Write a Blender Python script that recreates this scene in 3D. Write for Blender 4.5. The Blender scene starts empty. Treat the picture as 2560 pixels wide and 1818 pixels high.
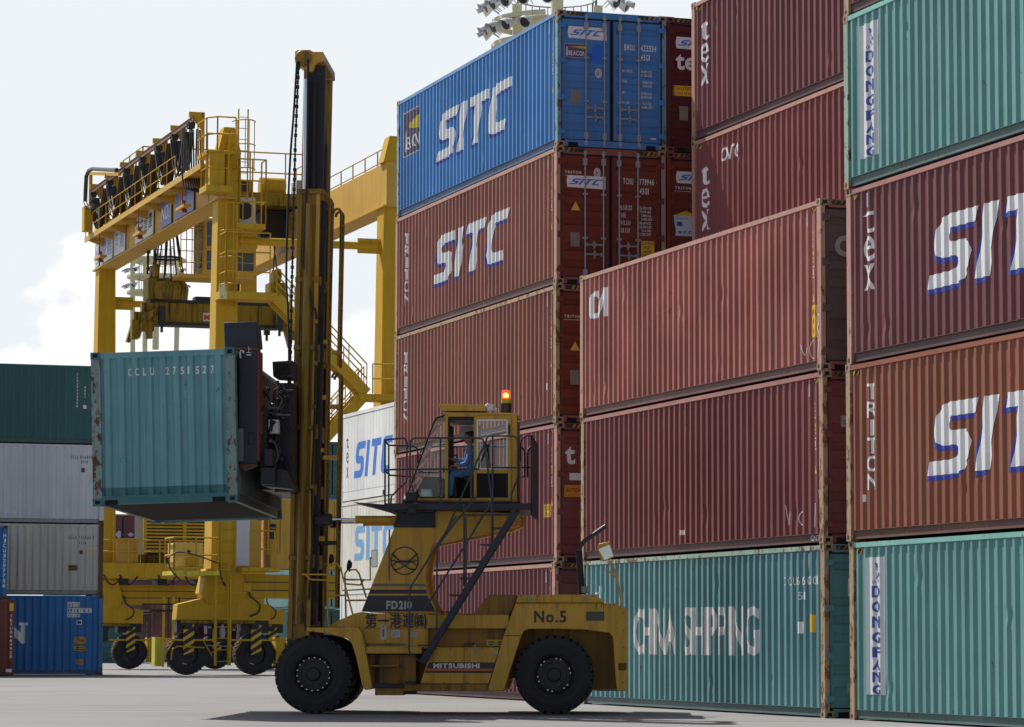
import bpy, bmesh, math, random
from mathutils import Vector, Matrix, Euler
random.seed(7)
S = bpy.context.scene
COL = S.collection
# ------------------------------------------------------------------ camera, sky, sun, exposure
PITCH, ROLL, CAMH, FPX = 0.0870, 0.0024, 1.2587, 7962.6
cam_d = bpy.data.cameras.new('camera'); cam = bpy.data.objects.new('camera', cam_d); COL.objects.link(cam)
cam_d.sensor_width = 36.0; cam_d.lens = FPX / 2560 * 36.0; cam_d.clip_start = 0.5; cam_d.clip_end = 6000
CAMROT = Matrix.Rotation(math.pi/2 + PITCH, 3, 'X') @ Matrix.Rotation(ROLL, 3, 'Z')
cam.matrix_world = Matrix.Translation((0, 0, CAMH)) @ CAMROT.to_4x4()
S.camera = cam
S.render.resolution_x, S.render.resolution_y = 1024, 727
S.view_settings.view_transform = 'Standard'; S.view_settings.look = 'None'
S.view_settings.exposure = 0.25; S.view_settings.gamma = 1.0; S.view_settings.use_curve_mapping = False

SUN_EL, SUN_AZ = math.radians(50), math.radians(-44)      # azimuth clockwise from +Y
sdir = Vector((math.sin(SUN_AZ)*math.cos(SUN_EL), math.cos(SUN_AZ)*math.cos(SUN_EL), math.sin(SUN_EL)))
ld = bpy.data.lights.new('sun', 'SUN'); ld.energy = 5.0; ld.angle = math.radians(0.5); ld.color = (1.0, 0.955, 0.88)
sun = bpy.data.objects.new('sun', ld); COL.objects.link(sun)
sun.rotation_euler = (-sdir).to_track_quat('-Z', 'Y').to_euler(); sun.location = (-30, 60, 60)

W = bpy.data.worlds.new('World'); S.world = W; W.use_nodes = True
nt = W.node_tree; nt.nodes.clear()
def N(nt, t, **k):
    n = nt.nodes.new(t)
    for a, b in k.items():
        if a.startswith('i_'):
            n.inputs[a[2:].replace('_', ' ')].default_value = b
        else: setattr(n, a, b)
    return n
out = N(nt, 'ShaderNodeOutputWorld'); bg = N(nt, 'ShaderNodeBackground'); bg.inputs['Strength'].default_value = 0.07
sky = N(nt, 'ShaderNodeTexSky', sky_type='NISHITA'); sky.sun_disc = False
sky.sun_elevation = SUN_EL; sky.sun_rotation = SUN_AZ; sky.air_density = 1.0; sky.dust_density = 2.5; sky.ozone_density = 1.0
tc = N(nt, 'ShaderNodeTexCoord'); sep = N(nt, 'ShaderNodeSeparateXYZ'); nt.links.new(tc.outputs['Generated'], sep.inputs[0])
# thin high cloud veil: dense round the sun's side, thinner elsewhere, with heaped clouds low down
mp = N(nt, 'ShaderNodeMapping'); mp.inputs['Scale'].default_value = (5, 5, 14); nt.links.new(tc.outputs['Generated'], mp.inputs[0])
n1 = N(nt, 'ShaderNodeTexNoise', i_Scale=1.1, i_Detail=7.0, i_Roughness=0.55); nt.links.new(mp.outputs[0], n1.inputs['Vector'])
veil = N(nt, 'ShaderNodeMapRange'); nt.links.new(sep.outputs['Y'], veil.inputs['Value'])
for k, v in (('From Min', -0.2), ('From Max', 0.9), ('To Min', 0.0), ('To Max', 0.92)): veil.inputs[k].default_value = v
vn = N(nt, 'ShaderNodeMath', operation='MULTIPLY_ADD'); nt.links.new(n1.outputs['Fac'], vn.inputs[0]); vn.inputs[1].default_value = 0.25; nt.links.new(veil.outputs[0], vn.inputs[2]); vn.use_clamp = True
zf = N(nt, 'ShaderNodeMapRange', interpolation_type='SMOOTHSTEP'); nt.links.new(sep.outputs['Z'], zf.inputs['Value'])
for k, v in (('From Min', 0.21), ('From Max', 0.52), ('To Min', 1.0), ('To Max', 0.12)): zf.inputs[k].default_value = v
vz = N(nt, 'ShaderNodeMath', operation='MULTIPLY'); nt.links.new(vn.outputs[0], vz.inputs[0]); nt.links.new(zf.outputs[0], vz.inputs[1]); vn = vz
cs = N(nt, 'ShaderNodeMix', data_type='RGBA'); cs.inputs['B'].default_value = (10.35, 10.85, 11.35, 1)
nt.links.new(vn.outputs[0], cs.inputs['Factor']); nt.links.new(sky.outputs[0], cs.inputs['A'])
mp2 = N(nt, 'ShaderNodeMapping'); mp2.inputs['Scale'].default_value = (9, 9, 15); mp2.inputs['Location'].default_value = (3.1, 0.4, 0.35); nt.links.new(tc.outputs['Generated'], mp2.inputs[0])
n2 = N(nt, 'ShaderNodeTexNoise', i_Scale=1.6, i_Detail=9.0, i_Roughness=0.52); nt.links.new(mp2.outputs[0], n2.inputs['Vector'])
low = N(nt, 'ShaderNodeMapRange'); nt.links.new(sep.outputs['Z'], low.inputs['Value'])
for k, v in (('From Min', 0.085), ('From Max', 0.155), ('To Min', 0.21), ('To Max', -0.30)): low.inputs[k].default_value = v
cl = N(nt, 'ShaderNodeMath', operation='ADD'); nt.links.new(n2.outputs['Fac'], cl.inputs[0]); nt.links.new(low.outputs[0], cl.inputs[1])
cr = N(nt, 'ShaderNodeMapRange', interpolation_type='SMOOTHSTEP'); nt.links.new(cl.outputs[0], cr.inputs['Value'])
for k, v in (('From Min', 0.54), ('From Max', 0.60), ('To Min', 0.0), ('To Max', 0.9)): cr.inputs[k].default_value = v
cs2 = N(nt, 'ShaderNodeMix', data_type='RGBA'); cs2.inputs['B'].default_value = (12.9, 12.9, 12.9, 1)
nt.links.new(cr.outputs[0], cs2.inputs['Factor']); nt.links.new(cs.outputs['Result'], cs2.inputs['A'])
nt.links.new(cs2.outputs['Result'], bg.inputs['Color']); nt.links.new(bg.outputs[0], out.inputs[0])

# ------------------------------------------------------------------ helpers
def tag(o, label=None, cat=None, group=None, kind=None):
    if label: o['label'] = label
    if cat: o['category'] = cat
    if group: o['group'] = group
    if kind: o['kind'] = kind
    return o
def empty(name, label=None, cat=None, group=None, M=None, parent=None):
    o = bpy.data.objects.new(name, None); COL.objects.link(o); o.empty_display_size = 0.3
    if parent: o.parent = parent
    if M is not None: o.matrix_basis = M
    return tag(o, label, cat, group)
def dup(o, parent=None):
    c = o.copy(); COL.objects.link(c); c.parent = parent
    for ch in list(o.children): dup(ch, c)
    return c
def link(name, me, mats, parent=None, M=None):
    o = bpy.data.objects.new(name, me); COL.objects.link(o)
    if parent: o.parent = parent
    if M is not None: o.matrix_basis = M
    if not isinstance(mats, (list, tuple)): mats = [mats]
    if len(me.materials) == 0:
        for m in mats: me.materials.append(m)
    else:
        for i, m in enumerate(mats):
            o.material_slots[i].link = 'OBJECT'; o.material_slots[i].material = m
    return o

class MB:
    def __init__(s): s.v = []; s.f = []; s.mi = []; s.cur = 0
    def add(s, vs, fs):
        b = len(s.v); s.v += [tuple(v) for v in vs]
        for f in fs: s.f.append([b + i for i in f]); s.mi.append(s.cur)
    def box(s, x0, y0, z0, x1, y1, z1, M=None):
        vs = [Vector((x, y, z)) for z in (z0, z1) for y in (y0, y1) for x in (x0, x1)]
        if M: vs = [M @ v for v in vs]
        s.add(vs, [(0, 2, 3, 1), (4, 5, 7, 6), (0, 1, 5, 4), (2, 6, 7, 3), (0, 4, 6, 2), (1, 3, 7, 5)])
    def frus(s, c0, h0, c1, h1):      # tapered box between two rectangles (centre, half sizes) along z
        vs = []
        for c, h in ((c0, h0), (c1, h1)):
            vs += [(c[0]-h[0], c[1]-h[1], c[2]), (c[0]+h[0], c[1]-h[1], c[2]), (c[0]+h[0], c[1]+h[1], c[2]), (c[0]-h[0], c[1]+h[1], c[2])]
        s.add(vs, [(3, 2, 1, 0), (4, 5, 6, 7), (0, 1, 5, 4), (1, 2, 6, 5), (2, 3, 7, 6), (3, 0, 4, 7)])
    def beam(s, p, q, w, h, up=(0, 0, 1)):
        p, q = Vector(p), Vector(q); d = (q - p).normalized(); up = Vector(up)
        if abs(d.dot(up)) > 0.98: up = Vector((0, 1, 0))
        r = d.cross(up).normalized(); u = r.cross(d).normalized()
        vs = [e + r*a*w/2 + u*b*h/2 for e in (p, q) for a, b in ((-1, -1), (1, -1), (1, 1), (-1, 1))]
        s.add(vs, [(3, 2, 1, 0), (4, 5, 6, 7), (0, 1, 5, 4), (1, 2, 6, 5), (2, 3, 7, 6), (3, 0, 4, 7)])
    def tube(s, pts, r, n=8, cap=True, r1=None):
        pts = [Vector(p) for p in pts]; m = len(pts); base = len(s.v); prev = None
        for i, p in enumerate(pts):
            if i == 0: d = pts[1] - p
            elif i == m-1: d = p - pts[-2]
            else: d = (pts[i+1]-p).normalized() + (p-pts[i-1]).normalized()
            if d.length < 1e-9: d = Vector((0, 0, 1))
            d.normalize()
            if prev is None:
                a = Vector((0, 0, 1)) if abs(d.z) < 0.9 else Vector((1, 0, 0))
            else: a = prev
            x = (a - d*a.dot(d)).normalized(); prev = x; y = d.cross(x)
            rr = r if r1 is None else r + (r1-r)*i/(m-1)
            for k in range(n):
                t = 2*math.pi*k/n; s.v.append(tuple(p + x*math.cos(t)*rr + y*math.sin(t)*rr))
        for i in range(m-1):
            for k in range(n):
                a = base+i*n+k; b = base+i*n+(k+1) % n
                s.f.append([a, b, b+n, a+n]); s.mi.append(s.cur)
        if cap:
            s.f.append([base+k for k in reversed(range(n))]); s.mi.append(s.cur)
            s.f.append([base+(m-1)*n+k for k in range(n)]); s.mi.append(s.cur)
    def cyl(s, p, q, r, n=16, r1=None): s.tube([p, q], r, n, True, r1)
    def prism(s, poly, c0, c1, axis='Y'):   # poly in (x,z) extruded in y (or (x,y) in z; (y,z) in x)
        n = len(poly)
        def mk(a, b, c): return (a, c, b) if axis == 'Y' else ((a, b, c) if axis == 'Z' else (c, a, b))
        vs = [mk(a, b, c0) for a, b in poly] + [mk(a, b, c1) for a, b in poly]
        s.add(vs, [list(range(n)), list(range(2*n-1, n-1, -1))] + [(i, i+n, (i+1) % n + n, (i+1) % n) for i in range(n)])
    def lathe(s, prof, c, axis, n=32, close=True):   # prof list of (r, along)
        c = Vector(c); ax = Vector(axis).normalized(); a = Vector((0, 0, 1)) if abs(ax.z) < 0.9 else Vector((1, 0, 0))
        x = ax.cross(a).normalized(); y = ax.cross(x); base = len(s.v); m = len(prof)
        for r, h in prof:
            for k in range(n):
                t = 2*math.pi*k/n; s.v.append(tuple(c + ax*h + x*math.cos(t)*r + y*math.sin(t)*r))
        for i in range(m-1):
            for k in range(n):
                a_ = base+i*n+k; b_ = base+i*n+(k+1) % n
                s.f.append([a_, b_, b_+n, a_+n]); s.mi.append(s.cur)
        if close:
            s.f.append([base+k for k in reversed(range(n))]); s.mi.append(s.cur)
            s.f.append([base+(m-1)*n+k for k in range(n)]); s.mi.append(s.cur)
    def mesh(s, name, sharp=35, fix=True):
        me = bpy.data.meshes.new(name); me.from_pydata(s.v, [], s.f)
        if any(s.mi): me.polygons.foreach_set('material_index', s.mi)
        if fix:
            bm = bmesh.new(); bm.from_mesh(me); bmesh.ops.recalc_face_normals(bm, faces=bm.faces); bm.to_mesh(me); bm.free()
        me.polygons.foreach_set('use_smooth', [True]*len(me.polygons))
        me.set_sharp_from_angle(angle=math.radians(sharp)); me.update()
        return me
    def build(s, name, mats, parent=None, M=None, bevel=0, sharp=35, fix=True, label=None):
        o = link(name, s.mesh(name, sharp, fix), mats, parent, M)
        if bevel:
            b = o.modifiers.new('bevel', 'BEVEL'); b.width = bevel; b.segments = 2; b.limit_method = 'ANGLE'; b.angle_limit = math.radians(40)
        if label: o['label'] = label
        return o
def smooth(pts, n=5):
    P = [Vector(p) for p in pts]
    if len(P) < 3: return P
    P = [2*P[0]-P[1]] + P + [2*P[-1]-P[-2]]; out_ = []
    for i in range(1, len(P)-2):
        for k in range(n):
            t = k/n; a, b, c, d = P[i-1:i+3]
            out_.append(0.5*((2*b) + (c-a)*t + (2*a-5*b+4*c-d)*t*t + (3*b-a-3*c+d)*t**3))
    return out_ + [P[-2]]
def arc(cx, cz, r, a0, a1, n=6): return [(cx + r*math.cos(math.radians(a0+(a1-a0)*i/n)), cz + r*math.sin(math.radians(a0+(a1-a0)*i/n))) for i in range(n+1)]

# ------------------------------------------------------------------ materials
MATS = {}; PRGB = {}
def new_mat(name):
    m = bpy.data.materials.new(name); m.use_nodes = True; t = m.node_tree
    b = t.nodes['Principled BSDF']; return m, t, b
def plain(name, rgb, rough=0.5, metal=0.0, var=0.15, scale=6.0, bump=0.0):
    if name in MATS: return MATS[name]
    m, t, b = new_mat(name); b.inputs['Roughness'].default_value = rough; b.inputs['Metallic'].default_value = metal
    tc = N(t, 'ShaderNodeTexCoord'); n = N(t, 'ShaderNodeTexNoise', i_Scale=scale, i_Detail=5.0, i_Roughness=0.6); t.links.new(tc.outputs['Object'], n.inputs['Vector'])
    r = N(t, 'ShaderNodeMix', data_type='RGBA')
    r.inputs['A'].default_value = tuple(c*(1-var) for c in rgb) + (1,); r.inputs['B'].default_value = tuple(min(1, c*(1+var)) for c in rgb) + (1,)
    t.links.new(n.outputs['Fac'], r.inputs['Factor']); t.links.new(r.outputs['Result'], b.inputs['Base Color'])
    if bump:
        bp = N(t, 'ShaderNodeBump', i_Strength=bump, i_Distance=0.02); t.links.new(n.outputs['Fac'], bp.inputs['Height']); t.links.new(bp.outputs[0], b.inputs['Normal'])
    MATS[name] = m; return m
def paint(name, rgb, rust=0.3, fade=0.25, streak=0.3, rough=0.55, seed=0, rustc=(0.13, 0.055, 0.03), bump=0.12, dirtc=None, spec=0.28):
    """weathered sheet-metal paint: chalky fading, run-off streaks, chips and rust"""
    if name in MATS: return MATS[name]
    m, t, b = new_mat(name); L = t.links.new; PRGB[name] = rgb
    b.inputs['Specular IOR Level'].default_value = spec
    tc = N(t, 'ShaderNodeTexCoord'); off = N(t, 'ShaderNodeMapping'); off.inputs['Location'].default_value = (seed*3.7, seed*1.9, seed*2.3); L(tc.outputs['Object'], off.inputs[0])
    big = N(t, 'ShaderNodeTexNoise', i_Scale=0.55, i_Detail=4.0, i_Roughness=0.6); L(off.outputs[0], big.inputs['Vector'])
    r1 = N(t, 'ShaderNodeMapRange'); L(big.outputs['Fac'], r1.inputs['Value']); r1.inputs['From Min'].default_value = 0.35; r1.inputs['From Max'].default_value = 0.65
    fad = tuple(min(1, c*(1+fade*1.6) + fade*0.06) for c in rgb) + (1,)
    m1 = N(t, 'ShaderNodeMix', data_type='RGBA'); m1.inputs['A'].default_value = tuple(rgb)+(1,); m1.inputs['B'].default_value = fad
    f1 = N(t, 'ShaderNodeMath', operation='MULTIPLY'); L(r1.outputs[0], f1.inputs[0]); f1.inputs[1].default_value = 0.75; L(f1.outputs[0], m1.inputs['Factor'])
    if name.startswith('paint_'):      # side made of separate welded sheets, each faded a little differently
        sx = N(t, 'ShaderNodeSeparateXYZ'); L(off.outputs[0], sx.inputs[0]); fl_ = N(t, 'ShaderNodeMath', operation='MULTIPLY_ADD'); L(sx.outputs['X'], fl_.inputs[0]); fl_.inputs[1].default_value = 0.91; fl_.inputs[2].default_value = 0.5
        fl2 = N(t, 'ShaderNodeMath', operation='FLOOR'); L(fl_.outputs[0], fl2.inputs[0]); wn = N(t, 'ShaderNodeTexWhiteNoise', noise_dimensions='1D'); L(fl2.outputs[0], wn.inputs['W'])
        wr = N(t, 'ShaderNodeMapRange'); L(wn.outputs['Value'], wr.inputs['Value']); wr.inputs['To Min'].default_value = 0.88; wr.inputs['To Max'].default_value = 1.08
        m1b = N(t, 'ShaderNodeMix', data_type='RGBA', blend_type='MULTIPLY'); m1b.inputs['Factor'].default_value = 1.0; L(m1.outputs['Result'], m1b.inputs['A']); L(wr.outputs[0], m1b.inputs['B']); m1 = m1b
    sm = N(t, 'ShaderNodeMapping'); sm.inputs['Scale'].default_value = (7, 7, 0.45); L(off.outputs[0], sm.inputs[0])
    st = N(t, 'ShaderNodeTexNoise', i_Scale=1.0, i_Detail=6.0, i_Roughness=0.65); L(sm.outputs[0], st.inputs['Vector'])
    r2 = N(t, 'ShaderNodeMapRange'); L(st.outputs['Fac'], r2.inputs['Value']); r2.inputs['From Min'].default_value = 0.48; r2.inputs['From Max'].default_value = 0.75; r2.inputs['To Max'].default_value = streak
    dc = dirtc or tuple(c*0.45+0.02 for c in rgb)
    m2 = N(t, 'ShaderNodeMix', data_type='RGBA'); m2.inputs['B'].default_value = tuple(dc)+(1,); L(m1.outputs['Result'], m2.inputs['A']); L(r2.outputs[0], m2.inputs['Factor'])
    rm = N(t, 'ShaderNodeMapping'); rm.inputs['Scale'].default_value = (1, 1, 0.5); L(off.outputs[0], rm.inputs[0])
    rn = N(t, 'ShaderNodeTexNoise', i_Scale=9.0, i_Detail=8.0, i_Roughness=0.7); L(rm.outputs[0], rn.inputs['Vector'])
    rb = N(t, 'ShaderNodeMath', operation='MULTIPLY_ADD'); L(big.outputs['Fac'], rb.inputs[0]); rb.inputs[1].default_value = 0.35; L(rn.outputs['Fac'], rb.inputs[2])
    th = 0.98 - 0.36*rust
    r3 = N(t, 'ShaderNodeMapRange'); L(rb.outputs[0], r3.inputs['Value']); r3.inputs['From Min'].default_value = th-0.06; r3.inputs['From Max'].default_value = th-0.02
    m3 = N(t, 'ShaderNodeMix', data_type='RGBA'); m3.inputs['B'].default_value = tuple(rustc)+(1,); L(m2.outputs['Result'], m3.inputs['A']); L(r3.outputs[0], m3.inputs['Factor'])
    L(m3.outputs['Result'], b.inputs['Base Color'])
    rr = N(t, 'ShaderNodeMapRange'); L(rn.outputs['Fac'], rr.inputs['Value']); rr.inputs['To Min'].default_value = rough-0.12; rr.inputs['To Max'].default_value = min(1, rough+0.22); L(rr.outputs[0], b.inputs['Roughness'])
    if bump:
        bn = N(t, 'ShaderNodeTexNoise', i_Scale=1.7, i_Detail=2.0); L(off.outputs[0], bn.inputs['Vector'])
        bp = N(t, 'ShaderNodeBump', i_Strength=bump, i_Distance=0.035); L(bn.outputs['Fac'], bp.inputs['Height']); L(bp.outputs[0], b.inputs['Normal'])
    MATS[name] = m; return m

# ------------------------------------------------------------------ lettering (built-in font glyphs turned into flat meshes)
GL = {}
def glyph(ch, bold=0.0):
    k = (ch, bold)
    if k in GL: return GL[k]
    c = bpy.data.curves.new('g', 'FONT'); c.body = ch; c.size = 1.0; c.offset = bold; c.resolution_u = 3; c.fill_mode = 'BOTH'
    o = bpy.data.objects.new('g', c); COL.objects.link(o)
    dg = bpy.context.evaluated_depsgraph_get(); dg.update(); ev = o.evaluated_get(dg)
    me = ev.to_mesh(); vs = [(v.co.x, v.co.y) for v in me.vertices]; fs = [list(p.vertices) for p in me.polygons]; ev.to_mesh_clear()
    bpy.data.objects.remove(o); bpy.data.curves.remove(c)
    if vs: x0 = min(v[0] for v in vs); x1 = max(v[0] for v in vs)
    else: x0, x1 = 0, 0.3
    GL[k] = (vs, fs, x0, x1); return GL[k]
CAP = 0.729
class Flat:
    """flat painted shapes in (a, z) metres, laid later on a surface"""
    def __init__(s): s.v = []; s.f = []; s.mi = []
    def poly(s, pts, mi=0):
        b = len(s.v); s.v += [tuple(p) for p in pts]; s.f.append(list(range(b, b+len(pts)))); s.mi.append(mi); return s
    def rect(s, a0, z0, a1, z1, mi=0): return s.poly([(a0, z0), (a1, z0), (a1, z1), (a0, z1)], mi)
    def ring(s, ca, cz, r, w, mi=0, n=28, sx=1.0):
        for i in range(n):
            t, u = 2*math.pi*i/n, 2*math.pi*(i+1)/n
            s.poly([(ca+r*sx*math.cos(t), cz+r*math.sin(t)), (ca+(r-w)*sx*math.cos(t), cz+(r-w)*math.sin(t)), (ca+(r-w)*sx*math.cos(u), cz+(r-w)*math.sin(u)), (ca+r*sx*math.cos(u), cz+r*math.sin(u))][::-1], mi)
    def stroke(s, pts, w, mi=0):
        for p, q in zip(pts[:-1], pts[1:]):
            d = Vector((q[0]-p[0], q[1]-p[1])); n = Vector((-d.y, d.x)).normalized()*w/2; e = d.normalized()*w*0.25
            s.poly([(p[0]-e.x-n.x, p[1]-e.y-n.y), (q[0]+e.x-n.x, q[1]+e.y-n.y), (q[0]+e.x+n.x, q[1]+e.y+n.y), (p[0]-e.x+n.x, p[1]-e.y+n.y)], mi)
    def text(s, txt, a, z, h, w=None, gap=0.25, bold=0.0, shear=0.0, mi=0, total=None):
        """h = cap height; w = glyph width; baseline z, left a"""
        k = h/CAP; items = []; x = 0
        for ch in txt:
            if ch == ' ': x += (w or h*0.5)*0.75; continue
            vs, fs, x0, x1 = glyph(ch, bold); gw = (x1-x0)*k if w is None else (w if ch not in "1I.'," else w*(0.32 if ch != '1' else 0.5))
            sx = gw/max(x1-x0, 1e-3); items.append((vs, fs, x0, x, sx)); x += gw + gap*h
        x -= gap*h; f = 1.0 if total is None else total/max(x, 1e-6)
        for vs, fs, x0, xx, sx in items:
            b = len(s.v); s.v += [(a + f*(xx + (v[0]-x0)*sx) + shear*v[1]*k, z + v[1]*k) for v in vs]
            for q in fs: s.f.append([b+i for i in q]); s.mi.append(mi)
        return x*f
    def column(s, txt, a, z, h, w, gap=0.3, bold=0.0, mi=0):
        """upright letters stacked downwards from z; centred on a"""
        for ch in txt:
            if ch != ' ':
                vs, fs, x0, x1 = glyph(ch, bold); k = h/CAP if not ch.islower() else h/0.54
                ys = [v[1] for v in vs]; y0, y1 = min(ys), max(ys); sx = w/max(x1-x0, 1e-3); sy = h/(y1-y0)
                if ch in '1Il': sx *= 0.3
                b = len(s.v); s.v += [(a + (v[0]-(x0+x1)/2)*sx, z-h + (v[1]-y0)*sy) for v in vs]
                for q in fs: s.f.append([b+i for i in q]); s.mi.append(mi)
                z -= h*(1+gap)
            else: z -= h*0.7
        return z
    def lay(s, name, mats, parent, fn, cuts=(), label=None):
        """fn(a,z)->3D point; cuts: a-values of creases"""
        if not s.v: return
        bm = bmesh.new(); vv = [bm.verts.new((p[0], 0, p[1])) for p in s.v]
        for f, mi in zip(s.f, s.mi):
            try: q = bm.faces.new([vv[i] for i in f]); q.material_index = mi
            except ValueError: pass
        lo = min(p[0] for p in s.v); hi = max(p[0] for p in s.v)
        for c in cuts:
            if lo < c < hi:
                bmesh.ops.bisect_plane(bm, geom=bm.verts[:]+bm.edges[:]+bm.faces[:], plane_co=(c, 0, 0), plane_no=(1, 0, 0), dist=1e-5)
        bmesh.ops.split_edges(bm, edges=[])
        if len(bm.faces) and True: bmesh.ops.triangulate(bm, faces=[f for f in bm.faces if len(f.verts) > 4])
        for v in bm.verts:
            v.co = fn(v.co.x, v.co.z)
        me = bpy.data.meshes.new(name); bm.to_mesh(me); bm.free()
        o = link(name, me, mats, parent)
        if label: o['label'] = label
        return o
def wh(): return plain('white_marking', (0.72, 0.73, 0.74), 0.5, var=0.06, scale=20)
# ------------------------------------------------------------------ ground
m, t, b = new_mat('asphalt'); L = t.links.new
tc = N(t, 'ShaderNodeTexCoord')
a1 = N(t, 'ShaderNodeTexNoise', i_Scale=0.12, i_Detail=6.0, i_Roughness=0.6); L(tc.outputs['Object'], a1.inputs['Vector'])
am = N(t, 'ShaderNodeMapping'); am.inputs['Scale'].default_value = (0.25, 1.6, 1); am.inputs['Rotation'].default_value = (0, 0, 0.12); L(tc.outputs['Object'], am.inputs[0])
a2 = N(t, 'ShaderNodeTexNoise', i_Scale=0.8, i_Detail=7.0, i_Roughness=0.65); L(am.outputs[0], a2.inputs['Vector'])
a3 = N(t, 'ShaderNodeTexNoise', i_Scale=42.0, i_Detail=3.0); L(tc.outputs['Object'], a3.inputs['Vector'])
x1 = N(t, 'ShaderNodeMath', operation='ADD'); L(a1.outputs['Fac'], x1.inputs[0]); L(a2.outputs['Fac'], x1.inputs[1])
x2 = N(t, 'ShaderNodeMath', operation='MULTIPLY_ADD'); L(a3.outputs['Fac'], x2.inputs[0]); x2.inputs[1].default_value = 0.5; L(x1.outputs[0], x2.inputs[2])
sp_ = N(t, 'ShaderNodeTexVoronoi', i_Scale=0.9); L(tc.outputs['Object'], sp_.inputs['Vector'])
rp = N(t, 'ShaderNodeValToRGB'); rm = N(t, 'ShaderNodeMapRange'); L(x2.outputs[0], rm.inputs['Value']); rm.inputs['From Min'].default_value = 0.7; rm.inputs['From Max'].default_value = 1.75; L(rm.outputs[0], rp.inputs[0])
rp.color_ramp.elements[0].color = (0.155, 0.155, 0.16, 1); rp.color_ramp.elements[1].color = (0.285, 0.283, 0.278, 1)
spm = N(t, 'ShaderNodeMapRange'); L(sp_.outputs['Distance'], spm.inputs['Value']); spm.inputs['From Min'].default_value = 0.02; spm.inputs['From Max'].default_value = 0.06; spm.inputs['To Min'].default_value = 0.35; spm.inputs['To Max'].default_value = 1.0
wm = N(t, 'ShaderNodeMapping'); wm.inputs['Rotation'].default_value = (0, 0, 0.05); wm.inputs['Scale'].default_value = (0.02, 0.55, 1); L(tc.outputs['Object'], wm.inputs[0])
wn = N(t, 'ShaderNodeTexNoise', i_Scale=2.2, i_Detail=3.0, i_Distortion=0.6); L(wm.outputs[0], wn.inputs['Vector'])
wr = N(t, 'ShaderNodeMapRange'); L(wn.outputs['Fac'], wr.inputs['Value']); wr.inputs['From Min'].default_value = 0.50; wr.inputs['From Max'].default_value = 0.62; wr.inputs['To Min'].default_value = 1.0; wr.inputs['To Max'].default_value = 0.86
mu = N(t, 'ShaderNodeMath', operation='MULTIPLY'); L(spm.outputs[0], mu.inputs[0]); L(wr.outputs[0], mu.inputs[1])
mc = N(t, 'ShaderNodeMix', data_type='RGBA', blend_type='MULTIPLY'); mc.inputs['Factor'].default_value = 1.0; L(rp.outputs[0], mc.inputs['A']); L(mu.outputs[0], mc.inputs['B'])
L(mc.outputs['Result'], b.inputs['Base Color']); b.inputs['Roughness'].default_value = 0.9; b.inputs['Specular IOR Level'].default_value = 0.2
bp = N(t, 'ShaderNodeBump', i_Strength=0.4, i_Distance=0.01); L(a3.outputs['Fac'], bp.inputs['Height']); L(bp.outputs[0], b.inputs['Normal'])
g = MB(); n = 40
for j in range(n):      # one sheet, finer near the camera
    pass
g.add([(-1500, -60, 0), (1500, -60, 0), (1500, 3000, 0), (-1500, 3000, 0)], [(0, 1, 2, 3)])
tag(g.build('ground', m, fix=False), kind='structure')

# ------------------------------------------------------------------ the yard grid
TH = 0.3158
U = Vector((-math.sin(TH), math.cos(TH), 0)); V = Vector((math.cos(TH), math.sin(TH), 0))
def ST(s, t, z=0): return U*s + V*t + Vector((0, 0, z))
CW, HC, STD = 2.438, 2.896, 2.591
SIDE_Y = 0.010; DEP = 0.040
def corr(Lc):
    x0, x1 = 0.17, Lc-0.17; n = 43 if Lc > 9 else 21; p = (x1-x0)/n; br = [(x0, DEP)]
    for i in range(n):
        q = x0+i*p
        br += [(q+p*0.15, DEP), (q+p*0.38, 0), (q+p*0.63, 0), (q+p*0.86, DEP)]
    br += [(x1, DEP)]
    return br
def cdepth(br, a):
    if a <= br[0][0]: return br[0][1]
    for (a0, d0), (a1, d1) in zip(br[:-1], br[1:]):
        if a <= a1: return d0 + (d1-d0)*(a-a0)/max(a1-a0, 1e-6)
    return br[-1][1]
def zprof(Hc):     # door leaf bands (z, depth inwards)
    h = Hc-0.31; br = [(0.16, 0)]
    for f0, f1 in ((0.07, 0.13), (0.21, 0.27), (0.42, 0.475), (0.535, 0.59), (0.65, 0.705), (0.885, 0.93)):
        br += [(0.16+f0*h, 0), (0.16+f0*h+0.03, 0.028), (0.16+f1*h, 0.028), (0.16+f1*h+0.03, 0)]
    return br + [(Hc-0.15, 0)]
def eprof(reefer=False):     # blank end wall, across y
    br = [(0.16, 0.045)]; n = 9; p = (CW-0.32)/n
    for i in range(n):
        q = 0.16+i*p; br += [(q+p*0.20, 0.045), (q+p*0.34, 0.0), (q+p*0.72, 0.0), (q+p*0.86, 0.045)]
    return br + [(CW-0.16, 0.045)]
def dented(br, z0, z1, seed, nd, place, inward):
    """extruded profile with rows and a few knocks pushed into it"""
    rnd = random.Random(seed); rows = 26; pts = []
    dn = [(rnd.uniform(br[3][0], br[-3][0]), rnd.choice((z0+0.35, z0+0.5, z1-0.5, rnd.uniform(z0, z1))), rnd.uniform(0.10, 0.24), rnd.uniform(0.010, 0.026)) for _ in range(nd)]
    mb = MB(); n = len(br)
    for r in range(rows+1):
        z = z0+(z1-z0)*r/rows
        for (a, d) in br:
            e = 0; sh = 0
            for (da, dz, rr, dd) in dn:
                q = ((a-da)/rr)**2 + ((z-dz)/(rr*0.8))**2
                if q < 1 and 0 < r < rows: e += dd*(1-q); sh += 0.1*dd*(1-q)*math.sin(a*70+dz)
            mb.v.append(place(a+sh, d+e*inward, z))
    for r in range(rows):
        for i in range(n-1):
            a = r*n+i; mb.f.append([a, a+1, a+1+n, a+n]); mb.mi.append(0)
    return mb
MC = {}
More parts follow.
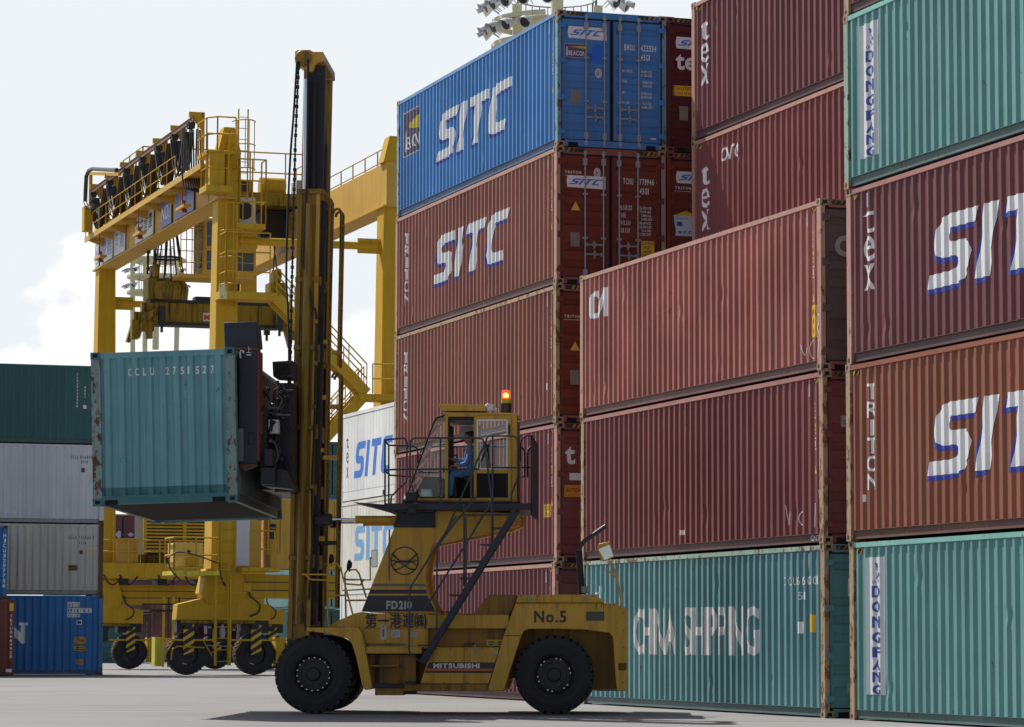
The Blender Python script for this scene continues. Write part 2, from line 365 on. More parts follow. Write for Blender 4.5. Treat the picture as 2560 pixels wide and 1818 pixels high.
def casting_mesh():
    mb = MB(); a, b_, h = 0.178, 0.162, 0.118       # x, y, z
    hx, hy, hz0, hz1 = 0.04, 0.028, 0.028, 0.09
    mb.box(0.003, 0.003, 0.0, a-0.003, b_-0.003, h)
    # frames round the openings: proud rim plates leave a real recess
    for x in (0, a):
        s0, s1 = (x-0.004, x+0.003) if x == 0 else (x-0.003, x+0.004)
        yc = b_/2
        for (y0, z0, y1, z1) in ((0, 0, b_, hz0), (0, hz1, b_, h), (0, hz0, yc-0.042, hz1), (yc+0.042, hz0, b_, hz1)): mb.box(s0, y0, z0, s1, y1, z1)
        mb.cur = 1; mb.box(min(s0, s1)+0.002, yc-0.042, hz0, max(s0, s1)-0.002, yc+0.042, hz1); mb.cur = 0
    for y in (0, b_):
        s0, s1 = (y-0.004, y+0.003) if y == 0 else (y-0.003, y+0.004)
        xc = a/2
        for (x0, z0, x1, z1) in ((0, 0, a, hz0), (0, hz1, a, h), (0, hz0, xc-0.028, hz1), (xc+0.028, hz0, a, hz1)): mb.box(x0, s0, z0, x1, s1, z1)
        mb.cur = 1; mb.box(xc-0.028, min(s0, s1)+0.002, hz0, xc+0.028, max(s0, s1)-0.002, hz1); mb.cur = 0
    return mb.mesh('corner_casting')
def parts(Lc, Hc, var=0, detail=2):
    """shared part meshes of a dry box container: name -> list of (mesh, role, offset)"""
    key = (Lc, Hc, var, detail)
    if key in MC: return MC[key]
    P = []; br = corr(Lc); z0, z1 = 0.17, Hc-0.10
    P.append(('side_wall', dented(br, z0, z1, 10+var, 6 if Lc > 9 else 4, lambda a, d, z: (a, SIDE_Y+d, z), 1).mesh('side_wall', 20, False), 'body'))
    P.append(('side_wall', dented(br, z0, z1, 50+var, 3, lambda a, d, z: (a, CW-SIDE_Y-d, z), 1).mesh('side_wall', 20, False), 'body'))
    for y0, y1 in ((0.0, 0.07), (CW-0.07, CW)):
        mb = MB(); mb.box(0.17, y0, Hc-0.105, Lc-0.17, y1, Hc-0.028); P.append(('top_rail', mb.mesh('top_rail'), 'rail'))
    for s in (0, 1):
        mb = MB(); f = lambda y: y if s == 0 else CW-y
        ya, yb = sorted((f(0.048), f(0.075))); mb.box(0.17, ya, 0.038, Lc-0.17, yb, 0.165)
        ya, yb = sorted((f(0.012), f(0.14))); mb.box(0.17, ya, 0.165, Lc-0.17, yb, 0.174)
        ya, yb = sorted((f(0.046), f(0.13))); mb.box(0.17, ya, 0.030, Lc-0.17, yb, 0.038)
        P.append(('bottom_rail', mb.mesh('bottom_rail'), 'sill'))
    for x in (0, Lc):
        for y in (0, CW):
            mb = MB(); xa, xb = (0.0, 0.17) if x == 0 else (Lc-0.17, Lc); ya, yb = (0.002, 0.065) if y == 0 else (CW-0.065, CW-0.002)
            xa2, xb2 = (0.004, 0.07) if x == 0 else (Lc-0.07, Lc-0.004); ya2, yb2 = (0.065, 0.085 if x else 0.16) if y == 0 else (CW-(0.085 if x else 0.16), CW-0.065)
            mb.box(xa+0.004, ya, 0.118, xb-0.003, yb, Hc-0.118); mb.box(xa2, ya2, 0.118, xb2, yb2, Hc-0.118)
            P.append(('corner_post', mb.mesh('corner_post'), 'post'))
    cm = MC.setdefault('cast', casting_mesh())
    for x in (0, Lc-0.178):
        for y in (0, CW-0.162):
            for z in (0, Hc-0.118): P.append(('corner_casting', cm, 'cast', (x, y, z)))
    mb = MB(); nr = int(Lc/0.55)
    rb = []
    for i in range(nr):
        x = 0.17+(Lc-0.34)*i/nr; q = (Lc-0.34)/nr; rb += [(x, 0), (x+q*0.3, 0), (x+q*0.45, 0.02), (x+q*0.85, 0.02)]
    rb += [(Lc-0.17, 0)]
    for (a, d) in rb: mb.v += [(a, 0.07, Hc-0.035-d), (a, CW-0.07, Hc-0.035-d)]
    for i in range(len(rb)-1): mb.f.append([2*i, 2*i+2, 2*i+3, 2*i+1]); mb.mi.append(0)
    P.append(('roof', mb.mesh('roof', 20, False), 'body'))
    mb = MB(); mb.cur = 1; mb.box(0.15, 0.1, 0.155, Lc-0.15, CW-0.1, 0.165); mb.cur = 0
    x = 0.35
    while x < Lc-0.2: mb.box(x, 0.13, 0.045, x+0.045, CW-0.13, 0.155); mb.box(x, 0.13, 0.035, x+0.09, CW-0.13, 0.045); x += 0.29
    P.append(('floor', mb.mesh('floor'), 'under'))
    # blank end at x=0
    eb = eprof()
    P.append(('end_wall', dented(eb, 0.16, Hc-0.11, 90+var, 3, lambda a, d, z: (0.012+d, a, z), 1).mesh('end_wall', 20, False), 'body'))
    for nm, za, zb in (('end_sill', 0.02, 0.165), ('end_header', Hc-0.112, Hc-0.012)):
        mb = MB(); mb.box(0.006, 0.162, za, 0.12, CW-0.162, zb)
        if nm == 'end_sill': mb.cur = 1; mb.box(0.003, 0.2, 0.012, 0.11, 0.42, 0.095); mb.box(0.003, CW-0.42, 0.012, 0.11, CW-0.2, 0.095)
        P.append((nm, mb.mesh(nm), 'body'))
    # door end at x=Lc
    mb = MB(); mb.box(Lc-0.12, 0.162, Hc-0.145, Lc-0.006, CW-0.162, Hc-0.010); P.append(('door_header', mb.mesh('door_header'), 'body'))
    mb = MB(); mb.box(Lc-0.12, 0.162, 0.014, Lc-0.008, CW-0.162, 0.15); mb.cur = 1
    for y in (0.24, CW-0.24-0.22): mb.box(Lc-0.05, y, 0.004, Lc-0.002, y+0.22, 0.10)
    P.append(('door_sill', mb.mesh('door_sill'), 'body'))
    zb = zprof(Hc)
    for d in (0, 1):
        ya, yb = (0.085, CW/2-0.012) if d == 0 else (CW/2+0.012, CW-0.085)
        mb = MB(); xo = Lc-0.055
        for (z, dd) in zb: mb.v += [(xo-dd, ya+0.10, z), (xo-dd, yb-0.10, z)]
        for i in range(len(zb)-1): mb.f.append([2*i, 2*i+1, 2*i+3, 2*i+2]); mb.mi.append(0)
        mb.box(xo-0.04, ya+0.03, 0.165, xo+0.004, ya+0.10, Hc-0.155); mb.box(xo-0.04, yb-0.10, 0.165, xo+0.004, yb-0.03, Hc-0.155)
        mb.cur = 1      # rubber gasket
        for q in ((ya, 0.15, ya+0.03, Hc-0.145), (yb-0.03, 0.15, yb, Hc-0.145)): mb.box(xo-0.035, q[0], q[1], xo+0.012, q[2], q[3])
        mb.box(xo-0.035, ya+0.03, Hc-0.175, xo+0.012, yb-0.03, Hc-0.146); mb.box(xo-0.035, ya+0.03, 0.151, xo+0.012, yb-0.03, 0.172)
        door = (('door', mb.mesh('door', 20), 'door')); sub = []
        if detail >= 2:
            yr = (0.64, 1.05) if d == 0 else (1.40, 1.82)
            for k, y in enumerate(yr):
                mb = MB(); xr = Lc-0.012
                mb.cyl((xr, y, 0.06), (xr, y, Hc-0.06), 0.017, 10)
                for z in (0.09, Hc-0.12): mb.box(xr-0.03, y-0.035, z-0.04, xr+0.012, y+0.035, z+0.05)
                for z in (0.25, Hc-0.30): mb.box(xr-0.035, y-0.045, z-0.07, xr+0.016, y+0.045, z+0.07)
                for z in (0.34*Hc, 0.66*Hc): mb.box(xr-0.03, y-0.05, z-0.02, xr+0.02, y+0.05, z+0.02)
                sub.append(('lock_rod', mb.mesh('lock_rod'), 'metal'))
                mb = MB(); sgn = 1 if k == 0 else -1; zh = 0.33*Hc - 0.11 + (0.0 if k == 0 else -0.2)
                y2 = y+sgn*0.42; mb.beam((xr+0.014, y, zh), (xr+0.014, y2, zh), 0.012, 0.03); mb.box(xr-0.02, min(y, y+sgn*0.06), zh-0.035, xr+0.02, max(y, y+sgn*0.06), zh+0.035)
                mb.lathe([(0.001, 0), (0.045, 0), (0.045, 0.02), (0.001, 0.02)], (xr, y+sgn*0.2, zh), (1, 0, 0), 10); mb.box(xr-0.025, y+sgn*0.2-0.015, zh-0.085, xr+0.01, y+sgn*0.2+0.015, zh+0.085)
                sub.append(('handle', mb.mesh('handle'), 'metal'))
            for f in (0.11, 0.36, 0.63, 0.89):
                mb = MB(); y = ya-0.055 if d == 0 else yb-0.09; z = f*Hc
                mb.box(Lc-0.055, y, z-0.05, Lc+0.004, y+0.145, z+0.05); mb.cyl((Lc-0.006, (ya-0.03 if d == 0 else yb+0.03), z-0.07), (Lc-0.006, (ya-0.03 if d == 0 else yb+0.03), z+0.07), 0.018, 8)
                sub.append(('hinge', mb.mesh('hinge'), 'door'))
        P.append(door + (None, sub))
    MC[key] = P; return P
black = lambda: plain('black_rubber', (0.012, 0.013, 0.016), 0.7, var=0.3)
galv = lambda: plain('galvanised_steel', (0.30, 0.32, 0.36), 0.55, 0.3, var=0.25, scale=14)
hole = lambda: plain('dark_opening', (0.006, 0.005, 0.006), 0.9)
def sill_paint(body):  # bottom rail: shade under the wall's lip put into its colour, plus grime grey
    c = tuple(PRGB.get(body.name, (0.1, 0.1, 0.1))); g_ = 0.085; return paint('shaded_grimy_'+body.name, tuple(x*0.38+g_*0.42 for x in c), rust=0.35, streak=0.3, seed=3)
def container(label, M, Lc=12.192, Hc=HC, body=None, post=None, rail=None, cast=None, door=None, detail=2, var=0, group=None, skip=(), cat='shipping container', name='shipping_container', under=None):
    root = empty(name, label, cat, group, M)
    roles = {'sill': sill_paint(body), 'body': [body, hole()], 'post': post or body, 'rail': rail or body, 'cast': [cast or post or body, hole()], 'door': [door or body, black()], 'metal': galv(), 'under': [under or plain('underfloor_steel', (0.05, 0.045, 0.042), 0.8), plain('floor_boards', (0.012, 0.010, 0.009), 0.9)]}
    for p in parts(Lc, Hc, var, detail):
        if p[0] in skip: continue
        nm, me, role = p[:3]; off = Matrix.Translation(p[3]) if len(p) > 3 and p[3] else None
        mm = roles[role]; mm = mm if isinstance(mm, list) else [mm]
        mm = mm[:1] if (len(me.materials) == 1) else mm
        nm_ = max([q.material_index for q in me.polygons])+1 if len(me.materials) == 0 else len(me.materials)
        o = link(nm, me, (mm+[hole()])[:nm_], root, off)
        if len(me.materials):
            for i in range(nm_): o.material_slots[i].link = 'OBJECT'; o.material_slots[i].material = (mm+[hole()])[i]
        if len(p) > 4:
            for q in p[4]:
                o2 = link(q[0], q[1], roles[q[2]][0] if isinstance(roles[q[2]], list) else roles[q[2]], o)
                o2.material_slots[0].link = 'OBJECT'; o2.material_slots[0].material = roles[q[2]][0] if isinstance(roles[q[2]], list) else roles[q[2]]
    root['L'] = Lc; root['H'] = Hc
    return root
def Flat_from(f, mi):
    o = Flat(); o.v = f.v[:]
    for q, m_ in zip(f.f, f.mi):
        if m_ == mi: o.f.append(q); o.mi.append(0)
    # drop unused verts
    used = sorted({i for q in o.f for i in q}); mp_ = {j: i for i, j in enumerate(used)}
    o.v = [o.v[j] for j in used]; o.f = [[mp_[i] for i in q] for q in o.f]; return o
def side_fn(Lc, eps=0.003, flat=False):
    br = corr(Lc)
    def fn(a, z): return Vector((a, SIDE_Y + (0 if flat else cdepth(br, a)) - eps, z))
    return fn, [b[0] for b in br]
def on_side(root, fl, name, mats, eps=0.003, label=None):
    ms = mats if isinstance(mats, (list, tuple)) else [mats]; o = None
    for k in sorted(set(fl.mi), reverse=(name == 'logo')):
        fn, cuts = side_fn(root['L'], eps + (0.004 if (k > 0) != (name == 'logo') and len(ms) > 1 else 0)); o = Flat_from(fl, k).lay(name if not (name == 'logo' and k == 1) else 'logo_shadow', ms[k], root, fn, cuts, label)
    return o
def on_door(root, fl, name, mats, eps=0.003, label=None):
    """a measured from the left edge of the door end as seen"""
    zb = zprof(root['H']); Lc = root['L']
    fn = lambda a, z: Vector((Lc-0.055+eps, a, z))
    return fl.lay(name, mats, root, fn, [], label, )
def on_blank(root, fl, name, mats, eps=0.003):
    """blank end at x=0; a runs left to right as seen from outside"""
    eb = eprof(); fn = lambda a, z: Vector((0.012+cdepth(eb, CW-a)-eps, CW-a, z))
    return fl.lay(name, mats, root, fn, [CW-b[0] for b in eb])
LSITC = {'S': [(0, 0), (.70, 0), (.86, .05), (.95, .2), (.95, .42), (.88, .54), (.76, .6), (.42, .6), (.35, .64), (.33, .7), (.35, .76), (.42, .8), (1.0, .8), (1.0, 1.0), (.27, 1.0), (.12, .95), (.03, .82), (.03, .58), (.10, .46), (.24, .4), (.56, .4), (.63, .36), (.65, .3), (.63, .24), (.56, .2), (0, .2)],
    'I': [(0, 0), (.3, 0), (.3, 1), (0, 1)], 'T': [(.32, 0), (.62, 0), (.62, .8), (.98, .8), (.98, 1), (0, 1), (0, .8), (.32, .8)],
    'C': [(.25, 0), (.9, 0), (.9, .2), (.42, .2), (.33, .25), (.3, .34), (.3, .68), (.33, .76), (.42, .8), (1, .8), (1, 1), (.25, 1), (.08, .94), (0, .8), (0, .2), (.08, .06)]}
def sitc(a, z, h, w, shear=0.30, upright=False, sh=None):
    """the slanted four-letter line logo, w = total width incl. slant; returns Flat with mi 0 white (and 1 drop shadow)"""
    W0 = {'S': 1.0, 'I': 0.34, 'T': 0.98, 'C': 1.0}; gap = 0.16; tot = 3.32+3*gap; k = (w-shear*h)/tot
    out = Flat(); off = [(0, 0, 0)] if sh is None else [(sh[0], sh[1], 1), (0, 0, 0)]
    for ox, oz, mi in off:
        x = a
        for c in 'SITC':
            out.poly([(x+p[0]*k+shear*h*p[1]+ox, z+p[1]*h+oz) for p in LSITC[c]], mi); x += (W0[c]+gap)*k
    return out
def hazard(a0, a1, z0, z1, n=4):
    f = Flat().rect(a0, z0, a1, z1, 0); w = (a1-a0)/n
    for i in range(n): f.poly([(a0+i*w+0.1*w, z0), (a0+i*w+0.55*w, z0), (a0+i*w+0.98*w, z1), (a0+i*w+0.53*w, z1)], 1)
    return f
def hzm(): return [plain('stripe_black', (0.02, 0.02, 0.02), 0.6), plain('stripe_yellow', (0.62, 0.40, 0.02), 0.6)]
def header_marks(root):
    Lc, Hc = root['L'], root['H']
    for a in (0.22, CW-0.22-0.42):
        f = hazard(a, a+0.42, Hc-0.105, Hc-0.03, 4)
        f.lay('hazard_stripes', hzm(), root, lambda a, z: Vector((Lc-0.003, a, z)))
yel = lambda: plain('label_yellow', (0.70, 0.42, 0.02), 0.5, var=0.08)
blk = lambda: plain('label_black', (0.02, 0.02, 0.022), 0.5)
def side_marks(root, code, near=True, yl=True):
    """the small vertical codes and stickers by the door end of the long side"""
    Lc, Hc = root['L'], root['H']
    f = Flat(); f.column(code, Lc-0.66, Hc-0.42, 0.085, 0.075, gap=0.32, bold=0.02); on_side(root, f, 'lettering', wh()); f = Flat(); f.column('45G1', Lc-0.36, Hc-0.50, 0.085, 0.07, gap=0.3, bold=0.02); on_side(root, f, 'lettering', wh()); f = Flat()
    f.rect(Lc-0.40, Hc-1.32, Lc-0.30, Hc-1.30); f.rect(Lc-0.40, Hc-1.14, Lc-0.30, Hc-1.12); f.rect(Lc-0.40, Hc-1.3, Lc-0.385, Hc-1.14); f.rect(Lc-0.37, Hc-1.27, Lc-0.32, Hc-1.17)
    on_side(root, f, 'capacity_mark', wh())
    if yl:
        f = Flat().rect(Lc-0.40, Hc-1.06, Lc-0.30, Hc-0.88, 0); f.poly([(Lc-0.46, Hc-1.72), (Lc-0.28, Hc-1.72), (Lc-0.37, Hc-1.50)], 0)
        f.rect(Lc-0.385, Hc-1.02, Lc-0.315, Hc-1.0, 1); f.rect(Lc-0.385, Hc-0.96, Lc-0.315, Hc-0.94, 1)
        on_side(root, f, 'warning_label', [yel(), blk()])
    fl = hazard(Lc-0.42, Lc-0.2, Hc-0.20, Hc-0.13, 2); on_side(root, fl, 'hazard_stripes', hzm())
    # ventilator cover
    mb = MB(); mb.box(Lc-0.60, 0.008, Hc-0.42, Lc-0.55, 0.04, Hc-0.20); mb.build('ventilator', galv(), root)
# ------------------------------------------------------------------ paints
P_blue = paint('paint_blue', (0.060, 0.205, 0.48), rust=0.05, fade=0.12, streak=0.25, seed=1)
P_brown = paint('paint_brown', (0.24, 0.088, 0.066), rust=0.15, fade=0.16, seed=2)
P_brown2 = paint('paint_rust_brown', (0.25, 0.092, 0.068), rust=0.2, fade=0.12, seed=3)
P_doorbrown = paint('paint_door_brown', (0.16, 0.035, 0.020), rust=0.1, fade=0.06, seed=4)
P_pink = paint('paint_faded_red', (0.30, 0.098, 0.082), rust=0.15, fade=0.3, streak=0.4, seed=5)
P_maroon = paint('paint_maroon', (0.175, 0.048, 0.050), rust=0.15, fade=0.16, seed=6)
P_maroon2 = paint('paint_dark_maroon', (0.145, 0.045, 0.052), rust=0.12, fade=0.14, seed=7)
P_wine = paint('paint_wine_red', (0.10, 0.014, 0.018), rust=0.1, fade=0.05, seed=8)
P_teal = paint('paint_teal', (0.115, 0.265, 0.26), rust=0.18, fade=0.15, streak=0.35, seed=9)
P_teal2 = paint('paint_blue_teal', (0.10, 0.235, 0.255), rust=0.22, fade=0.2, streak=0.4, seed=10)
P_tealend = paint('paint_scratched_teal', (0.125, 0.28, 0.315), rust=0.28, fade=0.2, streak=0.55, seed=11, rough=0.45)
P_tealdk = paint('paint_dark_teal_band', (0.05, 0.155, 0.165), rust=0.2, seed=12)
P_green = paint('paint_dark_green', (0.035, 0.105, 0.105), rust=0.1, fade=0.06, seed=13)
P_white = paint('paint_light_grey', (0.50, 0.51, 0.54), rust=0.12, fade=0.1, streak=0.3, seed=14, dirtc=(0.25, 0.24, 0.22))
P_cream = paint('paint_dirty_cream', (0.46, 0.45, 0.40), rust=0.25, fade=0.1, streak=0.45, seed=15, dirtc=(0.2, 0.18, 0.14))
P_reefer = paint('paint_white_reefer', (0.70, 0.71, 0.69), rust=0.06, fade=0.1, streak=0.2, seed=16, dirtc=(0.42, 0.41, 0.37), rough=0.4)
P_royal = paint('paint_royal_blue', (0.035, 0.155, 0.40), rust=0.15, fade=0.1, streak=0.3, seed=17)
P_redbr = paint('paint_red_oxide', (0.16, 0.045, 0.032), rust=0.2, seed=18)
R_tan = paint('weathered_tan_post', (0.33, 0.235, 0.15), rust=0.6, fade=0.2, streak=0.5, seed=19, rustc=(0.16, 0.08, 0.04))
R_pink = paint('weathered_pink_post', (0.36, 0.20, 0.16), rust=0.4, fade=0.25, streak=0.4, seed=20)
R_dark = paint('rusted_steel', (0.09, 0.055, 0.042), rust=0.8, seed=21)
R_teal = paint('rusty_teal_post', (0.22, 0.31, 0.26), rust=0.5, streak=0.5, seed=22, rustc=(0.12, 0.05, 0.03))
navy = plain('marking_navy', (0.03, 0.07, 0.30), 0.5, var=0.1)
bluel = plain('marking_blue', (0.04, 0.17, 0.60), 0.5, var=0.1)

def grid(s_far, t, z): return Matrix.Translation(ST(s_far, t, z)) @ Matrix.Rotation(TH-math.pi/2, 4, 'Z')    # long side to the left, doors to the viewer
T1, T2 = 21.38, 23.83
SA, SB, SD = 62.41+12.192, 48.79+12.192, 47.81
def door_text(root, rows, a0=1.42, mat=None):
    for (txt, a, z, h, w) in rows: f = Flat(); f.text(txt, a, z, h, w*0.82, gap=0.12, bold=0.02); on_door(root, f, 'lettering', wh())
def sitc_door(root, z=2.28, a=0.26):
    f = Flat().poly([(a, z), (a+0.86, z-0.02), (a+0.84, z+0.12), (a+0.86, z+0.25), (a, z+0.25), (a-0.02, z+0.12)], 0)
    g_ = sitc(a+0.03, z+0.06, 0.125, 0.78, shear=0.9); b0 = len(f.v); f.v += g_.v; f.f += [[i+b0 for i in q] for q in g_.f]; f.mi += [1]*len(g_.f)
    on_door(root, Flat_from(f, 0), 'logo_plate', wh(), 0.004); on_door(root, Flat_from(f, 1), 'logo', bluel, 0.008)
def emblem(root, a, z):
    f = Flat(); pts = [(a+0.075*math.cos(t*math.pi/10), z+0.10*math.sin(t*math.pi/10)) for t in range(20)]; f.poly(pts, 0); on_door(root, f, 'emblem_plate', wh(), 0.004)
    f = Flat(); f.ring(a, z, 0.075, 0.012, sx=0.75); f.stroke([(a-0.02, z+0.04), (a-0.02, z-0.04), (a+0.02, z-0.02), (a-0.01, z), (a+0.02, z+0.03)], 0.012); on_door(root, f, 'emblem', blk(), 0.007)
def plate(root, a=0.32, z=0.93):
    f = Flat().rect(a, z, a+0.2, z+0.3); on_door(root, f, 'approval_plate', plain('worn_plate', (0.22, 0.19, 0.17), 0.6, var=0.5, scale=30), 0.005)
def tri(root, a=0.31, z=1.72):
    f = Flat().poly([(a, z), (a+0.26, z), (a+0.13, z+0.23)]); on_door(root, f, 'warning_label', blk(), 0.004)
    f = Flat().poly([(a+0.022, z+0.012), (a+0.238, z+0.012), (a+0.13, z+0.205)]); on_door(root, f, 'warning_label', yel(), 0.007)
def small_triton(root, z=2.36):
    f = Flat(); f.text('TRITON', 0.2, z, 0.055, 0.05, gap=0.35, bold=0.02); f.text('www.tritoncontainer.com', 0.15, z-0.055, 0.028, None, gap=0.1, total=0.5); on_door(root, f, 'lettering', wh())

# --- stack by the gap: five high, doors to the viewer
c = container('bright blue container with slanted white logo, on top of the five-high stack', grid(SA, T1, 4*HC), body=P_blue, post=paint('post_pale_blue', (0.14, 0.27, 0.33), rust=0.6, seed=30), cast=R_tan, rail=paint('rail_pale_blue', (0.10, 0.22, 0.42), rust=0.1, seed=31), var=0)
on_side(c, sitc(3.35, 0.92, 1.10, 5.7, sh=(-0.075, -0.075)), 'logo', [wh(), plain('logo_shadow', (0.03, 0.05, 0.35), 0.5)])
f = Flat().rect(0.55, 1.42, 1.92, 2.52, 0); on_side(c, f, 'company_badge', plain('badge_cream', (0.5, 0.48, 0.42), 0.5), 0.003)
f = Flat().rect(0.58, 1.45, 1.89, 2.49, 0); on_side(c, f, 'company_badge', plain('badge_plum', (0.10, 0.075, 0.14), 0.5), 0.005)
f = Flat().poly([(0.95, 2.10), (1.85, 1.98), (1.85, 2.32), (0.95, 2.18)]); on_side(c, f, 'company_badge', plain('badge_yellow', (0.55, 0.42, 0.03), 0.5), 0.007)
f = Flat(); f.text('BEACON', 0.72, 1.58, 0.32, gap=0.05, bold=0.015, total=1.1); f.poly([(0.66, 1.55), (0.72, 1.55), (0.71, 2.0), (0.69, 2.1), (0.67, 2.0)]); on_side(c, f, 'company_badge', wh(), 0.009)
f = Flat().poly([(7.9, 1.0), (8.65, 1.0), (8.75, 2.25), (8.3, 2.4), (7.9, 2.2)]); 
side_marks(c, 'BMOU4233342'); header_marks(c); sitc_door(c, 2.32); plate(c); emblem(c, 0.93, 1.60)
f = Flat().rect(0.17, 1.90, 0.67, 2.20); on_door(c, f, 'company_badge', plain('badge_cream', (0.5, 0.48, 0.42)), 0.004)
f = Flat().rect(0.18, 1.91, 0.66, 2.19); on_door(c, f, 'company_badge', plain('badge_plum', (0.10, 0.075, 0.14)), 0.006)
f = Flat().poly([(0.28, 2.13), (0.65, 2.09), (0.65, 2.16)]); on_door(c, f, 'company_badge', plain('badge_yellow', (0.55, 0.42, 0.03)), 0.008)
f = Flat(); f.text('BEACON', 0.26, 1.95, 0.10, gap=0.08, bold=0.015, total=0.38); f.poly([(0.21, 1.93), (0.24, 1.93), (0.235, 2.1), (0.225, 2.14), (0.215, 2.1)]); on_door(c, f, 'company_badge', wh(), 0.008)
f = Flat().poly([(0.78, 1.80), (1.05, 1.80), (1.05, 2.14), (0.92, 2.24), (0.78, 2.14)]); on_door(c, f, 'paint_patch', paint('patch_blue', (0.02, 0.13, 0.55), rust=0, seed=2), 0.004)
door_text(c, [('BMOU', 1.51, 2.13, 0.13, 0.055), ('423334', 1.88, 2.13, 0.13, 0.055), ('2', 2.25, 2.13, 0.11, 0.05), ('45G1', 1.88, 1.93, 0.13, 0.055),
    ('MAX GROSS', 1.46, 1.66, 0.055, 0.026), ('30.480 KGS', 1.88, 1.66, 0.055, 0.026), ('67.200 LBS', 1.88, 1.58, 0.055, 0.026), ('TARE', 1.46, 1.44, 0.055, 0.026), ('3.860 KGS', 1.92, 1.44, 0.055, 0.026), ('8.510 LBS', 1.92, 1.36, 0.055, 0.026),
    ('NET', 1.46, 1.20, 0.055, 0.026), ('26.620 KGS', 1.88, 1.20, 0.055, 0.026), ('58.690 LBS', 1.88, 1.12, 0.055, 0.026), ('CU. CAP.', 1.46, 0.98, 0.055, 0.026), ('76.4 CUM.', 1.92, 0.98, 0.055, 0.026), ('2.698 CUFT.', 1.90, 0.90, 0.055, 0.026)])
f = Flat().rect(2.1, 0.25, 2.22, 0.28); on_door(c, f, 'sticker', wh(), 0.004)

c = container('brown container with slanted white logo, directly under the bright blue one', grid(SA, T1-0.02, 3*HC), body=P_brown, door=P_doorbrown, post=R_pink, cast=R_tan, rail=R_pink, var=1)
on_side(c, sitc(3.2, 0.92, 1.10, 5.75, sh=(-0.075, -0.075)), 'logo', [wh(), plain('logo_shadow', (0.03, 0.05, 0.35), 0.5)])
f = Flat(); f.column('TRITON', 0.93, 2.42, 0.26, 0.30, gap=0.12, bold=0.02); on_side(c, f, 'lettering', wh())
side_marks(c, 'TCNU7719460'); header_marks(c); sitc_door(c, 1.98+0.07); emblem(c, 0.92, 2.38); small_triton(c, 2.34); tri(c, 0.31, 1.55); plate(c, 0.33, 0.80)
door_text(c, [('TCNU', 1.50, 2.17, 0.13, 0.055), ('771946', 1.87, 2.17, 0.13, 0.055), ('0', 2.25, 2.17, 0.11, 0.05), ('45G1', 1.87, 1.97, 0.13, 0.055),
    ('MAXGROSS', 1.42, 1.62, 0.10, 0.03), ('32.500 KGS', 1.87, 1.65, 0.055, 0.028), ('71.650 LBS', 1.87, 1.57, 0.055, 0.028), ('TARE', 1.42, 1.46, 0.10, 0.03), ('3.810 KGS', 1.91, 1.49, 0.055, 0.028), ('8.400 LBS', 1.91, 1.41, 0.055, 0.028),
    ('PAYLOAD', 1.42, 1.30, 0.10, 0.03), ('28.690 KGS', 1.87, 1.33, 0.055, 0.028), ('63.250 LBS', 1.87, 1.25, 0.055, 0.028), ('CUB.CAP.', 1.42, 1.14, 0.10, 0.03), ('76.4 CUM', 1.91, 1.17, 0.055, 0.028), ('2.700 CUFT', 1.87, 1.09, 0.055, 0.028)])
f = Flat().rect(1.90, 0.62, 2.20, 0.98); on_door(c, f, 'caution_label', yel(), 0.004)
f = Flat()
for i, s_ in enumerate(('CAUTION', "9'6''", 'HIGH', 'CONTAINER')): f.text(s_, 1.915 + (0.05 if i in (1, 2) else 0), 0.895-i*0.085, 0.06, None, gap=0.12, bold=0.01, total=0.27 if i in (0, 3) else 0.16)
on_door(c, f, 'caution_label', blk(), 0.007)

c = container('plain brown container third from the top of the five-high stack', grid(SA, T1-0.03, 2*HC), body=P_brown2, door=P_doorbrown, post=R_tan, rail=R_tan, var=2)
f = Flat(); f.column('TRITON', 0.93, 2.42, 0.26, 0.30, gap=0.12, bold=0.02); on_side(c, f, 'lettering', wh()); side_marks(c, 'TCNU7720510'); header_marks(c); small_triton(c, 2.2); tri(c, 0.31, 1.5); plate(c, 0.33, 0.8)
f = Flat().rect(11.45, 0.72, 11.62, 0.86); on_side(c, f, 'sticker', wh())
c = container('dark maroon container with small caution labels, fourth from the top of the five-high stack', grid(SA, T1-0.01, HC), body=P_maroon, post=R_pink, rail=paint('rail_pink', (0.30, 0.14, 0.13), rust=0.2, seed=33), cast=R_tan, var=0)
f = Flat(); f.column('tex', 0.85, 1.9, 0.38, 0.34, gap=0.15, bold=0.0); on_side(c, f, 'lettering', wh()); side_marks(c, 'TGHU9054472'); header_marks(c)
f = Flat().rect(11.35, 0.95, 11.72, 1.22); on_side(c, f, 'caution_label', yel()); f = Flat(); f.text('CAU', 11.38, 1.10, 0.09, 0.08); f.text('9.6', 11.4, 0.98, 0.08, 0.07); on_side(c, f, 'caution_label', blk(), 0.006)
f = Flat(); f.text('te', 0.2, 2.05, 0.42, bold=0.03); on_door(c, f, 'lettering', wh()); f = Flat().rect(0.12, 1.35, 0.6, 1.6); on_door(c, f, 'caution_label', plain('label_orange', (0.6, 0.25, 0.03)), 0.004)
f = Flat(); f.text('CAUTION', 0.15, 1.46, 0.08, None, gap=0.15, total=0.42); on_door(c, f, 'caution_label', blk(), 0.007)
f = Flat().rect(0.30, 1.70, 0.6, 1.85); on_door(c, f, 'logo_plate', wh(), 0.004)
c = container('maroon container standing on the ground behind the truck, bottom of the five-high stack', grid(SA, T1-0.05, 0), body=P_maroon2, post=R_pink, rail=R_pink, cast=R_tan, var=1)
side_marks(c, 'TEXU4471128', yl=False); header_marks(c)
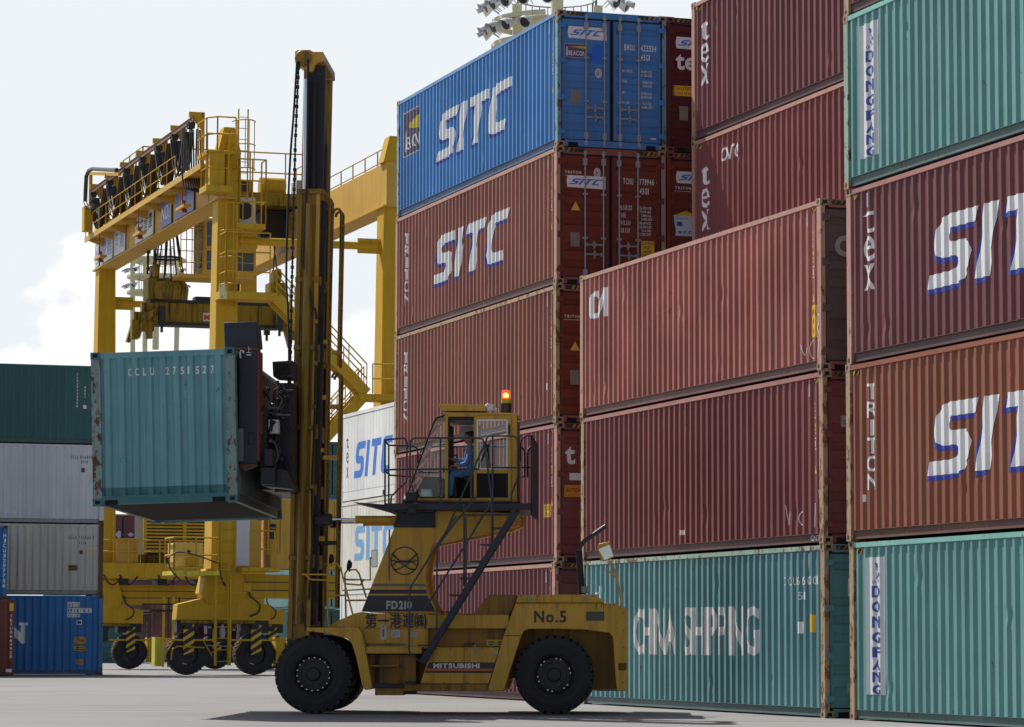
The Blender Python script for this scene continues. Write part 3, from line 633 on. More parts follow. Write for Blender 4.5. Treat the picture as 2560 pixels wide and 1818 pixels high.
# second row behind it: only the door ends of the two top ones show
c = container('wine red container at the top, right behind the bright blue one', grid(SA, T2, 4*HC), body=P_wine, post=P_wine, cast=P_redbr, var=2)
header_marks(c); sitc_door(c, 2.24, 0.24); f = Flat(); f.text('tex', 0.22, 1.80, 0.38, None, gap=0.02, bold=0.03); on_door(c, f, 'lettering', wh())
f = Flat().rect(0.12, 1.22, 0.82, 1.44); on_door(c, f, 'caution_label', yel(), 0.004); f = Flat(); f.text('CAUTION', 0.17, 1.35, 0.07, None, gap=0.15, total=0.5); f.text('2.9m 9.6H', 0.17, 1.25, 0.05, None, gap=0.15, total=0.45); on_door(c, f, 'caution_label', blk(), 0.007); plate(c, 0.3, 0.7)
c = container('red brown container with slanted logo plate beside the doors of the brown one', grid(SA, T2, 3*HC), body=P_doorbrown, post=P_doorbrown, cast=P_redbr, var=0)
header_marks(c); sitc_door(c, 2.25, 0.24); small_triton(c, 2.12)
f = Flat().poly([(0.16, 1.55), (0.45, 1.66), (0.74, 1.55), (0.70, 1.2), (0.72, 1.12), (0.20, 1.12), (0.22, 1.2)]); on_door(c, f, 'sticker', plain('sticker_pale', (0.55, 0.6, 0.7)), 0.004)
f = Flat().poly([(0.16, 1.555), (0.45, 1.66), (0.74, 1.555)]); on_door(c, f, 'sticker', yel(), 0.006)
f = Flat(); f.text('Quick', 0.2, 1.48, 0.05, None, total=0.3); f.rect(0.24, 1.33, 0.36, 1.42); f.text('acc', 0.27, 1.18, 0.07, None, total=0.3, bold=0.03); on_door(c, f, 'sticker', navy, 0.008)

# --- three-high stack right of it
c = container('faded red container with short white logo, on top of the three-high stack', grid(SB, T1, 2*HC), body=P_pink, door=paint('paint_grey_brown_door', (0.10, 0.07, 0.065), rust=0.1, seed=40), post=R_pink, cast=R_tan, rail=R_pink, var=1)
f = Flat().poly([(0.62, 1.35), (0.95, 1.30), (1.08, 1.55), (1.04, 1.55), (0.88, 1.5), (0.72, 1.55), (0.72, 2.15), (0.9, 2.2), (1.02, 2.05), (1.1, 2.05), (0.98, 2.42), (0.66, 2.36), (0.5, 2.1), (0.5, 1.55)])
f.poly([(0.98, 1.30), (1.28, 2.45), (1.58, 2.45), (1.60, 1.28), (1.42, 1.28), (1.42, 1.9), (1.36, 2.1), (1.12, 1.30)]); f.v = [(p[0], 1.93+(p[1]-1.28)*0.5) for p in f.v]; on_side(c, f, 'logo', wh())
side_marks(c, 'CAIU8821171'); f = Flat().rect(11.70, 0.58, 11.99, 1.12); on_side(c, f, 'caution_label', yel())
f = Flat(); f.text('CAU', 11.72, 0.95, 0.11, 0.07); f.text('9', 11.80, 0.79, 0.11, 0.08); f.text('H', 11.80, 0.63, 0.11, 0.08); on_side(c, f, 'caution_label', blk(), 0.006)
f = Flat(); f.stroke([(12.05, 0.95), (12.12, 0.92), (12.1, 0.8), (12.04, 0.72), (12.12, 0.6), (12.08, 0.4), (12.05, 0.2)], 0.016); f.lay('chalk_scrawl', wh(), c, lambda a, z: Vector((a, -0.003, z)))
f = Flat(); f.ring(11.75, 0.38, 0.16, 0.018, sx=0.6); f.stroke([(11.3, 0.5), (11.42, 0.3), (11.5, 0.45)], 0.015); on_side(c, f, 'chalk_scrawl', wh())
header_marks(c); f = Flat(); f.text('CAI', 0.28, 1.95, 0.33, None, gap=0.05, bold=0.05, total=0.8); on_door(c, f, 'logo', plain('faded_logo', (0.32, 0.30, 0.28)))
for z in (0.36, 1.42, 1.71, 2.50): f = Flat().rect(0.2, z, 1.1, z+0.05); 
c = container('dark red container in the middle of the three-high stack', grid(SB, T1+0.02, HC), body=P_maroon, post=R_tan, cast=R_tan, rail=paint('rail_pink', (0.30, 0.14, 0.13), rust=0.2, seed=33), var=2)
side_marks(c, 'DRYU9022649'); header_marks(c); f = Flat().rect(0.35, 1.95, 0.98, 2.14); on_door(c, f, 'sticker', plain('sticker_grey', (0.35, 0.35, 0.34)), 0.004); f = Flat(); f.text('CARLISLE', 0.39, 2.0, 0.07, None, total=0.55); on_door(c, f, 'lettering', blk(), 0.007)
f = Flat(); f.ring(11.2, 0.45, 0.12, 0.02, sx=0.8); f.stroke([(11.75, 0.68), (11.72, 0.28)], 0.02); f.stroke([(11.95, 0.9), (12.0, 0.4)], 0.015); f.stroke([(10.55, 0.7), (10.62, 0.35), (10.68, 0.6)], 0.015); on_side(c, f, 'chalk_scrawl', wh())
f = Flat(); f.text('GNT', 11.55, 0.06, 0.09, None, gap=0.1, total=0.38); f.lay('chalk_scrawl', wh(), c, lambda a, z: Vector((a, 0.044, z)))
f = Flat(); f.rect(5.55, 0.34, 5.7, 0.43); on_side(c, f, 'sticker', wh())
c = container('blue green container with tall white lettering, bottom of the three-high stack', grid(SB, T1+0.03, 0), body=P_teal2, post=R_tan, cast=R_tan, rail=paint('rail_green_grey', (0.24, 0.34, 0.29), rust=0.6, seed=34), var=0)
f = Flat()
f.text('CHINA', 3.02, 1.04, 0.88, None, gap=0.04, bold=0.02, total=2.2); f.text('SHIPPING', 5.66, 1.04, 0.88, None, gap=0.08, bold=0.02, total=3.6); on_side(c, f, 'lettering', plain('marking_faded_white', (0.62, 0.63, 0.65), 0.6, var=0.3, scale=5))
f = Flat(); f.text('CCLU 666000 1', 10.45, 2.22, 0.15, 0.09); f.text('45G1', 10.95, 1.97, 0.14, 0.09); f.rect(0.78, 1.95, 0.83, 2.42); f.rect(0.78, 2.2, 1.0, 2.24); f.rect(0.95, 2.0, 1.0, 2.36); f.rect(0.78, 2.04, 1.0, 2.08); f.rect(11.05, 1.4, 11.2, 1.6); on_side(c, f, 'lettering', wh())
f = Flat().rect(11.55, 1.42, 11.72, 1.72); on_side(c, f, 'warning_label', yel()); header_marks(c)
f = Flat().rect(0.45, 2.02, 1.1, 2.32); on_door(c, f, 'logo_plate', wh(), 0.004)
f = Flat(); 
for q in ((0.5, 2.07, 0.53, 2.27), (0.5, 2.23, 0.72, 2.27), (0.5, 2.07, 0.72, 2.11), (0.62, 2.04, 0.68, 2.30), (0.68, 2.15, 0.95, 2.18), (0.80, 2.23, 0.98, 2.27), (0.80, 2.07, 0.98, 2.11)): f.rect(*q)
on_door(c, f, 'logo', navy, 0.008); f = Flat().rect(0.5, 1.05, 1.05, 1.12); on_door(c, f, 'sticker', plain('sticker_grey', (0.35, 0.35, 0.34)), 0.004); f = Flat().rect(0.42, 0.42, 0.62, 0.58); on_door(c, f, 'sticker', plain('sticker_grey', (0.35, 0.35, 0.34)), 0.004)
mb = MB(); mb.box(11.52, 0.006, 2.50, 11.57, 0.04, 2.74); mb.build('ventilator', galv(), c)
# second row behind the three-high stack
for i, (lb, P_, vr) in enumerate((('maroon container above another maroon one, behind the three-high stack', P_maroon2, 0), ('dark red container with small italic lettering, under the topmost maroon one', P_maroon, 1))):
    c = container(lb, grid(SB, T2, (4-i)*HC), body=P_, post=R_pink, cast=R_tan, rail=R_pink, var=vr)
    f = Flat(); f.column('tex', 0.72, 2.42 if i == 0 else 2.30, 0.42, 0.42, gap=0.10, bold=0.0); on_side(c, f, 'lettering', wh()); header_marks(c)
    fl = hazard(0.2, 0.5, HC-0.20, HC-0.13, 2); on_side(c, fl, 'hazard_stripes', hzm())
    if i == 1: f = Flat(); f.text('ONTO', 1.6, 2.25, 0.28, None, gap=0.1, bold=0.02, total=0.9, shear=0.2); on_side(c, f, 'lettering', wh())
# --- nearest stack at the right edge
def dong(c):
    f = Flat().rect(0.62, 0.42, 1.27, 2.62); on_side(c, f, 'name_strip', plain('strip_white', (0.62, 0.64, 0.66), 0.5, var=0.08), 0.004)
    f = Flat(); f.column('DONG', 1.02, 2.16, 0.185, 0.30, gap=0.32, bold=0.02); f.column('FANG', 1.02, 1.18, 0.165, 0.30, gap=0.20, bold=0.02)
    f.ring(1.03, 2.46, 0.06, 0.016, sx=1.3); f.stroke([(0.95, 2.52), (1.05, 2.42), (1.15, 2.33), (0.98, 2.30), (1.12, 2.24)], 0.03); f.ring(0.92, 2.22, 0.025, 0.01); f.ring(1.08, 2.22, 0.025, 0.01)
    on_side(c, f, 'lettering', navy, 0.008)
GD = lambda z, dt=0: grid(SD, T1+dt, z)
c = container('maroon container only partly in the picture, above the upper green one', GD(4*HC, 0.02), body=P_maroon2, post=R_tan, cast=R_tan, var=2)
c = container('sea green container with vertical blue lettering, high up under the partly seen maroon one', GD(3*HC), body=P_teal, post=R_teal, cast=R_tan, rail=paint('rail_pale_green', (0.16, 0.36, 0.32), rust=0.3, seed=35), var=0); dong(c)
c = container('maroon container with part of a huge slanted logo, between green and orange brown ones', GD(2*HC, 0.03), body=P_maroon2, post=R_pink, cast=R_tan, rail=paint('rail_pink', (0.30, 0.14, 0.13), rust=0.2, seed=33), var=1)
f = Flat(); f.column('tex', 0.82, 2.50, 0.42, 0.36, gap=0.10, bold=0.0); on_side(c, f, 'lettering', wh()); on_side(c, sitc(3.05, 0.92, 1.10, 5.7, sh=(-0.075, -0.075)), 'logo', [wh(), plain('logo_shadow', (0.03, 0.05, 0.35), 0.5)]); fl = hazard(0.2, 0.4, HC-0.20, HC-0.13, 2); on_side(c, fl, 'hazard_stripes', hzm())
mb = MB(); mb.box(0.80, 0.006, 2.50, 0.86, 0.04, 2.74); mb.build('ventilator', galv(), c)
c = container('orange brown container with part of a huge slanted logo, second from the ground at right', GD(HC, 0.0), body=paint('paint_orange_brown', (0.25, 0.088, 0.052), rust=0.12, fade=0.1, seed=36), post=R_tan, cast=R_tan, var=2)
f = Flat(); f.column('TRITON', 0.96, 2.52, 0.26, 0.30, gap=0.12, bold=0.02); f.rect(0.62, 0.62, 0.68, 0.74); on_side(c, f, 'lettering', wh()); on_side(c, sitc(3.05, 0.92, 1.10, 5.7, sh=(-0.075, -0.075)), 'logo', [wh(), plain('logo_shadow', (0.03, 0.05, 0.35), 0.5)]); fl = hazard(0.2, 0.45, HC-0.20, HC-0.13, 3); on_side(c, fl, 'hazard_stripes', hzm())
c = container('sea green container with vertical blue lettering, standing on the ground at the right edge', GD(0, 0.04), body=P_teal, post=R_tan, cast=R_tan, rail=paint('rail_pale_green', (0.16, 0.36, 0.32), rust=0.3, seed=35), var=1); dong(c); fl = hazard(0.2, 0.45, HC-0.20, HC-0.13, 3); on_side(c, fl, 'hazard_stripes', hzm())

# --- left stack, long sides to the viewer
def gridx(px, d, z, Lc): # right-hand end corner seen at source pixel px, depth d
    p = Vector(((px-1280)*d/FPX, d, 0)); return Matrix.Translation(p - V*Lc + Vector((0, 0, z))) @ Matrix.Rotation(TH, 4, 'Z')
c = container('royal blue container with orange labels on the ground, bottom of the left stack', gridx(263, 116.2, 0, 12.192), body=P_royal, post=paint('post_worn_blue', (0.05, 0.14, 0.28), rust=0.45, seed=41), cast=R_dark, detail=1, var=0)
LL = 12.192
f = Flat().rect(LL-1.31, 2.45, LL-0.86, 2.64).rect(LL-1.31, 2.25, LL-0.42, 2.42).rect(LL-1.31, 2.09, LL-0.86, 2.22).rect(LL-0.97, 1.82, LL-0.78, 1.99); on_side(c, f, 'number_plate', plain('strip_white', (0.62, 0.64, 0.66), 0.5, var=0.08))
f = Flat(); f.text('HJCU', LL-1.29, 2.47, 0.14, 0.065, gap=0.4, bold=0.02); f.text('195670 8', LL-1.29, 2.27, 0.13, 0.065, gap=0.4, bold=0.02); f.text('45G1', LL-1.29, 2.11, 0.09, 0.05, gap=0.7, bold=0.02); f.rect(LL-0.94, 1.86, LL-0.81, 1.95); on_side(c, f, 'lettering', blk(), 0.006)
f = Flat().rect(LL-1.04, 1.13, LL-0.62, 1.38).rect(LL-1.05, 0.88, LL-0.62, 1.05).rect(LL-0.97, 0.39, LL-0.71, 0.56); on_side(c, f, 'warning_label', plain('label_orange2', (0.55, 0.26, 0.02)))
f = Flat(); f.text('29', LL-1.02, 1.27, 0.08, 0.06, bold=0.02); f.text('9.', LL-1.02, 1.15, 0.08, 0.06, bold=0.02); f.text('HIG', LL-0.86, 1.19, 0.12, 0.055, bold=0.03, gap=0.15); f.rect(LL-0.98, 0.98, LL-0.7, 1.01); f.rect(LL-1.02, 0.91, LL-0.66, 0.94); f.rect(LL-0.93, 0.5, LL-0.75, 0.52); f.rect(LL-0.9, 0.43, LL-0.78, 0.46); on_side(c, f, 'warning_label', blk(), 0.006)
f = Flat().poly([(LL-3.62, 1.89), (LL-3.40, 1.89), (LL-2.99, 1.52), (LL-2.99, 1.78), (LL-3.06, 1.80), (LL-3.08, 1.84), (LL-3.06, 1.89), (LL-2.76, 1.89), (LL-2.74, 1.84), (LL-2.77, 1.79), (LL-2.83, 1.78), (LL-2.83, 1.18), (LL-2.86, 1.13), (LL-2.94, 1.13), (LL-3.50, 1.60), (LL-3.50, 1.25), (LL-3.40, 1.25), (LL-3.40, 1.15), (LL-3.62, 1.15)]); on_side(c, f, 'logo', wh(), 0.005)
c = container('dirty cream container with rust patch, second from the bottom of the left stack', gridx(261, 116.2, HC, 12.192), Hc=STD, body=P_cream, post=R_dark, cast=R_dark, detail=1, var=1)
f = Flat(); f.text('OOLU 740865 0', LL-1.27, 2.03, 0.12, 0.05, gap=0.3, total=0.92, bold=0.02); f.text('42G1', LL-0.91, 1.84, 0.10, 0.05, gap=0.3, bold=0.02); f.rect(LL-0.88, 1.48, LL-0.75, 1.62); on_side(c, f, 'lettering', blk())
f = Flat().rect(LL-0.59, 1.48, LL-0.47, 1.62); on_side(c, f, 'warning_label', yel()); f = Flat().rect(LL-1.27, 0.88, LL-0.94, 1.08); on_side(c, f, 'rust_patch', paint('rust_patch', (0.22, 0.13, 0.06), rust=1.0, seed=5))
c = container('light grey container above the dirty cream one, partly behind the lifted container', gridx(261, 116.2, HC+STD, 12.192), body=P_white, post=P_white, cast=R_dark, detail=1, var=2)
f = Flat(); f.text('OOLU 844895 3', LL-1.25, 2.36, 0.12, 0.05, gap=0.3, total=0.92, bold=0.02); f.text('45G1', LL-0.88, 2.2, 0.10, 0.05, gap=0.3, bold=0.02); f.rect(LL-0.85, 1.87, LL-0.72, 2.03); on_side(c, f, 'lettering', blk())
c = container('dark green container on top of the left stack', gridx(259, 116.2, 2*HC+STD, 12.192), body=P_green, post=P_green, detail=1, var=0)
f = Flat(); f.column('CLHU9043350', LL-1.0, 2.6, 0.09, 0.05, gap=0.3, bold=0.02); f.column('45G1', LL-0.72, 2.13, 0.09, 0.05, gap=0.3, bold=0.02); f.rect(LL-0.78, 1.3, LL-0.66, 1.43); on_side(c, f, 'lettering', wh())
c = container('blue container whose white-lettered end post shows at the left edge of the picture', gridx(22, 112.3, 2.69, 6.058), Lc=6.058, Hc=STD, body=P_royal, post=P_royal, cast=R_dark, detail=1, var=1)
f = Flat(); f.column('HJCU3207756', 5.94, 2.30, 0.13, 0.10, gap=0.35, bold=0.02); f.lay('lettering', wh(), c, lambda a, z: Vector((a, -0.004, z)))
c = container('low brick red flat rack with vertical white lettering at the left edge', gridx(42, 112.3, 0, 6.058), Lc=6.058, Hc=2.69, body=P_redbr, post=P_redbr, cast=P_redbr, detail=1, var=2, skip=('roof',), cat='flat rack', name='flat_rack')
f = Flat(); f.column('TRIU0664928', 5.94, 2.15, 0.105, 0.09, gap=0.35, bold=0.02); f.rect(5.78, 0.14, 5.98, 0.25); f.lay('lettering', wh(), c, lambda a, z: Vector((a, -0.004, z)))
f = Flat().rect(5.87, 2.28, 6.02, 2.55); f.lay('warning_label', yel(), c, lambda a, z: Vector((a, -0.004, z)))

# --- white refrigerated containers behind the truck
def reefer_mesh(Lc, Hc):
    mb = MB(); mb.box(0.1, 0.03, 0.16, Lc-0.1, CW-0.03, Hc-0.04)
    return mb
def reefer(label, M, body, Lc=12.192, Hc=HC):
    root = empty('refrigerated_container', label, 'refrigerated container', 'white refrigerated containers behind the truck', M); root['L'] = Lc; root['H'] = Hc
    mb = MB(); nb = 32; w = (Lc-0.3)/nb
    mb.box(0.1, 0.035, 0.30, Lc-0.1, CW-0.035, Hc-0.13)
    for i in range(nb): mb.box(0.15+i*w+0.014, 0.016, 0.32, 0.15+(i+1)*w-0.014, 0.04, Hc-0.15)
    mb.build('side_wall', body, root)
    mb = MB(); mb.box(0.02, 0.0, Hc-0.13, Lc-0.02, CW, Hc-0.02); mb.build('roof', body, root)
    mb = MB(); mb.box(0.1, 0.02, 0.03, Lc-0.1, CW-0.02, 0.30); mb.cur = 1
    for x in (Lc/2-1.1, Lc/2+0.85): mb.box(x, 0.012, 0.05, x+0.3, 0.1, 0.19)
    mb.build('bottom_rail', [body, hole()], root)
    for x in (0, Lc-0.16):
        for y in (0, CW-0.14): mb = MB(); mb.box(x, y, 0.0, x+0.16, y+0.14, Hc); mb.build('corner_post', body, root)
    return root
MR = lambda z: grid(101.35, 27.2, z)
c = reefer('upper white refrigerated container with bright blue slanted logo, behind the truck', MR(2*HC), P_reefer)
fr = lambda a, z: Vector((a, 0.012, z))
sitc(1.55, 0.72, 1.15, 4.6, 0.28).lay('logo', bluel, c, fr); f = Flat(); f.column('tex', 0.75, 2.1, 0.36, 0.26, gap=0.35); f.lay('lettering', plain('marking_brown', (0.08, 0.03, 0.02)), c, fr)
f = Flat(); f.text('SZLU 904156', 9.6, 2.45, 0.12, 0.09); f.text('45R1', 10.2, 2.25, 0.12, 0.09); f.lay('lettering', blk(), c, fr)
c = reefer('lower white refrigerated container with pale blue logo, behind the truck', MR(HC), paint('paint_white_reefer_warm', (0.66, 0.65, 0.58), rust=0.1, fade=0.1, streak=0.3, seed=26, dirtc=(0.42, 0.4, 0.34), rough=0.4))
sitc(1.7, 0.95, 1.1, 4.6, 0.05).lay('logo', plain('marking_pale_blue', (0.16, 0.36, 0.62)), c, fr)
c = reefer('bottom white refrigerated container, mostly behind the truck body', MR(0), P_reefer)
# ------------------------------------------------------------------ the truck (large forklift with a high mast)
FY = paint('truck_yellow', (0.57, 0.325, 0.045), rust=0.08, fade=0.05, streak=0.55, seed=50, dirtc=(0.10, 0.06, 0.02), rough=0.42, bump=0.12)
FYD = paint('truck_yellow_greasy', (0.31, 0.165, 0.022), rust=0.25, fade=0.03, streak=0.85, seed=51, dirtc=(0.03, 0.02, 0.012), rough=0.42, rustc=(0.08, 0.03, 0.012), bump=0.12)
GRS = paint('black_grease', (0.02, 0.02, 0.024), rust=0.0, fade=0.02, streak=0.3, seed=52, rough=0.4)
PLT = paint('blue_black_steel', (0.030, 0.034, 0.048), rust=0.1, fade=0.06, streak=0.3, seed=53, rough=0.5)
RAILM = plain('dark_handrail', (0.045, 0.05, 0.065), 0.45, 0.2)
CHROME = plain('polished_rod', (0.75, 0.76, 0.78), 0.12, 1.0, var=0.04)
TYRE = plain('tyre_rubber', (0.022, 0.022, 0.026), 0.8, var=0.35, scale=9, bump=0.15)
RIMM = plain('rim_dark', (0.018, 0.018, 0.022), 0.6, var=0.4)
def glassmat(name, tint=(0.75, 0.85, 0.85), rough=0.02, mixf=0.75):
    m = bpy.data.materials.new(name); m.use_nodes = True; t = m.node_tree; t.nodes.clear()
    o = N(t, 'ShaderNodeOutputMaterial'); tr = N(t, 'ShaderNodeBsdfTransparent'); gl = N(t, 'ShaderNodeBsdfGlossy'); gl.inputs['Roughness'].default_value = rough
    tr.inputs['Color'].default_value = tint+(1,); fr = N(t, 'ShaderNodeFresnel'); fr.inputs['IOR'].default_value = 1.5
    ad = N(t, 'ShaderNodeMath', operation='MULTIPLY_ADD'); t.links.new(fr.outputs[0], ad.inputs[0]); ad.inputs[1].default_value = 1.0; ad.inputs[2].default_value = 1-mixf; ad.use_clamp = True
    mx = N(t, 'ShaderNodeMixShader'); t.links.new(ad.outputs[0], mx.inputs[0]); t.links.new(tr.outputs[0], mx.inputs[1]); t.links.new(gl.outputs[0], mx.inputs[2]); t.links.new(mx.outputs[0], o.inputs[0]); return m
GLASS = glassmat('cab_glass', (0.88, 0.93, 0.92), mixf=1.0); DGLASS = plain('dark_tinted_glass', (0.006, 0.006, 0.009), 0.3); DGLASS.node_tree.nodes['Principled BSDF'].inputs['Specular IOR Level'].default_value = 0.12
TA = -0.045; TO = Vector((0, 55.2, 0)); TM = Matrix.Translation(TO) @ Matrix.Rotation(TA, 4, 'Z'); TMI = TM.inverted()
def ray(px, py): return CAMROT @ Vector(((px-1280)/FPX, -(py-909)/FPX, -1))
def TP(px, py, c):      # photo pixel -> truck coordinates (length, width c, height)
    o = TMI @ Vector((0, 0, CAMH)); d = TMI.to_3x3() @ ray(px, py); k = (c-o.y)/d.y
    return Vector((o.x+d.x*k, c, o.z+d.z*k))
def ZA(x, y): return (640+x/2.8, 1220+y/2.8)
def ZB(x, y): return (920+x/4.274, 960+y/4.274)
def ZC(x, y): return (1060+x/3.007, 1260+y/3.007)
def ZD(x, y): return (640+x/2.707, 100+y/2.707)
def ZE(x, y): return (560+x/3.2475, 760+y/3.2475)
def TPs(Z, pts, c): return [TP(*Z(*p), c) for p in pts]
def poly2(Z, pts, c): return [(p.x, p.z) for p in TPs(Z, pts, c)]
truck = empty('container_forklift', 'big yellow mast forklift numbered 5, holding a container up at its left side', 'forklift', None, TM)
def tprism(name, Z, pts, c0, c1, mat, bevel=0.012, parent=None, ref=None):
    mb = MB(); mb.prism(poly2(Z, pts, c0 if ref is None else ref), c0, c1); return mb.build(name, mat, parent or truck, bevel=bevel)
def tbox(name, Z, x0, y0, x1, y1, c0, c1, mat, bevel=0.01, parent=None): return tprism(name, Z, [(x0, y1), (x1, y1), (x1, y0), (x0, y0)], c0, c1, mat, bevel, parent)
def ttube(name, Z, pts, r, mat, c=None, parent=None, n=8):
    mb = MB(); P = [TP(*Z(p[0], p[1]), p[2] if len(p) > 2 else c) for p in pts]; P = smooth(P) if name in ('hose', 'hydraulic_hose', 'chain') else P; mb.tube(P, r, n); return mb.build(name, mat, parent or truck)
# wheels
def wheel(px, py, c0, c1, r, nm, bolts, paired=False, face=-1):
    ctr = TP(px, py, c0); cx, cz = ctr.x, r+0.001
    w = empty('wheel', None, None, None, Matrix.Translation((cx, 0, cz)), truck); del w
    o = bpy.context.scene.collection.objects[-1]
    return o, cx, cz
def tyre_mesh(r, w):
    mb = MB(); ri = r*0.50
    prof = [(ri, 0.03), (ri+0.03, 0.008), (ri+0.07, 0.0), (ri+0.075, 0.006), (r*0.74, -0.006), (r*0.76, -0.012), (r*0.78, -0.006), (r*0.86, 0.0), (r*0.93, 0.018), (r*0.955, 0.05), (r*0.955, w-0.05), (r*0.93, w-0.018), (r*0.86, w), (r*0.7, w), (ri, w-0.03)]
    mb.lathe(prof, (0, 0, 0), (0, 1, 0), 64, close=False)
    nl = 30
    for i in range(nl):
        for s in (0, 1):
            t = 2*math.pi*(i+0.5*s)/nl; dt = 2*math.pi/nl*0.33
            y0, y1 = (0.004, w*0.47) if s == 0 else (w*0.53, w-0.004)
            vs = []
            for (yy, rr_in, rr_out) in ((y0, r*0.93 if s == 0 else r*0.95, r*0.985 if s == 0 else r), (y1, r*0.95 if s == 0 else r*0.93, r if s == 0 else r*0.985)):
                sk = 0.35*dt*(1 if s == 0 else -1)*(1 if yy == y1 else -1)
                for tt in (t-dt+sk, t+dt+sk):
                    for rr in (rr_in, rr_out): vs.append((rr*math.cos(tt), yy, rr*math.sin(tt)))
            mb.add(vs, [(0, 1, 3, 2), (4, 6, 7, 5), (0, 4, 5, 1), (2, 3, 7, 6), (1, 5, 7, 3), (0, 2, 6, 4)])
    return mb.mesh('tyre', 30)
TYM = tyre_mesh(0.682, 0.39)
def rim_mesh(nb, rb, paired):
    mb = MB(); r = 0.345
    mb.lathe([(r, 0.03), (r-0.015, 0.01), (r-0.03, 0.03), (r-0.04, 0.09), (0.30, 0.10), (0.295, 0.07), (0.22, 0.06), (0.215, 0.075), (0.12, 0.075), (0.105, 0.03), (0.05, 0.02), (0.001, 0.02)], (0, 0, 0), (0, 1, 0), 48, close=False)
    mb.lathe([(r, 0.03), (r, 0.36)], (0, 0, 0), (0, 1, 0), 48, close=False)
    return mb.mesh('rim', 30)
RIM = rim_mesh(16, .27, 0)
BOLT = plain('wheel_bolt', (0.45, 0.45, 0.46), 0.3, 0.8)
def put_wheel(x, c, angs, rb, far=False):
    w = empty('wheel', None, None, None, Matrix.Translation((x, c, 0.683)), truck)
    link('tyre', TYM, TYRE, w); 
    rm = link('rim', RIM, RIMM, w)
    if not far:
        mb = MB()
        for a in angs:
            t = math.radians(a); mb.lathe([(0.013, -0.012), (0.013, 0.05)], (rb*math.cos(t), 0.04, rb*math.sin(t)), (0, 1, 0), 6)
        mb.build('bolts', BOLT, w)
    return w
xf = TP(*ZA(400, 1312), 0.08).x; xr = TP(*ZC(978, 1292), 0.08).x
fa = [i*22.5+a for i in range(8) for a in (0, )]; FA = [12, 30, 52, 68, 88, 105, 132, 150, 168, 192, 212, 228, 250, 268, 290, 310, 328, 348]
for c_, far in ((0.08, False), (0.50, True), (2.30, True), (2.72, True)): put_wheel(xf, c_, [i*20+6 for i in range(18)], 0.285, far)
RA = [k*60+d for k in range(6) for d in (-8, 8)]
for c_, far in ((0.08, False), (2.5, True)): put_wheel(xr, c_, [a+15 for a in RA], 0.285, far)
mb = MB(); mb.cyl((xf, 0.3, 0.683), (xf, 2.9, 0.683), 0.16, 16); mb.build('axle', GRS, truck)
mb = MB(); mb.cyl((xr, 0.3, 0.683), (xr, 2.7, 0.683), 0.14, 16); mb.build('axle', GRS, truck)
# body
tprism('front_fender', ZA, [(350, 978), (712, 975), (742, 1010), (816, 1395), (800, 1412), (762, 1414), (742, 1380), (700, 1180), (672, 1092), (640, 1055), (560, 1035), (500, 1018), (355, 1002)], 0.0, 0.85, FY)
tprism('front_fender', ZA, [(350, 978), (712, 975), (742, 1010), (816, 1395), (800, 1412), (762, 1414), (742, 1380), (700, 1180), (672, 1092), (640, 1055), (560, 1035), (500, 1018), (355, 1002)], 2.3, 3.12, FY, ref=0.0)
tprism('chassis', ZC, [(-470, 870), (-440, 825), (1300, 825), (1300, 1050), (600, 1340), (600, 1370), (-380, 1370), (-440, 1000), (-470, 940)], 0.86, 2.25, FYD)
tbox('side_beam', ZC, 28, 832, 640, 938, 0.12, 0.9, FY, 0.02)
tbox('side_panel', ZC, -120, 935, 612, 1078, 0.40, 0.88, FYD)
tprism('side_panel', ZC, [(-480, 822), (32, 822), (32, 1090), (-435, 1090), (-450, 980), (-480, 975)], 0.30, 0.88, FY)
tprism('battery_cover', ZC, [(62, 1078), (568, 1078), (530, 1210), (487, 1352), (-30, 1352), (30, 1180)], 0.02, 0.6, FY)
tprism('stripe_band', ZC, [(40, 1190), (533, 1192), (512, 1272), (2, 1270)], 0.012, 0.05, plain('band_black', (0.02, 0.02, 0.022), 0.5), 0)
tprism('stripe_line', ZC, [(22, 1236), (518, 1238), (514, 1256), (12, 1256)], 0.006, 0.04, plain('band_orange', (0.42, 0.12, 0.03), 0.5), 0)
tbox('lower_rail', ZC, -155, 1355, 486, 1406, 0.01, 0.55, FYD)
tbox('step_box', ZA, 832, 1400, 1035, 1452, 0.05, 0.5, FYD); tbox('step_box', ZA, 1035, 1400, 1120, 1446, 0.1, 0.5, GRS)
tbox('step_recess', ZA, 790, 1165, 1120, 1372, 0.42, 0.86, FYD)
tbox('step_edge', ZA, 770, 1112, 1160, 1160, 0.05, 0.5, FY); tbox('step_edge', ZA, 795, 1240, 1000, 1252, 0.05, 0.5, FYD); tbox('step_edge', ZA, 815, 1372, 1040, 1402, 0.0, 0.5, PLT)
tbox('vent', ZA, 832, 1170, 862, 1236, 0.36, 0.43, GRS, 0); tbox('vent', ZA, 832, 1262, 862, 1362, 0.38, 0.43, GRS, 0)
cwp = [(685, 748), (1450, 748), (1462, 762), (1525, 785), (1525, 1198), (1460, 1200), (1460, 1250), (1525, 1252), (1525, 1408), (1450, 1408), (1440, 1300), (1420, 1000), (1395, 970), (1200, 945), (1000, 940), (790, 940), (748, 958), (725, 1010), (598, 1408), (480, 1408), (490, 1360), (598, 992)]
tprism('counterweight', ZC, cwp, 0.0, 0.82, FY, 0.015)
tprism('counterweight', ZC, cwp, 2.2, 3.0, FY, 0.015, ref=0.0)
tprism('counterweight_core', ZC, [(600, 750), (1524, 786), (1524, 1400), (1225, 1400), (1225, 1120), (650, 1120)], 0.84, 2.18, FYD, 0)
tbox('joint_line', ZC, 596, 988, 728, 993, -0.004, 0.05, GRS, 0)
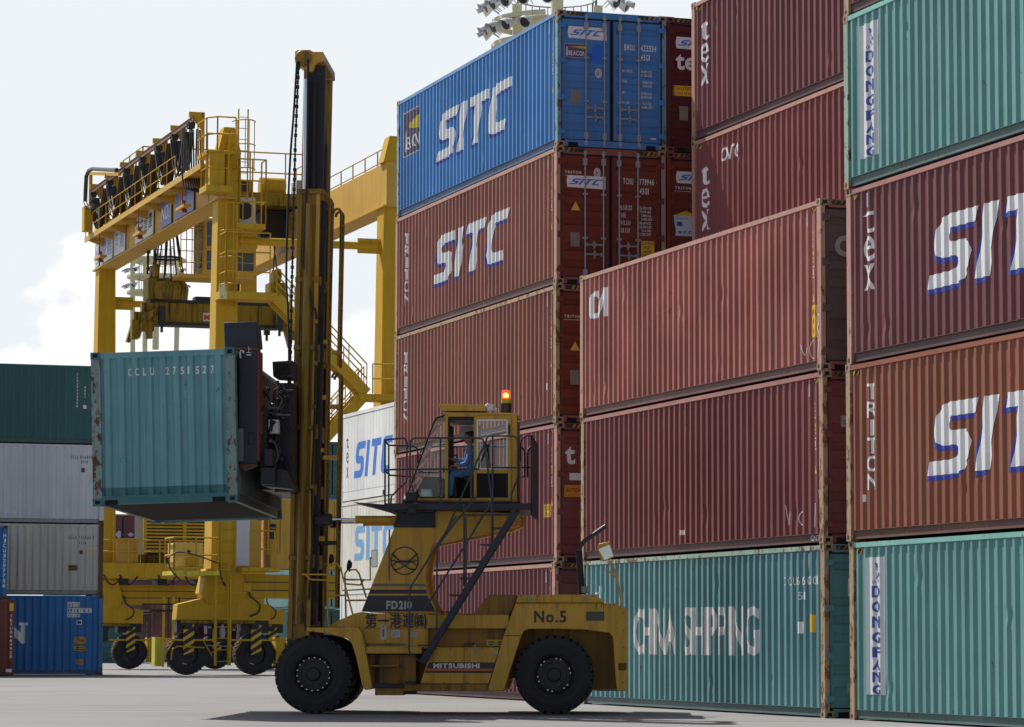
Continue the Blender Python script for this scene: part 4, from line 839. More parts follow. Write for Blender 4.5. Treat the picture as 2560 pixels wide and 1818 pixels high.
tbox('recessed_lamp', ZC, 1218, 810, 1355, 878, -0.006, 0.05, plain('lamp_black', (0.01, 0.01, 0.012), 0.25), 0.004)
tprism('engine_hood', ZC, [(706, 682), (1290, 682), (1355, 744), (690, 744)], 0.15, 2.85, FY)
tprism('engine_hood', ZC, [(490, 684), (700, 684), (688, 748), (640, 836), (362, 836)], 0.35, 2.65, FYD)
tprism('front_hood', ZA, [(500, 975), (560, 935), (690, 878), (740, 868), (740, 980)], 0.35, 2.65, FY)
tp_ = [ZA(738, 866), ZA(965, 285), ZA(990, 150), ZC(725, 70), ZC(722, 150), ZC(640, 185), ZC(400, 235), ZC(75, 297), ZC(50, 335), ZC(22, 450), ZC(12, 560), ZC(30, 660), ZC(70, 745), ZC(118, 832)]
I_ = lambda x, y: (x, y)
tprism('cab_tower', I_, tp_, 0.55, 0.75, FY, 0.01); tprism('cab_tower', I_, [(p[0], p[1]) for p in tp_], 2.15, 2.35, FY, 0.01, ref=0.55)
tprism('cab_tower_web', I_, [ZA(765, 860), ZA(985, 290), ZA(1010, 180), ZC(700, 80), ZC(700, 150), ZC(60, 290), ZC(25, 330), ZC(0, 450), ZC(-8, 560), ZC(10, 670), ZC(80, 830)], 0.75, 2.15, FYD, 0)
tprism('tower_plate', ZA, [(992, 168), (1252, 170), (1252, 278), (958, 276), (972, 240)], 0.50, 0.56, PLT, 0.006)
def ex(y): return 738+(865-y)*0.391
def band(y0, y1, xr0, xr1, mat, cc=0.542): tprism('tower_band', ZA, [(ex(y1)+2, y1), (xr1, y1), (xr0, y0), (ex(y0)+2, y0)], cc, 0.56, mat, 0)
band(672, 688, 1188, 1190, plain('band_grey', (0.10, 0.11, 0.13), 0.5)); band(712, 740, 1192, 1197, plain('band_navy', (0.02, 0.022, 0.035), 0.5)); band(754, 863, 1200, 1254, plain('band_navy', (0.02, 0.022, 0.035), 0.5))
def tflat(fl, name, mat, c): return fl.lay(name, mat, truck, lambda a, z: Vector((a, c, z)))
def xz(Z, x, y, c): p = TP(*Z(x, y), c); return p.x, p.z
cx, cz = xz(ZA, 1040, 510, 0.54); kz = 1/2.8/FPX*55.7
f = Flat(); f.ring(cx, cz, 100*kz, 9*kz, n=48)
def st(pts, w=11): f.stroke([(cx+p[0]*kz, cz-p[1]*kz) for p in pts], w*kz)
st([(-88, -50+0)]+[(-88+176*i/12, -52+62*math.sin(math.pi*i/12)) for i in range(1, 12)]+[(88, -50)], 12)
for sg in (-1, 1): st([(sg*x, y) for x, y in ((-96, -4), (-70, 0), (-40, 10), (0, 34), (35, 56), (60, 62), (78, 60))], 10)
st([(-92, 36), (-66, 16), (-35, 4), (0, 0), (35, 4), (66, 16), (92, 36)], 9)
tflat(f, 'emblem', blk(), 0.540)
def ttext(txt, Z, x, y0, y1, total, mat, c, bold=0.0, name='lettering', gap=0.15):
    a, z = xz(Z, x, y1, c); a2, _ = xz(Z, x+total, y1, c); _, z2 = xz(Z, x, y0, c)
    f = Flat(); f.text(txt, a, z, z2-z, None, gap=gap, bold=bold, total=a2-a); return tflat(f, name, mat, c)
silver = plain('lettering_silver', (0.42, 0.42, 0.40), 0.4)
ttext('FD210', ZA, 912, 790, 846, 178, silver, 0.533, 0.045)
ttext('No.5', ZC, 828, 800, 888, 242, blk(), -0.004, 0.03)
ttext('MITSUBISHI', ZC, 70, 1198, 1232, 348, plain('lettering_white', (0.62, 0.62, 0.62), 0.4), 0.004, 0.05, gap=0.10)
ttext('第一港運㈱', ZA, 764, 892, 972, 425, blk(), 0.285, 0.006, gap=0.1); ttext('第一港運㈱', ZA, 767, 892, 972, 425, blk(), 0.283, 0.006, gap=0.1); ttext('第一港運㈱', ZA, 765.5, 890, 970, 425, blk(), 0.281, 0.006, gap=0.1)
for x0, y0, x1, y1 in ((873, 962, 912, 1062), (948, 995, 1010, 1044), (1086, 1010, 1132, 1046)):
    f = Flat(); a, z = xz(ZA, x0, y1, 0.295); a2, z2 = xz(ZA, x1, y0, 0.295); f.rect(a, z, a2, z2); tflat(f, 'notice', plain('notice_white', (0.45, 0.46, 0.45), 0.5), 0.293)
    f = Flat(); 
    if x1-x0 < 45: 
        f.rect(a+(a2-a)*.42, z+(z2-z)*.84, a+(a2-a)*.58, z+(z2-z)*.98); f.rect(a+(a2-a)*.3, z+(z2-z)*.89, a+(a2-a)*.7, z+(z2-z)*.93); f.rect(a+(a2-a)*.35, z+(z2-z)*.2, a+(a2-a)*.65, z+(z2-z)*.75)
    else:
        for q in range(4): f.rect(a+(a2-a)*.08, z+(z2-z)*(.16+.2*q), a+(a2-a)*.58, z+(z2-z)*(.21+.2*q))
        f.rect(a+(a2-a)*.72, z+(z2-z)*.3, a+(a2-a)*.8, z+(z2-z)*.7)
    tflat(f, 'notice_print', plain('print_green', (0.03, 0.12, 0.10), 0.5), 0.289)
f = Flat(); a, z = xz(ZC, 470, 1068, 0.39); f.rect(a, z, a+0.33, z+0.11); tflat(f, 'caution_plate', plain('plate_yellow', (0.55, 0.42, 0.02), 0.5), 0.388)
f = Flat(); f.rect(a+0.02, z+0.06, a+0.14, z+0.08); f.rect(a+0.19, z+0.06, a+0.31, z+0.08); f.rect(a+0.04, z+0.02, a+0.12, z+0.04); f.rect(a+0.2, z+0.02, a+0.3, z+0.04); tflat(f, 'caution_print', blk(), 0.385)
ttube('chain', ZC, [(380, 1060, 0.0), (388, 1100, -0.01), (384, 1148, 0.0)], 0.012, galv()); ttube('grab_handle', ZC, [(302, 1075, 0.3), (305, 1055, 0.28), (375, 1050, 0.28), (380, 1062, 0.3)], 0.012, PLT)
# rusty drips on the counterweight
f = Flat()
for x, l in ((1290, 55), (1330, 40), (1345, 66), (1362, 30), (1395, 45)):
    a, z = xz(ZC, x, 752, 0); a2, z2 = xz(ZC, x+8, 752+l, 0); f.poly([(a, z), (a2, z), ((a+a2)/2+0.004, z2)])
tflat(f, 'rust_runs', plain('rust_run', (0.12, 0.045, 0.015), 0.7), -0.003)
# seams, bolts, hinges, grime on the body
for (Z, x0, y0, x1, y1, cc) in ((ZC, 300, 1080, 303, 1190, 0.018), (ZC, 300, 1272, 303, 1350, 0.018), (ZC, 900, 684, 903, 742, 0.148), (ZC, 1110, 684, 1113, 742, 0.148), (ZA, 905, 870, 908, 1110, 0.298), (ZA, 750, 984, 1210, 986, 0.298), (ZC, 1000, 748, 1003, 800, -0.002), (ZC, 380, 834, 383, 936, 0.118), (ZA, 935, 300, 937, 660, 0.548), (ZC, 120, 1356, 123, 1404, 0.008), (ZC, 380, 1356, 383, 1404, 0.008)):
    tbox('panel_seam', Z, x0, y0, x1, y1, cc, cc+0.03, GRS, 0)
mb = MB()
for (Z, x, y, cc) in [(ZC, x_, 1092, 0.015) for x_ in (90, 200, 320, 440, 540)] + [(ZC, x_, 1342, 0.015) for x_ in (20, 150, 320, 460)] + [(ZC, x_, 694, 0.145) for x_ in (730, 860, 960, 1150, 1270)] + [(ZC, x_, 760, -0.004) for x_ in (720, 900, 1100, 1430)] + [(ZA, x_, 1002, 0.0) for x_ in (400, 480, 560, 640, 700)] + [(ZA, 1000+k*25, 262, 0.495) for k in range(9)] + [(ZC, 1500, y_, -0.004) for y_ in (820, 950, 1080, 1340)]:
    p = TP(*Z(x, y), cc); mb.lathe([(0.012, -0.006), (0.012, 0.01)], p, (0, 1, 0), 6)
mb.build('bolts', plain('bolt_head', (0.10, 0.07, 0.03), 0.5), truck)
for (Z, x, y, cc) in ((ZC, 1210, 712, 0.14), (ZC, 800, 712, 0.14), (ZC, 540, 1130, 0.01)):
    p = TP(*Z(x, y), cc); mb = MB(); mb.box(p.x-0.035, cc-0.012, p.z-0.02, p.x+0.035, cc+0.01, p.z+0.02); mb.cyl((p.x-0.01, cc-0.02, p.z), (p.x+0.03, cc-0.02, p.z), 0.008, 6); mb.build('latch', galv(), truck)
def smear(pts, cc, mat): 
    f = Flat(); P = [xz(Z_, x, y, cc) for Z_, x, y in pts]; f.poly(P); tflat(f, 'grease_stain', mat, cc-0.0015)
GM = plain('grease_film', (0.11, 0.065, 0.02), 0.35, var=0.6, scale=14)
smear([(ZA, 770, 1082), (ZA, 840, 1090), (ZA, 930, 1084), (ZA, 1050, 1092), (ZA, 1060, 1100), (ZA, 940, 1106), (ZA, 850, 1102), (ZA, 775, 1108)], 0.296, GM)
smear([(ZA, 928, 292), (ZA, 940, 292), (ZA, 938, 640), (ZA, 931, 655), (ZA, 926, 560)], 0.546, GM)
smear([(ZC, 1280, 1396), (ZC, 1446, 1390), (ZC, 1450, 1407), (ZC, 1290, 1407)], -0.0, GM)
for i in range(14):
    x = 620+i*60+(i*37 % 23); l = 6+(i*29 % 30); smear([(ZC, x, 750), (ZC, x+4, 750), (ZC, x+3, 750+l), (ZC, x+1, 750+l)], 0.0, GM) if 700 < x < 1440 else None
# tilt cylinders
for c_ in (0.72, 2.2):
    p = TP(*ZA(705, 220), 0.72); q = TP(*ZA(985, 220), 0.72); r_ = TP(*ZA(520, 218), 0.72)
    mb = MB(); mb.cyl((p.x, c_, p.z), (q.x+0.3, c_, q.z), 0.063, 20); mb.cyl((p.x-0.02, c_, p.z), (p.x+0.03, c_, p.z), 0.069, 20); cyl_ = mb.build('tilt_cylinder', FY, truck)
    mb = MB(); mb.cyl((r_.x-0.1, c_, p.z), (p.x, c_, p.z), 0.026, 14); mb.build('piston_rod', CHROME, cyl_)
    mb = MB(); mb.box(r_.x-0.16, c_-0.08, p.z-0.1, r_.x+0.03, c_+0.08, p.z+0.1); mb.build('clevis', GRS, cyl_, bevel=0.02)
# ---------------- mast
MST = paint('mast_greasy_yellow', (0.28, 0.16, 0.018), rust=0.3, fade=0.03, streak=1.3, seed=57, dirtc=(0.03, 0.02, 0.012), rough=0.4, rustc=(0.07, 0.03, 0.012))
def mp(y, dx=0.0):  # px x of the outer mast's left edge at source row y
    return 747 + (y-491)*(722-747)/(1550-491) + dx
def leanbox(name, xa, xb, ya, yb, c0, c1, mat, bevel=0.008, parent=None):
    return tprism(name, I_, [(mp(yb)+xa, yb), (mp(yb)+xb, yb), (mp(ya)+xb, ya), (mp(ya)+xa, ya)], c0, c1, mat, bevel, parent, ref=0.45)
for c0, c1 in ((0.45, 0.62), (2.26, 2.43)):
    leanbox('outer_mast_upright', 0, 54, 480, 1600, c0, c1, MST if c0 < 1 else GRS)
leanbox('mast_flange', -2, 10, 484, 1598, 0.40, 0.45, MST); leanbox('mast_flange', 44, 54, 484, 1598, 0.41, 0.45, FY)
leanbox('hose_channel', 54, 66, 500, 1560, 0.6, 0.9, GRS, 0); leanbox('mast_back_channel', 50, 62, 500, 1590, 1.9, 2.3, GRS, 0)
leanbox('inner_mast_upright', 4, 56, 160, 1590, 0.64, 0.80, GRS); leanbox('inner_mast_upright', 4, 52, 160, 1590, 2.08, 2.24, MST)
leanbox('inner_mast_edge', 3, 10, 165, 1000, 0.60, 0.64, MST, 0); leanbox('chain_guard', 28, 50, 190, 1560, 0.9, 1.2, GRS); leanbox('chain_guard', 34, 48, 330, 1560, 1.75, 1.95, GRS)
for (ya, yb) in ((470, 500), (1385, 1420), (690, 712), (860, 905), (1060, 1098), (1210, 1240)):
    leanbox('mast_cross_member', 44, 60, ya, yb, 0.5, 2.45, MST)
    leanbox('mast_collar', -3, 58, ya+4, ya+16, 0.36, 0.46, MST, 0.004)
tprism('crosshead', ZD, [(263, 78), (278, 67), (368, 67), (385, 80), (455, 80), (458, 140), (430, 150), (400, 165), (388, 205), (366, 215), (300, 180), (265, 155)], 0.5, 0.85, FY, 0.01)
tprism('crosshead_beam', ZD, [(372, 82), (455, 81), (460, 148), (372, 150)], 0.86, 2.42, MST, 0.01, ref=0.5)
tprism('crosshead', ZD, [(300, 80), (455, 80), (458, 140), (430, 150), (400, 165), (366, 215), (300, 180)], 2.43, 2.55, MST, 0.01, ref=0.5)
p = TP(*ZD(320, 105), 0.48); mb = MB(); mb.lathe([(0.02, -0.02), (0.13, -0.02), (0.15, 0), (0.13, 0.02), (0.15, 0.10), (0.02, 0.10)], p+Vector((0, -0.02, -0.05)), (0, 1, 0), 24); mb.build('sheave', MST, truck)
mb = MB(); mb.lathe([(0.001, 0), (0.035, 0), (0.035, 0.05), (0.001, 0.05)], (p.x, 0.46, p.z+0.0), (0, 1, 0), 12); mb.build('sheave_pin', R_dark, truck)
# lift cylinder: dirty barrel below, shiny rod above
ttube('lift_cylinder', I_, [(mp(1560)+26, 1560), (mp(510)+26, 510)], 0.068, MST, 0.33, n=20)
ttube('lift_cylinder_rod', I_, [(mp(515)+17, 515), (mp(198)+13, 198)], 0.05, CHROME, 0.50, n=20); ttube('lift_cylinder_rod', I_, [(mp(515)+38, 515), (mp(198)+34, 198)], 0.03, GRS, 0.5, n=14)
# roller chain with links, hoses
def chain(name, pts, c, w, mat):
    P = [TP(x, y, c) for x, y in pts]; mb = MB(); pitch = 0.085
    for a, b in zip(P[:-1], P[1:]):
        n = max(1, int((b-a).length/pitch)); 
        for i in range(n):
            q0 = a.lerp(b, i/n); q1 = a.lerp(b, (i+0.72)/n); ww = w if i % 2 else w*0.62
            mb.beam(q0, q1, ww, 0.05, (0, 1, 0))
        mb.beam(a, b, w*0.5, 0.03, (0, 1, 0))
    return mb.build(name, mat, truck)
chain('lift_chain', [ZD(290, 145), ZD(266, 700), ZD(251, 1300), ZE(548, 0), ZE(540, 460), ZE(535, 900)], 0.42, 0.052, GRS)
ttube('hose', I_, [ZD(277, 150), ZD(255, 500), ZD(232, 800), ZD(212, 1250), ZD(205, 1620), ZE(520, 60), ZE(528, 470), ZE(520, 720)], 0.02, GRS, 0.38)
ttube('hose', I_, [ZD(352, 130), ZD(348, 700), ZD(335, 1200), ZD(320, 1480), ZD(345, 1600), ZE(715, 0), ZE(750, 110), ZE(745, 470), ZE(735, 1000), ZE(715, 1480), (780, 1360), (772, 1500)], 0.022, GRS, 0.3)
ttube('hose', I_, [ZE(668, 250), ZE(655, 800), ZE(640, 1300), (752, 1400), (750, 1480)], 0.012, FY, 0.34)
ttube('hose', I_, [ZA(310, 600), ZA(320, 800), ZA(345, 960), ZA(350, 1000)], 0.02, GRS, 0.3)
for (x, y) in ((748, 140), (742, 480), (730, 830), (712, 1480)): tbox('hose_clamp', ZE, x-14, y-14, x+14, y+18, 0.24, 0.34, MST, 0.004)
# ladders on the back of the mast
def mladder(x, yt, yb, c0, hook=True):
    mb = MB()
    for c_ in (c0, c0+0.42):
        top = TP(x, yt, c0); bot = TP(x-3-(yb-yt)*0.012, yb, c0); pts = [Vector((bot.x, c_, bot.z)), Vector((top.x, c_, top.z))]
        if hook: pts += [Vector((top.x-0.03*k-0.0, c_, top.z+0.09*math.sin(k*math.pi/6))) + Vector((-0.07*(1-math.cos(k*math.pi/6)) + 0.03*k, 0, 0)) for k in range(1, 7)]
        mb.tube(pts, 0.024, 8)
    z = bot.z+0.15
    while z < top.z: f_ = (z-bot.z)/(top.z-bot.z); xx = bot.x+(top.x-bot.x)*f_; mb.tube([(xx, c0, z), (xx, c0+0.42, z)], 0.014, 6); z += 0.3
    mb.build('ladder', MST, truck)
mladder(824, 500, 905, 0.75); mladder(853, 535, 915, 0.9); mladder(818, 915, 1515, 0.75); mladder(850, 945, 1520, 0.9)
for (x, y, w) in ((762, 290, 75), (880, 375, 60), (755, 740, 75), (850, 815, 80), (740, 1170, 70), (800, 1230, 120)):
    tbox('ladder_bracket', ZE, x, y, x+w, y+34, 0.7, 0.9, FY, 0.006)
tbox('ladder_bracket', ZA, 400, 338, 480, 372, 0.7, 0.9, FY, 0.006); tbox('ladder_bracket', ZA, 440, 370, 560, 400, 0.8, 1.0, GRS, 0.006); tbox('mast_hinge', ZA, 400, 195, 520, 262, 0.5, 0.95, GRS, 0.02); tbox('mast_foot', ZA, 215, 930, 395, 1130, 0.5, 2.4, GRS, 0.02)
# front guard rails and mirrors
for pts, c_ in (([(512, 975), (502, 900), (500, 560), (520, 535), (565, 530), (592, 560), (700, 972)], 0.15), ([(318, 605), (500, 606)], 0.2), ([(345, 606), (385, 642), (505, 645)], 0.2), ([(500, 752), (642, 752)], 0.15), ([(630, 905), (622, 600), (640, 575), (700, 572), (722, 600), (772, 770)], 1.2), ([(628, 640), (800, 645), (800, 490), (812, 488)], 1.2), ([(630, 672), (730, 680), (752, 645)], 1.2), ([(628, 788), (770, 786)], 1.2)):
    ttube('guard_rail', ZA, pts, 0.016, FY, c_)
mb = MB(); p = TP(*ZA(830, 495), 1.2); mb.box(p.x-0.055, 1.17, p.z-0.155, p.x+0.055, 1.2, p.z+0.155); mir = mb.build('mirror', plain('mirror_shell', (0.16, 0.05, 0.04), 0.4), truck, bevel=0.012)
mb = MB(); mb.box(p.x-0.045, 1.155, p.z-0.145, p.x+0.045, 1.165, p.z+0.145); mb.build('mirror_glass', plain('mirror_glass', (0.30, 0.33, 0.34), 0.12, 1.0, var=0.05), mir)
for (x, y) in ((530, 498), (655, 540)):
    p = TP(*ZA(x, y), 0.5); mb = MB(); mb.lathe([(0.001, -0.04), (0.05, -0.035), (0.085, 0.0), (0.09, 0.03), (0.001, 0.04)], p, (-0.6, -0.2, 0.1), 16); mb.tube([p, p-Vector((0, 0, 0.12))], 0.012); mb.build('work_lamp', GRS, truck)
# rear mirror, exhaust, rear lamp
ttube('mirror_pole', ZC, [(1490, 768), (1475, 680), (1452, 560), (1405, 425)], 0.018, FY, 0.1); ttube('mirror_pole', ZC, [(1460, 580), (1420, 530), (1365, 492)], 0.015, FY, 0.1)
mb = MB(); mb.prism(poly2(ZC, [(1302, 330), (1312, 300), (1398, 283), (1432, 400), (1350, 435), (1325, 420)], 0.1), 0.02, 0.14); mir = mb.build('mirror', FY, truck, bevel=0.02)
tprism('mirror_glass', ZC, [(1312, 340), (1395, 305), (1424, 392), (1356, 424)], 0.008, 0.018, MATS['mirror_glass'], 0, mir)
ttube('exhaust_pipe', ZC, [(1185, 680), (1168, 350), (1176, 318), (1205, 280), (1368, 166)], 0.040, plain('exhaust_steel', (0.06, 0.05, 0.055), 0.5, 0.3), 0.9, n=14); ttube('exhaust_guard', ZC, [(1186, 680), (1165, 352)], 0.058, GRS, 0.9, n=14)
p = TP(*ZC(1210, 645), 0.4); mb = MB(); mb.box(p.x-0.06, 0.35, p.z-0.06, p.x+0.06, 0.45, p.z+0.06); mb.cyl((p.x, 0.4, p.z-0.1), (p.x, 0.4, p.z), 0.02); mb.build('work_lamp', plain('lamp_housing', (0.2, 0.2, 0.2), 0.4), truck, bevel=0.01)
# ---------------- operator's platform, rails, stair
pl = tbox('cab_platform', ZB, 170, 1275, 1745, 1345, -0.12, 2.55, PLT, 0.01)
tprism('platform_brace', ZB, [(230, 1345), (700, 1350), (700, 1365), (290, 1372)], 0.1, 2.3, PLT, 0)
tprism('platform_wing', ZB, [(-160, 1262), (170, 1288), (235, 1365), (0, 1300)], 0.3, 1.5, PLT, 0.004)
mb = MB(); a = TP(*ZB(1745, 560), -0.12); b_ = TP(*ZB(1745, 1395), -0.12)
for i in range(16):
    y0 = -0.1+i*0.165; mb.box(a.x-0.01, y0, b_.z, a.x+0.03, y0+0.10, a.z)
mb.box(a.x, -0.1, b_.z, a.x+0.02, 2.5, b_.z+0.06); mb.box(a.x, -0.1, a.z-0.06, a.x+0.02, 2.5, a.z); mb.box(a.x+0.005, -0.1, b_.z, a.x+0.012, 2.5, a.z); mb.build('louvre_screen', PLT, truck)
NC = -0.10
for pts in ([(182, 1285), (182, 610), (172, 598)], [(172, 600), (378, 578), (404, 590), (416, 625), (416, 1010), (405, 1045), (250, 1200), (243, 1285)], [(172, 920), (440, 908)],
            [(490, 1170), (470, 1090), (450, 1030), (450, 640), (462, 600), (495, 577), (1190, 577), (1225, 592), (1245, 640)], [(450, 912), (1190, 912)], [(775, 580), (775, 1310)], [(1103, 580), (1103, 1315)],
            [(1255, 640), (1265, 585), (1292, 556), (1556, 556), (1588, 575), (1598, 610), (1598, 1010), (1530, 1180), (1530, 1262), (1330, 1260)], [(1340, 895), (1585, 895)], [(1332, 558), (1332, 1640)],
            [(1245, 640), (810, 1640)], [(1245, 640), (1310, 1130), (1330, 1270)], [(1318, 1255), (1090, 1640)]):
    ttube('handrail', ZB, pts, 0.0165, RAILM, NC)
for pts in ([(222, 1285), (222, 655), (172, 600)], [(222, 655), (480, 665), (520, 685), (532, 740), (532, 850)], [(172, 925), (235, 975), (475, 992)], [(560, 740), (575, 690), (610, 668), (1590, 672)], [(520, 940), (560, 995), (800, 1002)], [(535, 945), (780, 948)],
            [(1626, 830), (1626, 640), (1645, 585), (1690, 552), (1756, 556)], [(1756, 556), (1756, 1270)], [(1640, 892), (1756, 892)], [(1636, 675), (1665, 700), (1672, 760), (1672, 990), (1615, 996)], [(1740, 675), (1712, 700), (1704, 760), (1704, 1000)]):
    ttube('handrail', ZB, pts, 0.0165, RAILM, 1.9)
for c_ in (-0.62, -0.05):
    a, b_ = TP(*ZC(690, 60), -0.3), TP(*ZC(-10, 1190), -0.3); mb = MB(); mb.beam((a.x, c_, a.z), (b_.x, c_, b_.z), 0.03, 0.095, (0, 0, 1)); mb.build('stair_stringer', PLT, truck)
a, b_ = TP(*ZC(690, 60), -0.3), TP(*ZC(-10, 1190), -0.3)
for i in range(1, 9):
    q = b_.lerp(a, i/9); mb = MB(); mb.box(q.x-0.24, -0.61, q.z-0.01, q.x+0.04, -0.06, q.z+0.012); mb.build('stair_tread', PLT, truck)
for pts in ([(660, 80), (285, 85), (262, 100), (110, 310), (98, 345), (95, 950)], [(300, 0), (300, 620)], [(315, 100), (315, 600)], [(510, 0), (510, 335)], [(500, 0), (322, 290), (0, 800)], [(395, -60), (110, 300)]):
    ttube('handrail', ZC, pts, 0.0165, RAILM, -0.5)
ttube('handrail', ZA, [(1400, 200), (1268, 400), (1085, 690), (1075, 730), (1070, 1140), (1085, 1170), (1150, 1215)], 0.016, RAILM, -0.5)
tbox('stair_foot', ZA, 1040, 1355, 1110, 1376, -0.6, 0.0, PLT); tprism('tower_reflector', ZC, [(635, 165), (680, 130), (725, 125), (722, 150), (700, 168), (640, 184)], 0.5, 0.54, plain('orange_reflector', (0.5, 0.16, 0.02), 0.3), 0)
# ---------------- cab
CI, CO = 0.40, 1.85
cab = empty('cab', None, None, None, None, truck)
def cprism(name, pts, c0, c1, mat, bevel=0.008, Z=ZB): return tprism(name, Z, pts, c0, c1, mat, bevel, cab)
def cbox(name, x0, y0, x1, y1, c0, c1, mat, bevel=0.006): return tbox(name, ZB, x0, y0, x1, y1, c0, c1, mat, bevel, cab)
for c0, c1 in ((CI, CI+0.05), (CO-0.05, CO)):
    cprism('cab_frame', [(395, 1222), (1600, 1222), (1600, 1268), (368, 1268)], c0, c1, FY); cprism('cab_frame', [(835, 318), (1592, 318), (1592, 350), (838, 350)], c0, c1, FY)
    cbox('cab_frame', 818, 320, 856, 1225, c0, c1, FY); cbox('cab_frame', 1530, 345, 1592, 1225, c0, c1, FY)
    cprism('windscreen_pillar', [(398, 1222), (412, 1222), (715, 402), (745, 368), (835, 334), (835, 318), (745, 345), (702, 390)], c0, c1, GRS)
cbox('rear_window', 1530, 380, 1590, 1000, CI+0.06, CO-0.06, DGLASS, 0); cbox('rear_panel', 1560, 1000, 1592, 1225, CI+0.06, CO-0.06, FY)
cprism('cab_roof', [(830, 300), (1592, 312), (1592, 332), (830, 330)], CI-0.01, CO+0.01, FY); cprism('cab_floor', [(370, 1240), (1600, 1240), (1600, 1270), (368, 1268)], CI, CO, PLT, 0)
for cc_ in (CI+0.02, CO-0.03):
    mb = MB(); mb.add([(a_, cc_, z_) for a_, z_ in poly2(ZB, [(414, 1205), (712, 408), (745, 374), (818, 342), (818, 1205)], CI)], [(0, 1, 2, 3, 4)]); mb.build('side_window', GLASS, cab, fix=False)
mb = MB(); P = [TP(*ZB(x, y), CI) for x, y in ((402, 1215), (706, 398), (745, 352), (832, 322))]
for a, b_ in zip(P[:-1], P[1:]): mb.add([(a.x, CI+0.05, a.z), (b_.x, CI+0.05, b_.z), (b_.x, CO-0.05, b_.z), (a.x, CO-0.05, a.z)], [(0, 1, 2, 3)])
mb.build('windscreen', GLASS, cab, fix=False)
cprism('kick_panel', [(480, 1212), (600, 990), (800, 1000), (800, 1212)], CI+0.3, CO-0.2, GRS)
cprism('sunshade', [(730, 215), (1245, 222), (1262, 290), (800, 288)], CI-0.05, CO-0.3, FY, 0.004)
# sliding door, slid open to the rear
dr = cbox('sliding_door', 1130, 345, 1160, 1248, CI-0.04, CI-0.01, FY)
for q in ((1160, 345, 1495, 378), (1495, 345, 1528, 1248), (1160, 915, 1495, 956), (1160, 1216, 1495, 1248)): tbox('door_frame', ZB, *q, CI-0.04, CI-0.01, FY, 0.004, dr)
for q in ((1160, 378, 1178, 915), (1478, 378, 1494, 915), (1178, 378, 1478, 394), (1178, 900, 1478, 915)): tbox('window_frame', ZB, *q, CI-0.045, CI-0.005, plain('aluminium', (0.5, 0.5, 0.52), 0.35, 0.8), 0.002, dr)
tbox('door_window', ZB, 1178, 394, 1478, 900, CI-0.03, CI-0.025, GLASS, 0, dr); tbox('door_window', ZB, 1160, 956, 1495, 1216, CI-0.03, CI-0.02, DGLASS, 0, dr); tbox('door_handle', ZB, 1500, 430, 1516, 540, CI-0.07, CI-0.04, GRS, 0.004, dr)
cbox('far_side_panel', 856, 960, 1530, 1225, CO-0.05, CO-0.03, GRS); cbox('roof_lining', 856, 350, 1130, 385, CI+0.06, CO-0.06, GRS); cbox('far_post', 855, 350, 915, 960, CO-0.08, CO-0.03, GRS); cbox('notice_sheet', 990, 445, 1205, 600, CO-0.12, CO-0.115, plain('paper', (0.6, 0.62, 0.62), 0.6), 0)
mb = MB(); p = TP(*ZB(905, 425), 1.2); mb.lathe([(0.001, 0), (0.055, 0.0), (0.055, 0.02), (0.001, 0.03)], p, (0.3, -1, 0.1), 16); mb.build('cab_fan', plain('paper', (0.6, 0.62, 0.62)), cab)
cprism('console', [(860, 880), (900, 860), (960, 905), (930, 960), (960, 1225), (880, 1225)], 0.95, 1.6, GRS)
p = TP(*ZB(880, 850), 1.05); mb = MB(); ring = [p+Vector((0.05*math.sin(t)*1.0+0.10*math.cos(t), 0.17*math.sin(t), 0.15*math.cos(t))) for t in [i*math.pi/10 for i in range(21)]]; mb.tube(ring, 0.014, 8, False); mb.tube([p, TP(*ZB(880, 960), 1.05)], 0.02); mb.build('steering_wheel', GRS, cab)
seat = cprism('seat', [(1010, 985), (1290, 985), (1300, 1040), (1020, 1045)], 0.82, 1.32, GRS, 0.03); cprism('seat_back', [(1195, 985), (1270, 985), (1300, 640), (1225, 640)], 0.85, 1.3, GRS, 0.03); cbox('seat_base', 1080, 1040, 1230, 1225, 0.9, 1.25, GRS)
# beacon and lamps on the cab roof
p = TP(*ZB(1475, 310), 0.6); bx = p.x
z0, z1, z2, z3 = p.z, TP(*ZB(1475, 210), 0.6).z, TP(*ZB(1475, 160), 0.6).z, TP(*ZB(1475, 66), 0.6).z
mb = MB(); mb.lathe([(0.095, 0), (0.098, z1-z0), (0.001, z1-z0)], (bx, 0.6, z0), (0, 0, 1), 24); be = mb.build('beacon', plain('beacon_base', (0.015, 0.015, 0.015), 0.4), cab)
mb = MB(); mb.lathe([(0.088, 0), (0.088, z2-z1)], (bx, 0.6, z1), (0, 0, 1), 24); mb.build('beacon_collar', plain('beacon_yellow', (0.55, 0.42, 0.02), 0.35), be)
m, t, b = new_mat('beacon_glow'); b.inputs['Base Color'].default_value = (0.75, 0.08, 0.01, 1); b.inputs['Roughness'].default_value = 0.15; b.inputs['Emission Color'].default_value = (1, 0.16, 0.015, 1); b.inputs['Emission Strength'].default_value = 0.55
mb = MB(); h = z3-z2; mb.lathe([(0.078, 0), (0.078, h*0.8), (0.070, h*0.93), (0.04, h), (0.001, h)], (bx, 0.6, z2), (0, 0, 1), 24); mb.build('beacon_lens', m, be)
m, t, b = new_mat('beacon_bulb'); b.inputs['Emission Color'].default_value = (1, 0.5, 0.05, 1); b.inputs['Emission Strength'].default_value = 2.2
mb = MB(); mb.lathe([(0.001, -0.05), (0.045, -0.045), (0.05, 0.0), (0.03, 0.03), (0.001, 0.04)], (bx, 0.6-0.062, z2+h*0.42), (0, 0, 1), 16); mb.build('beacon_bulb', m, be)
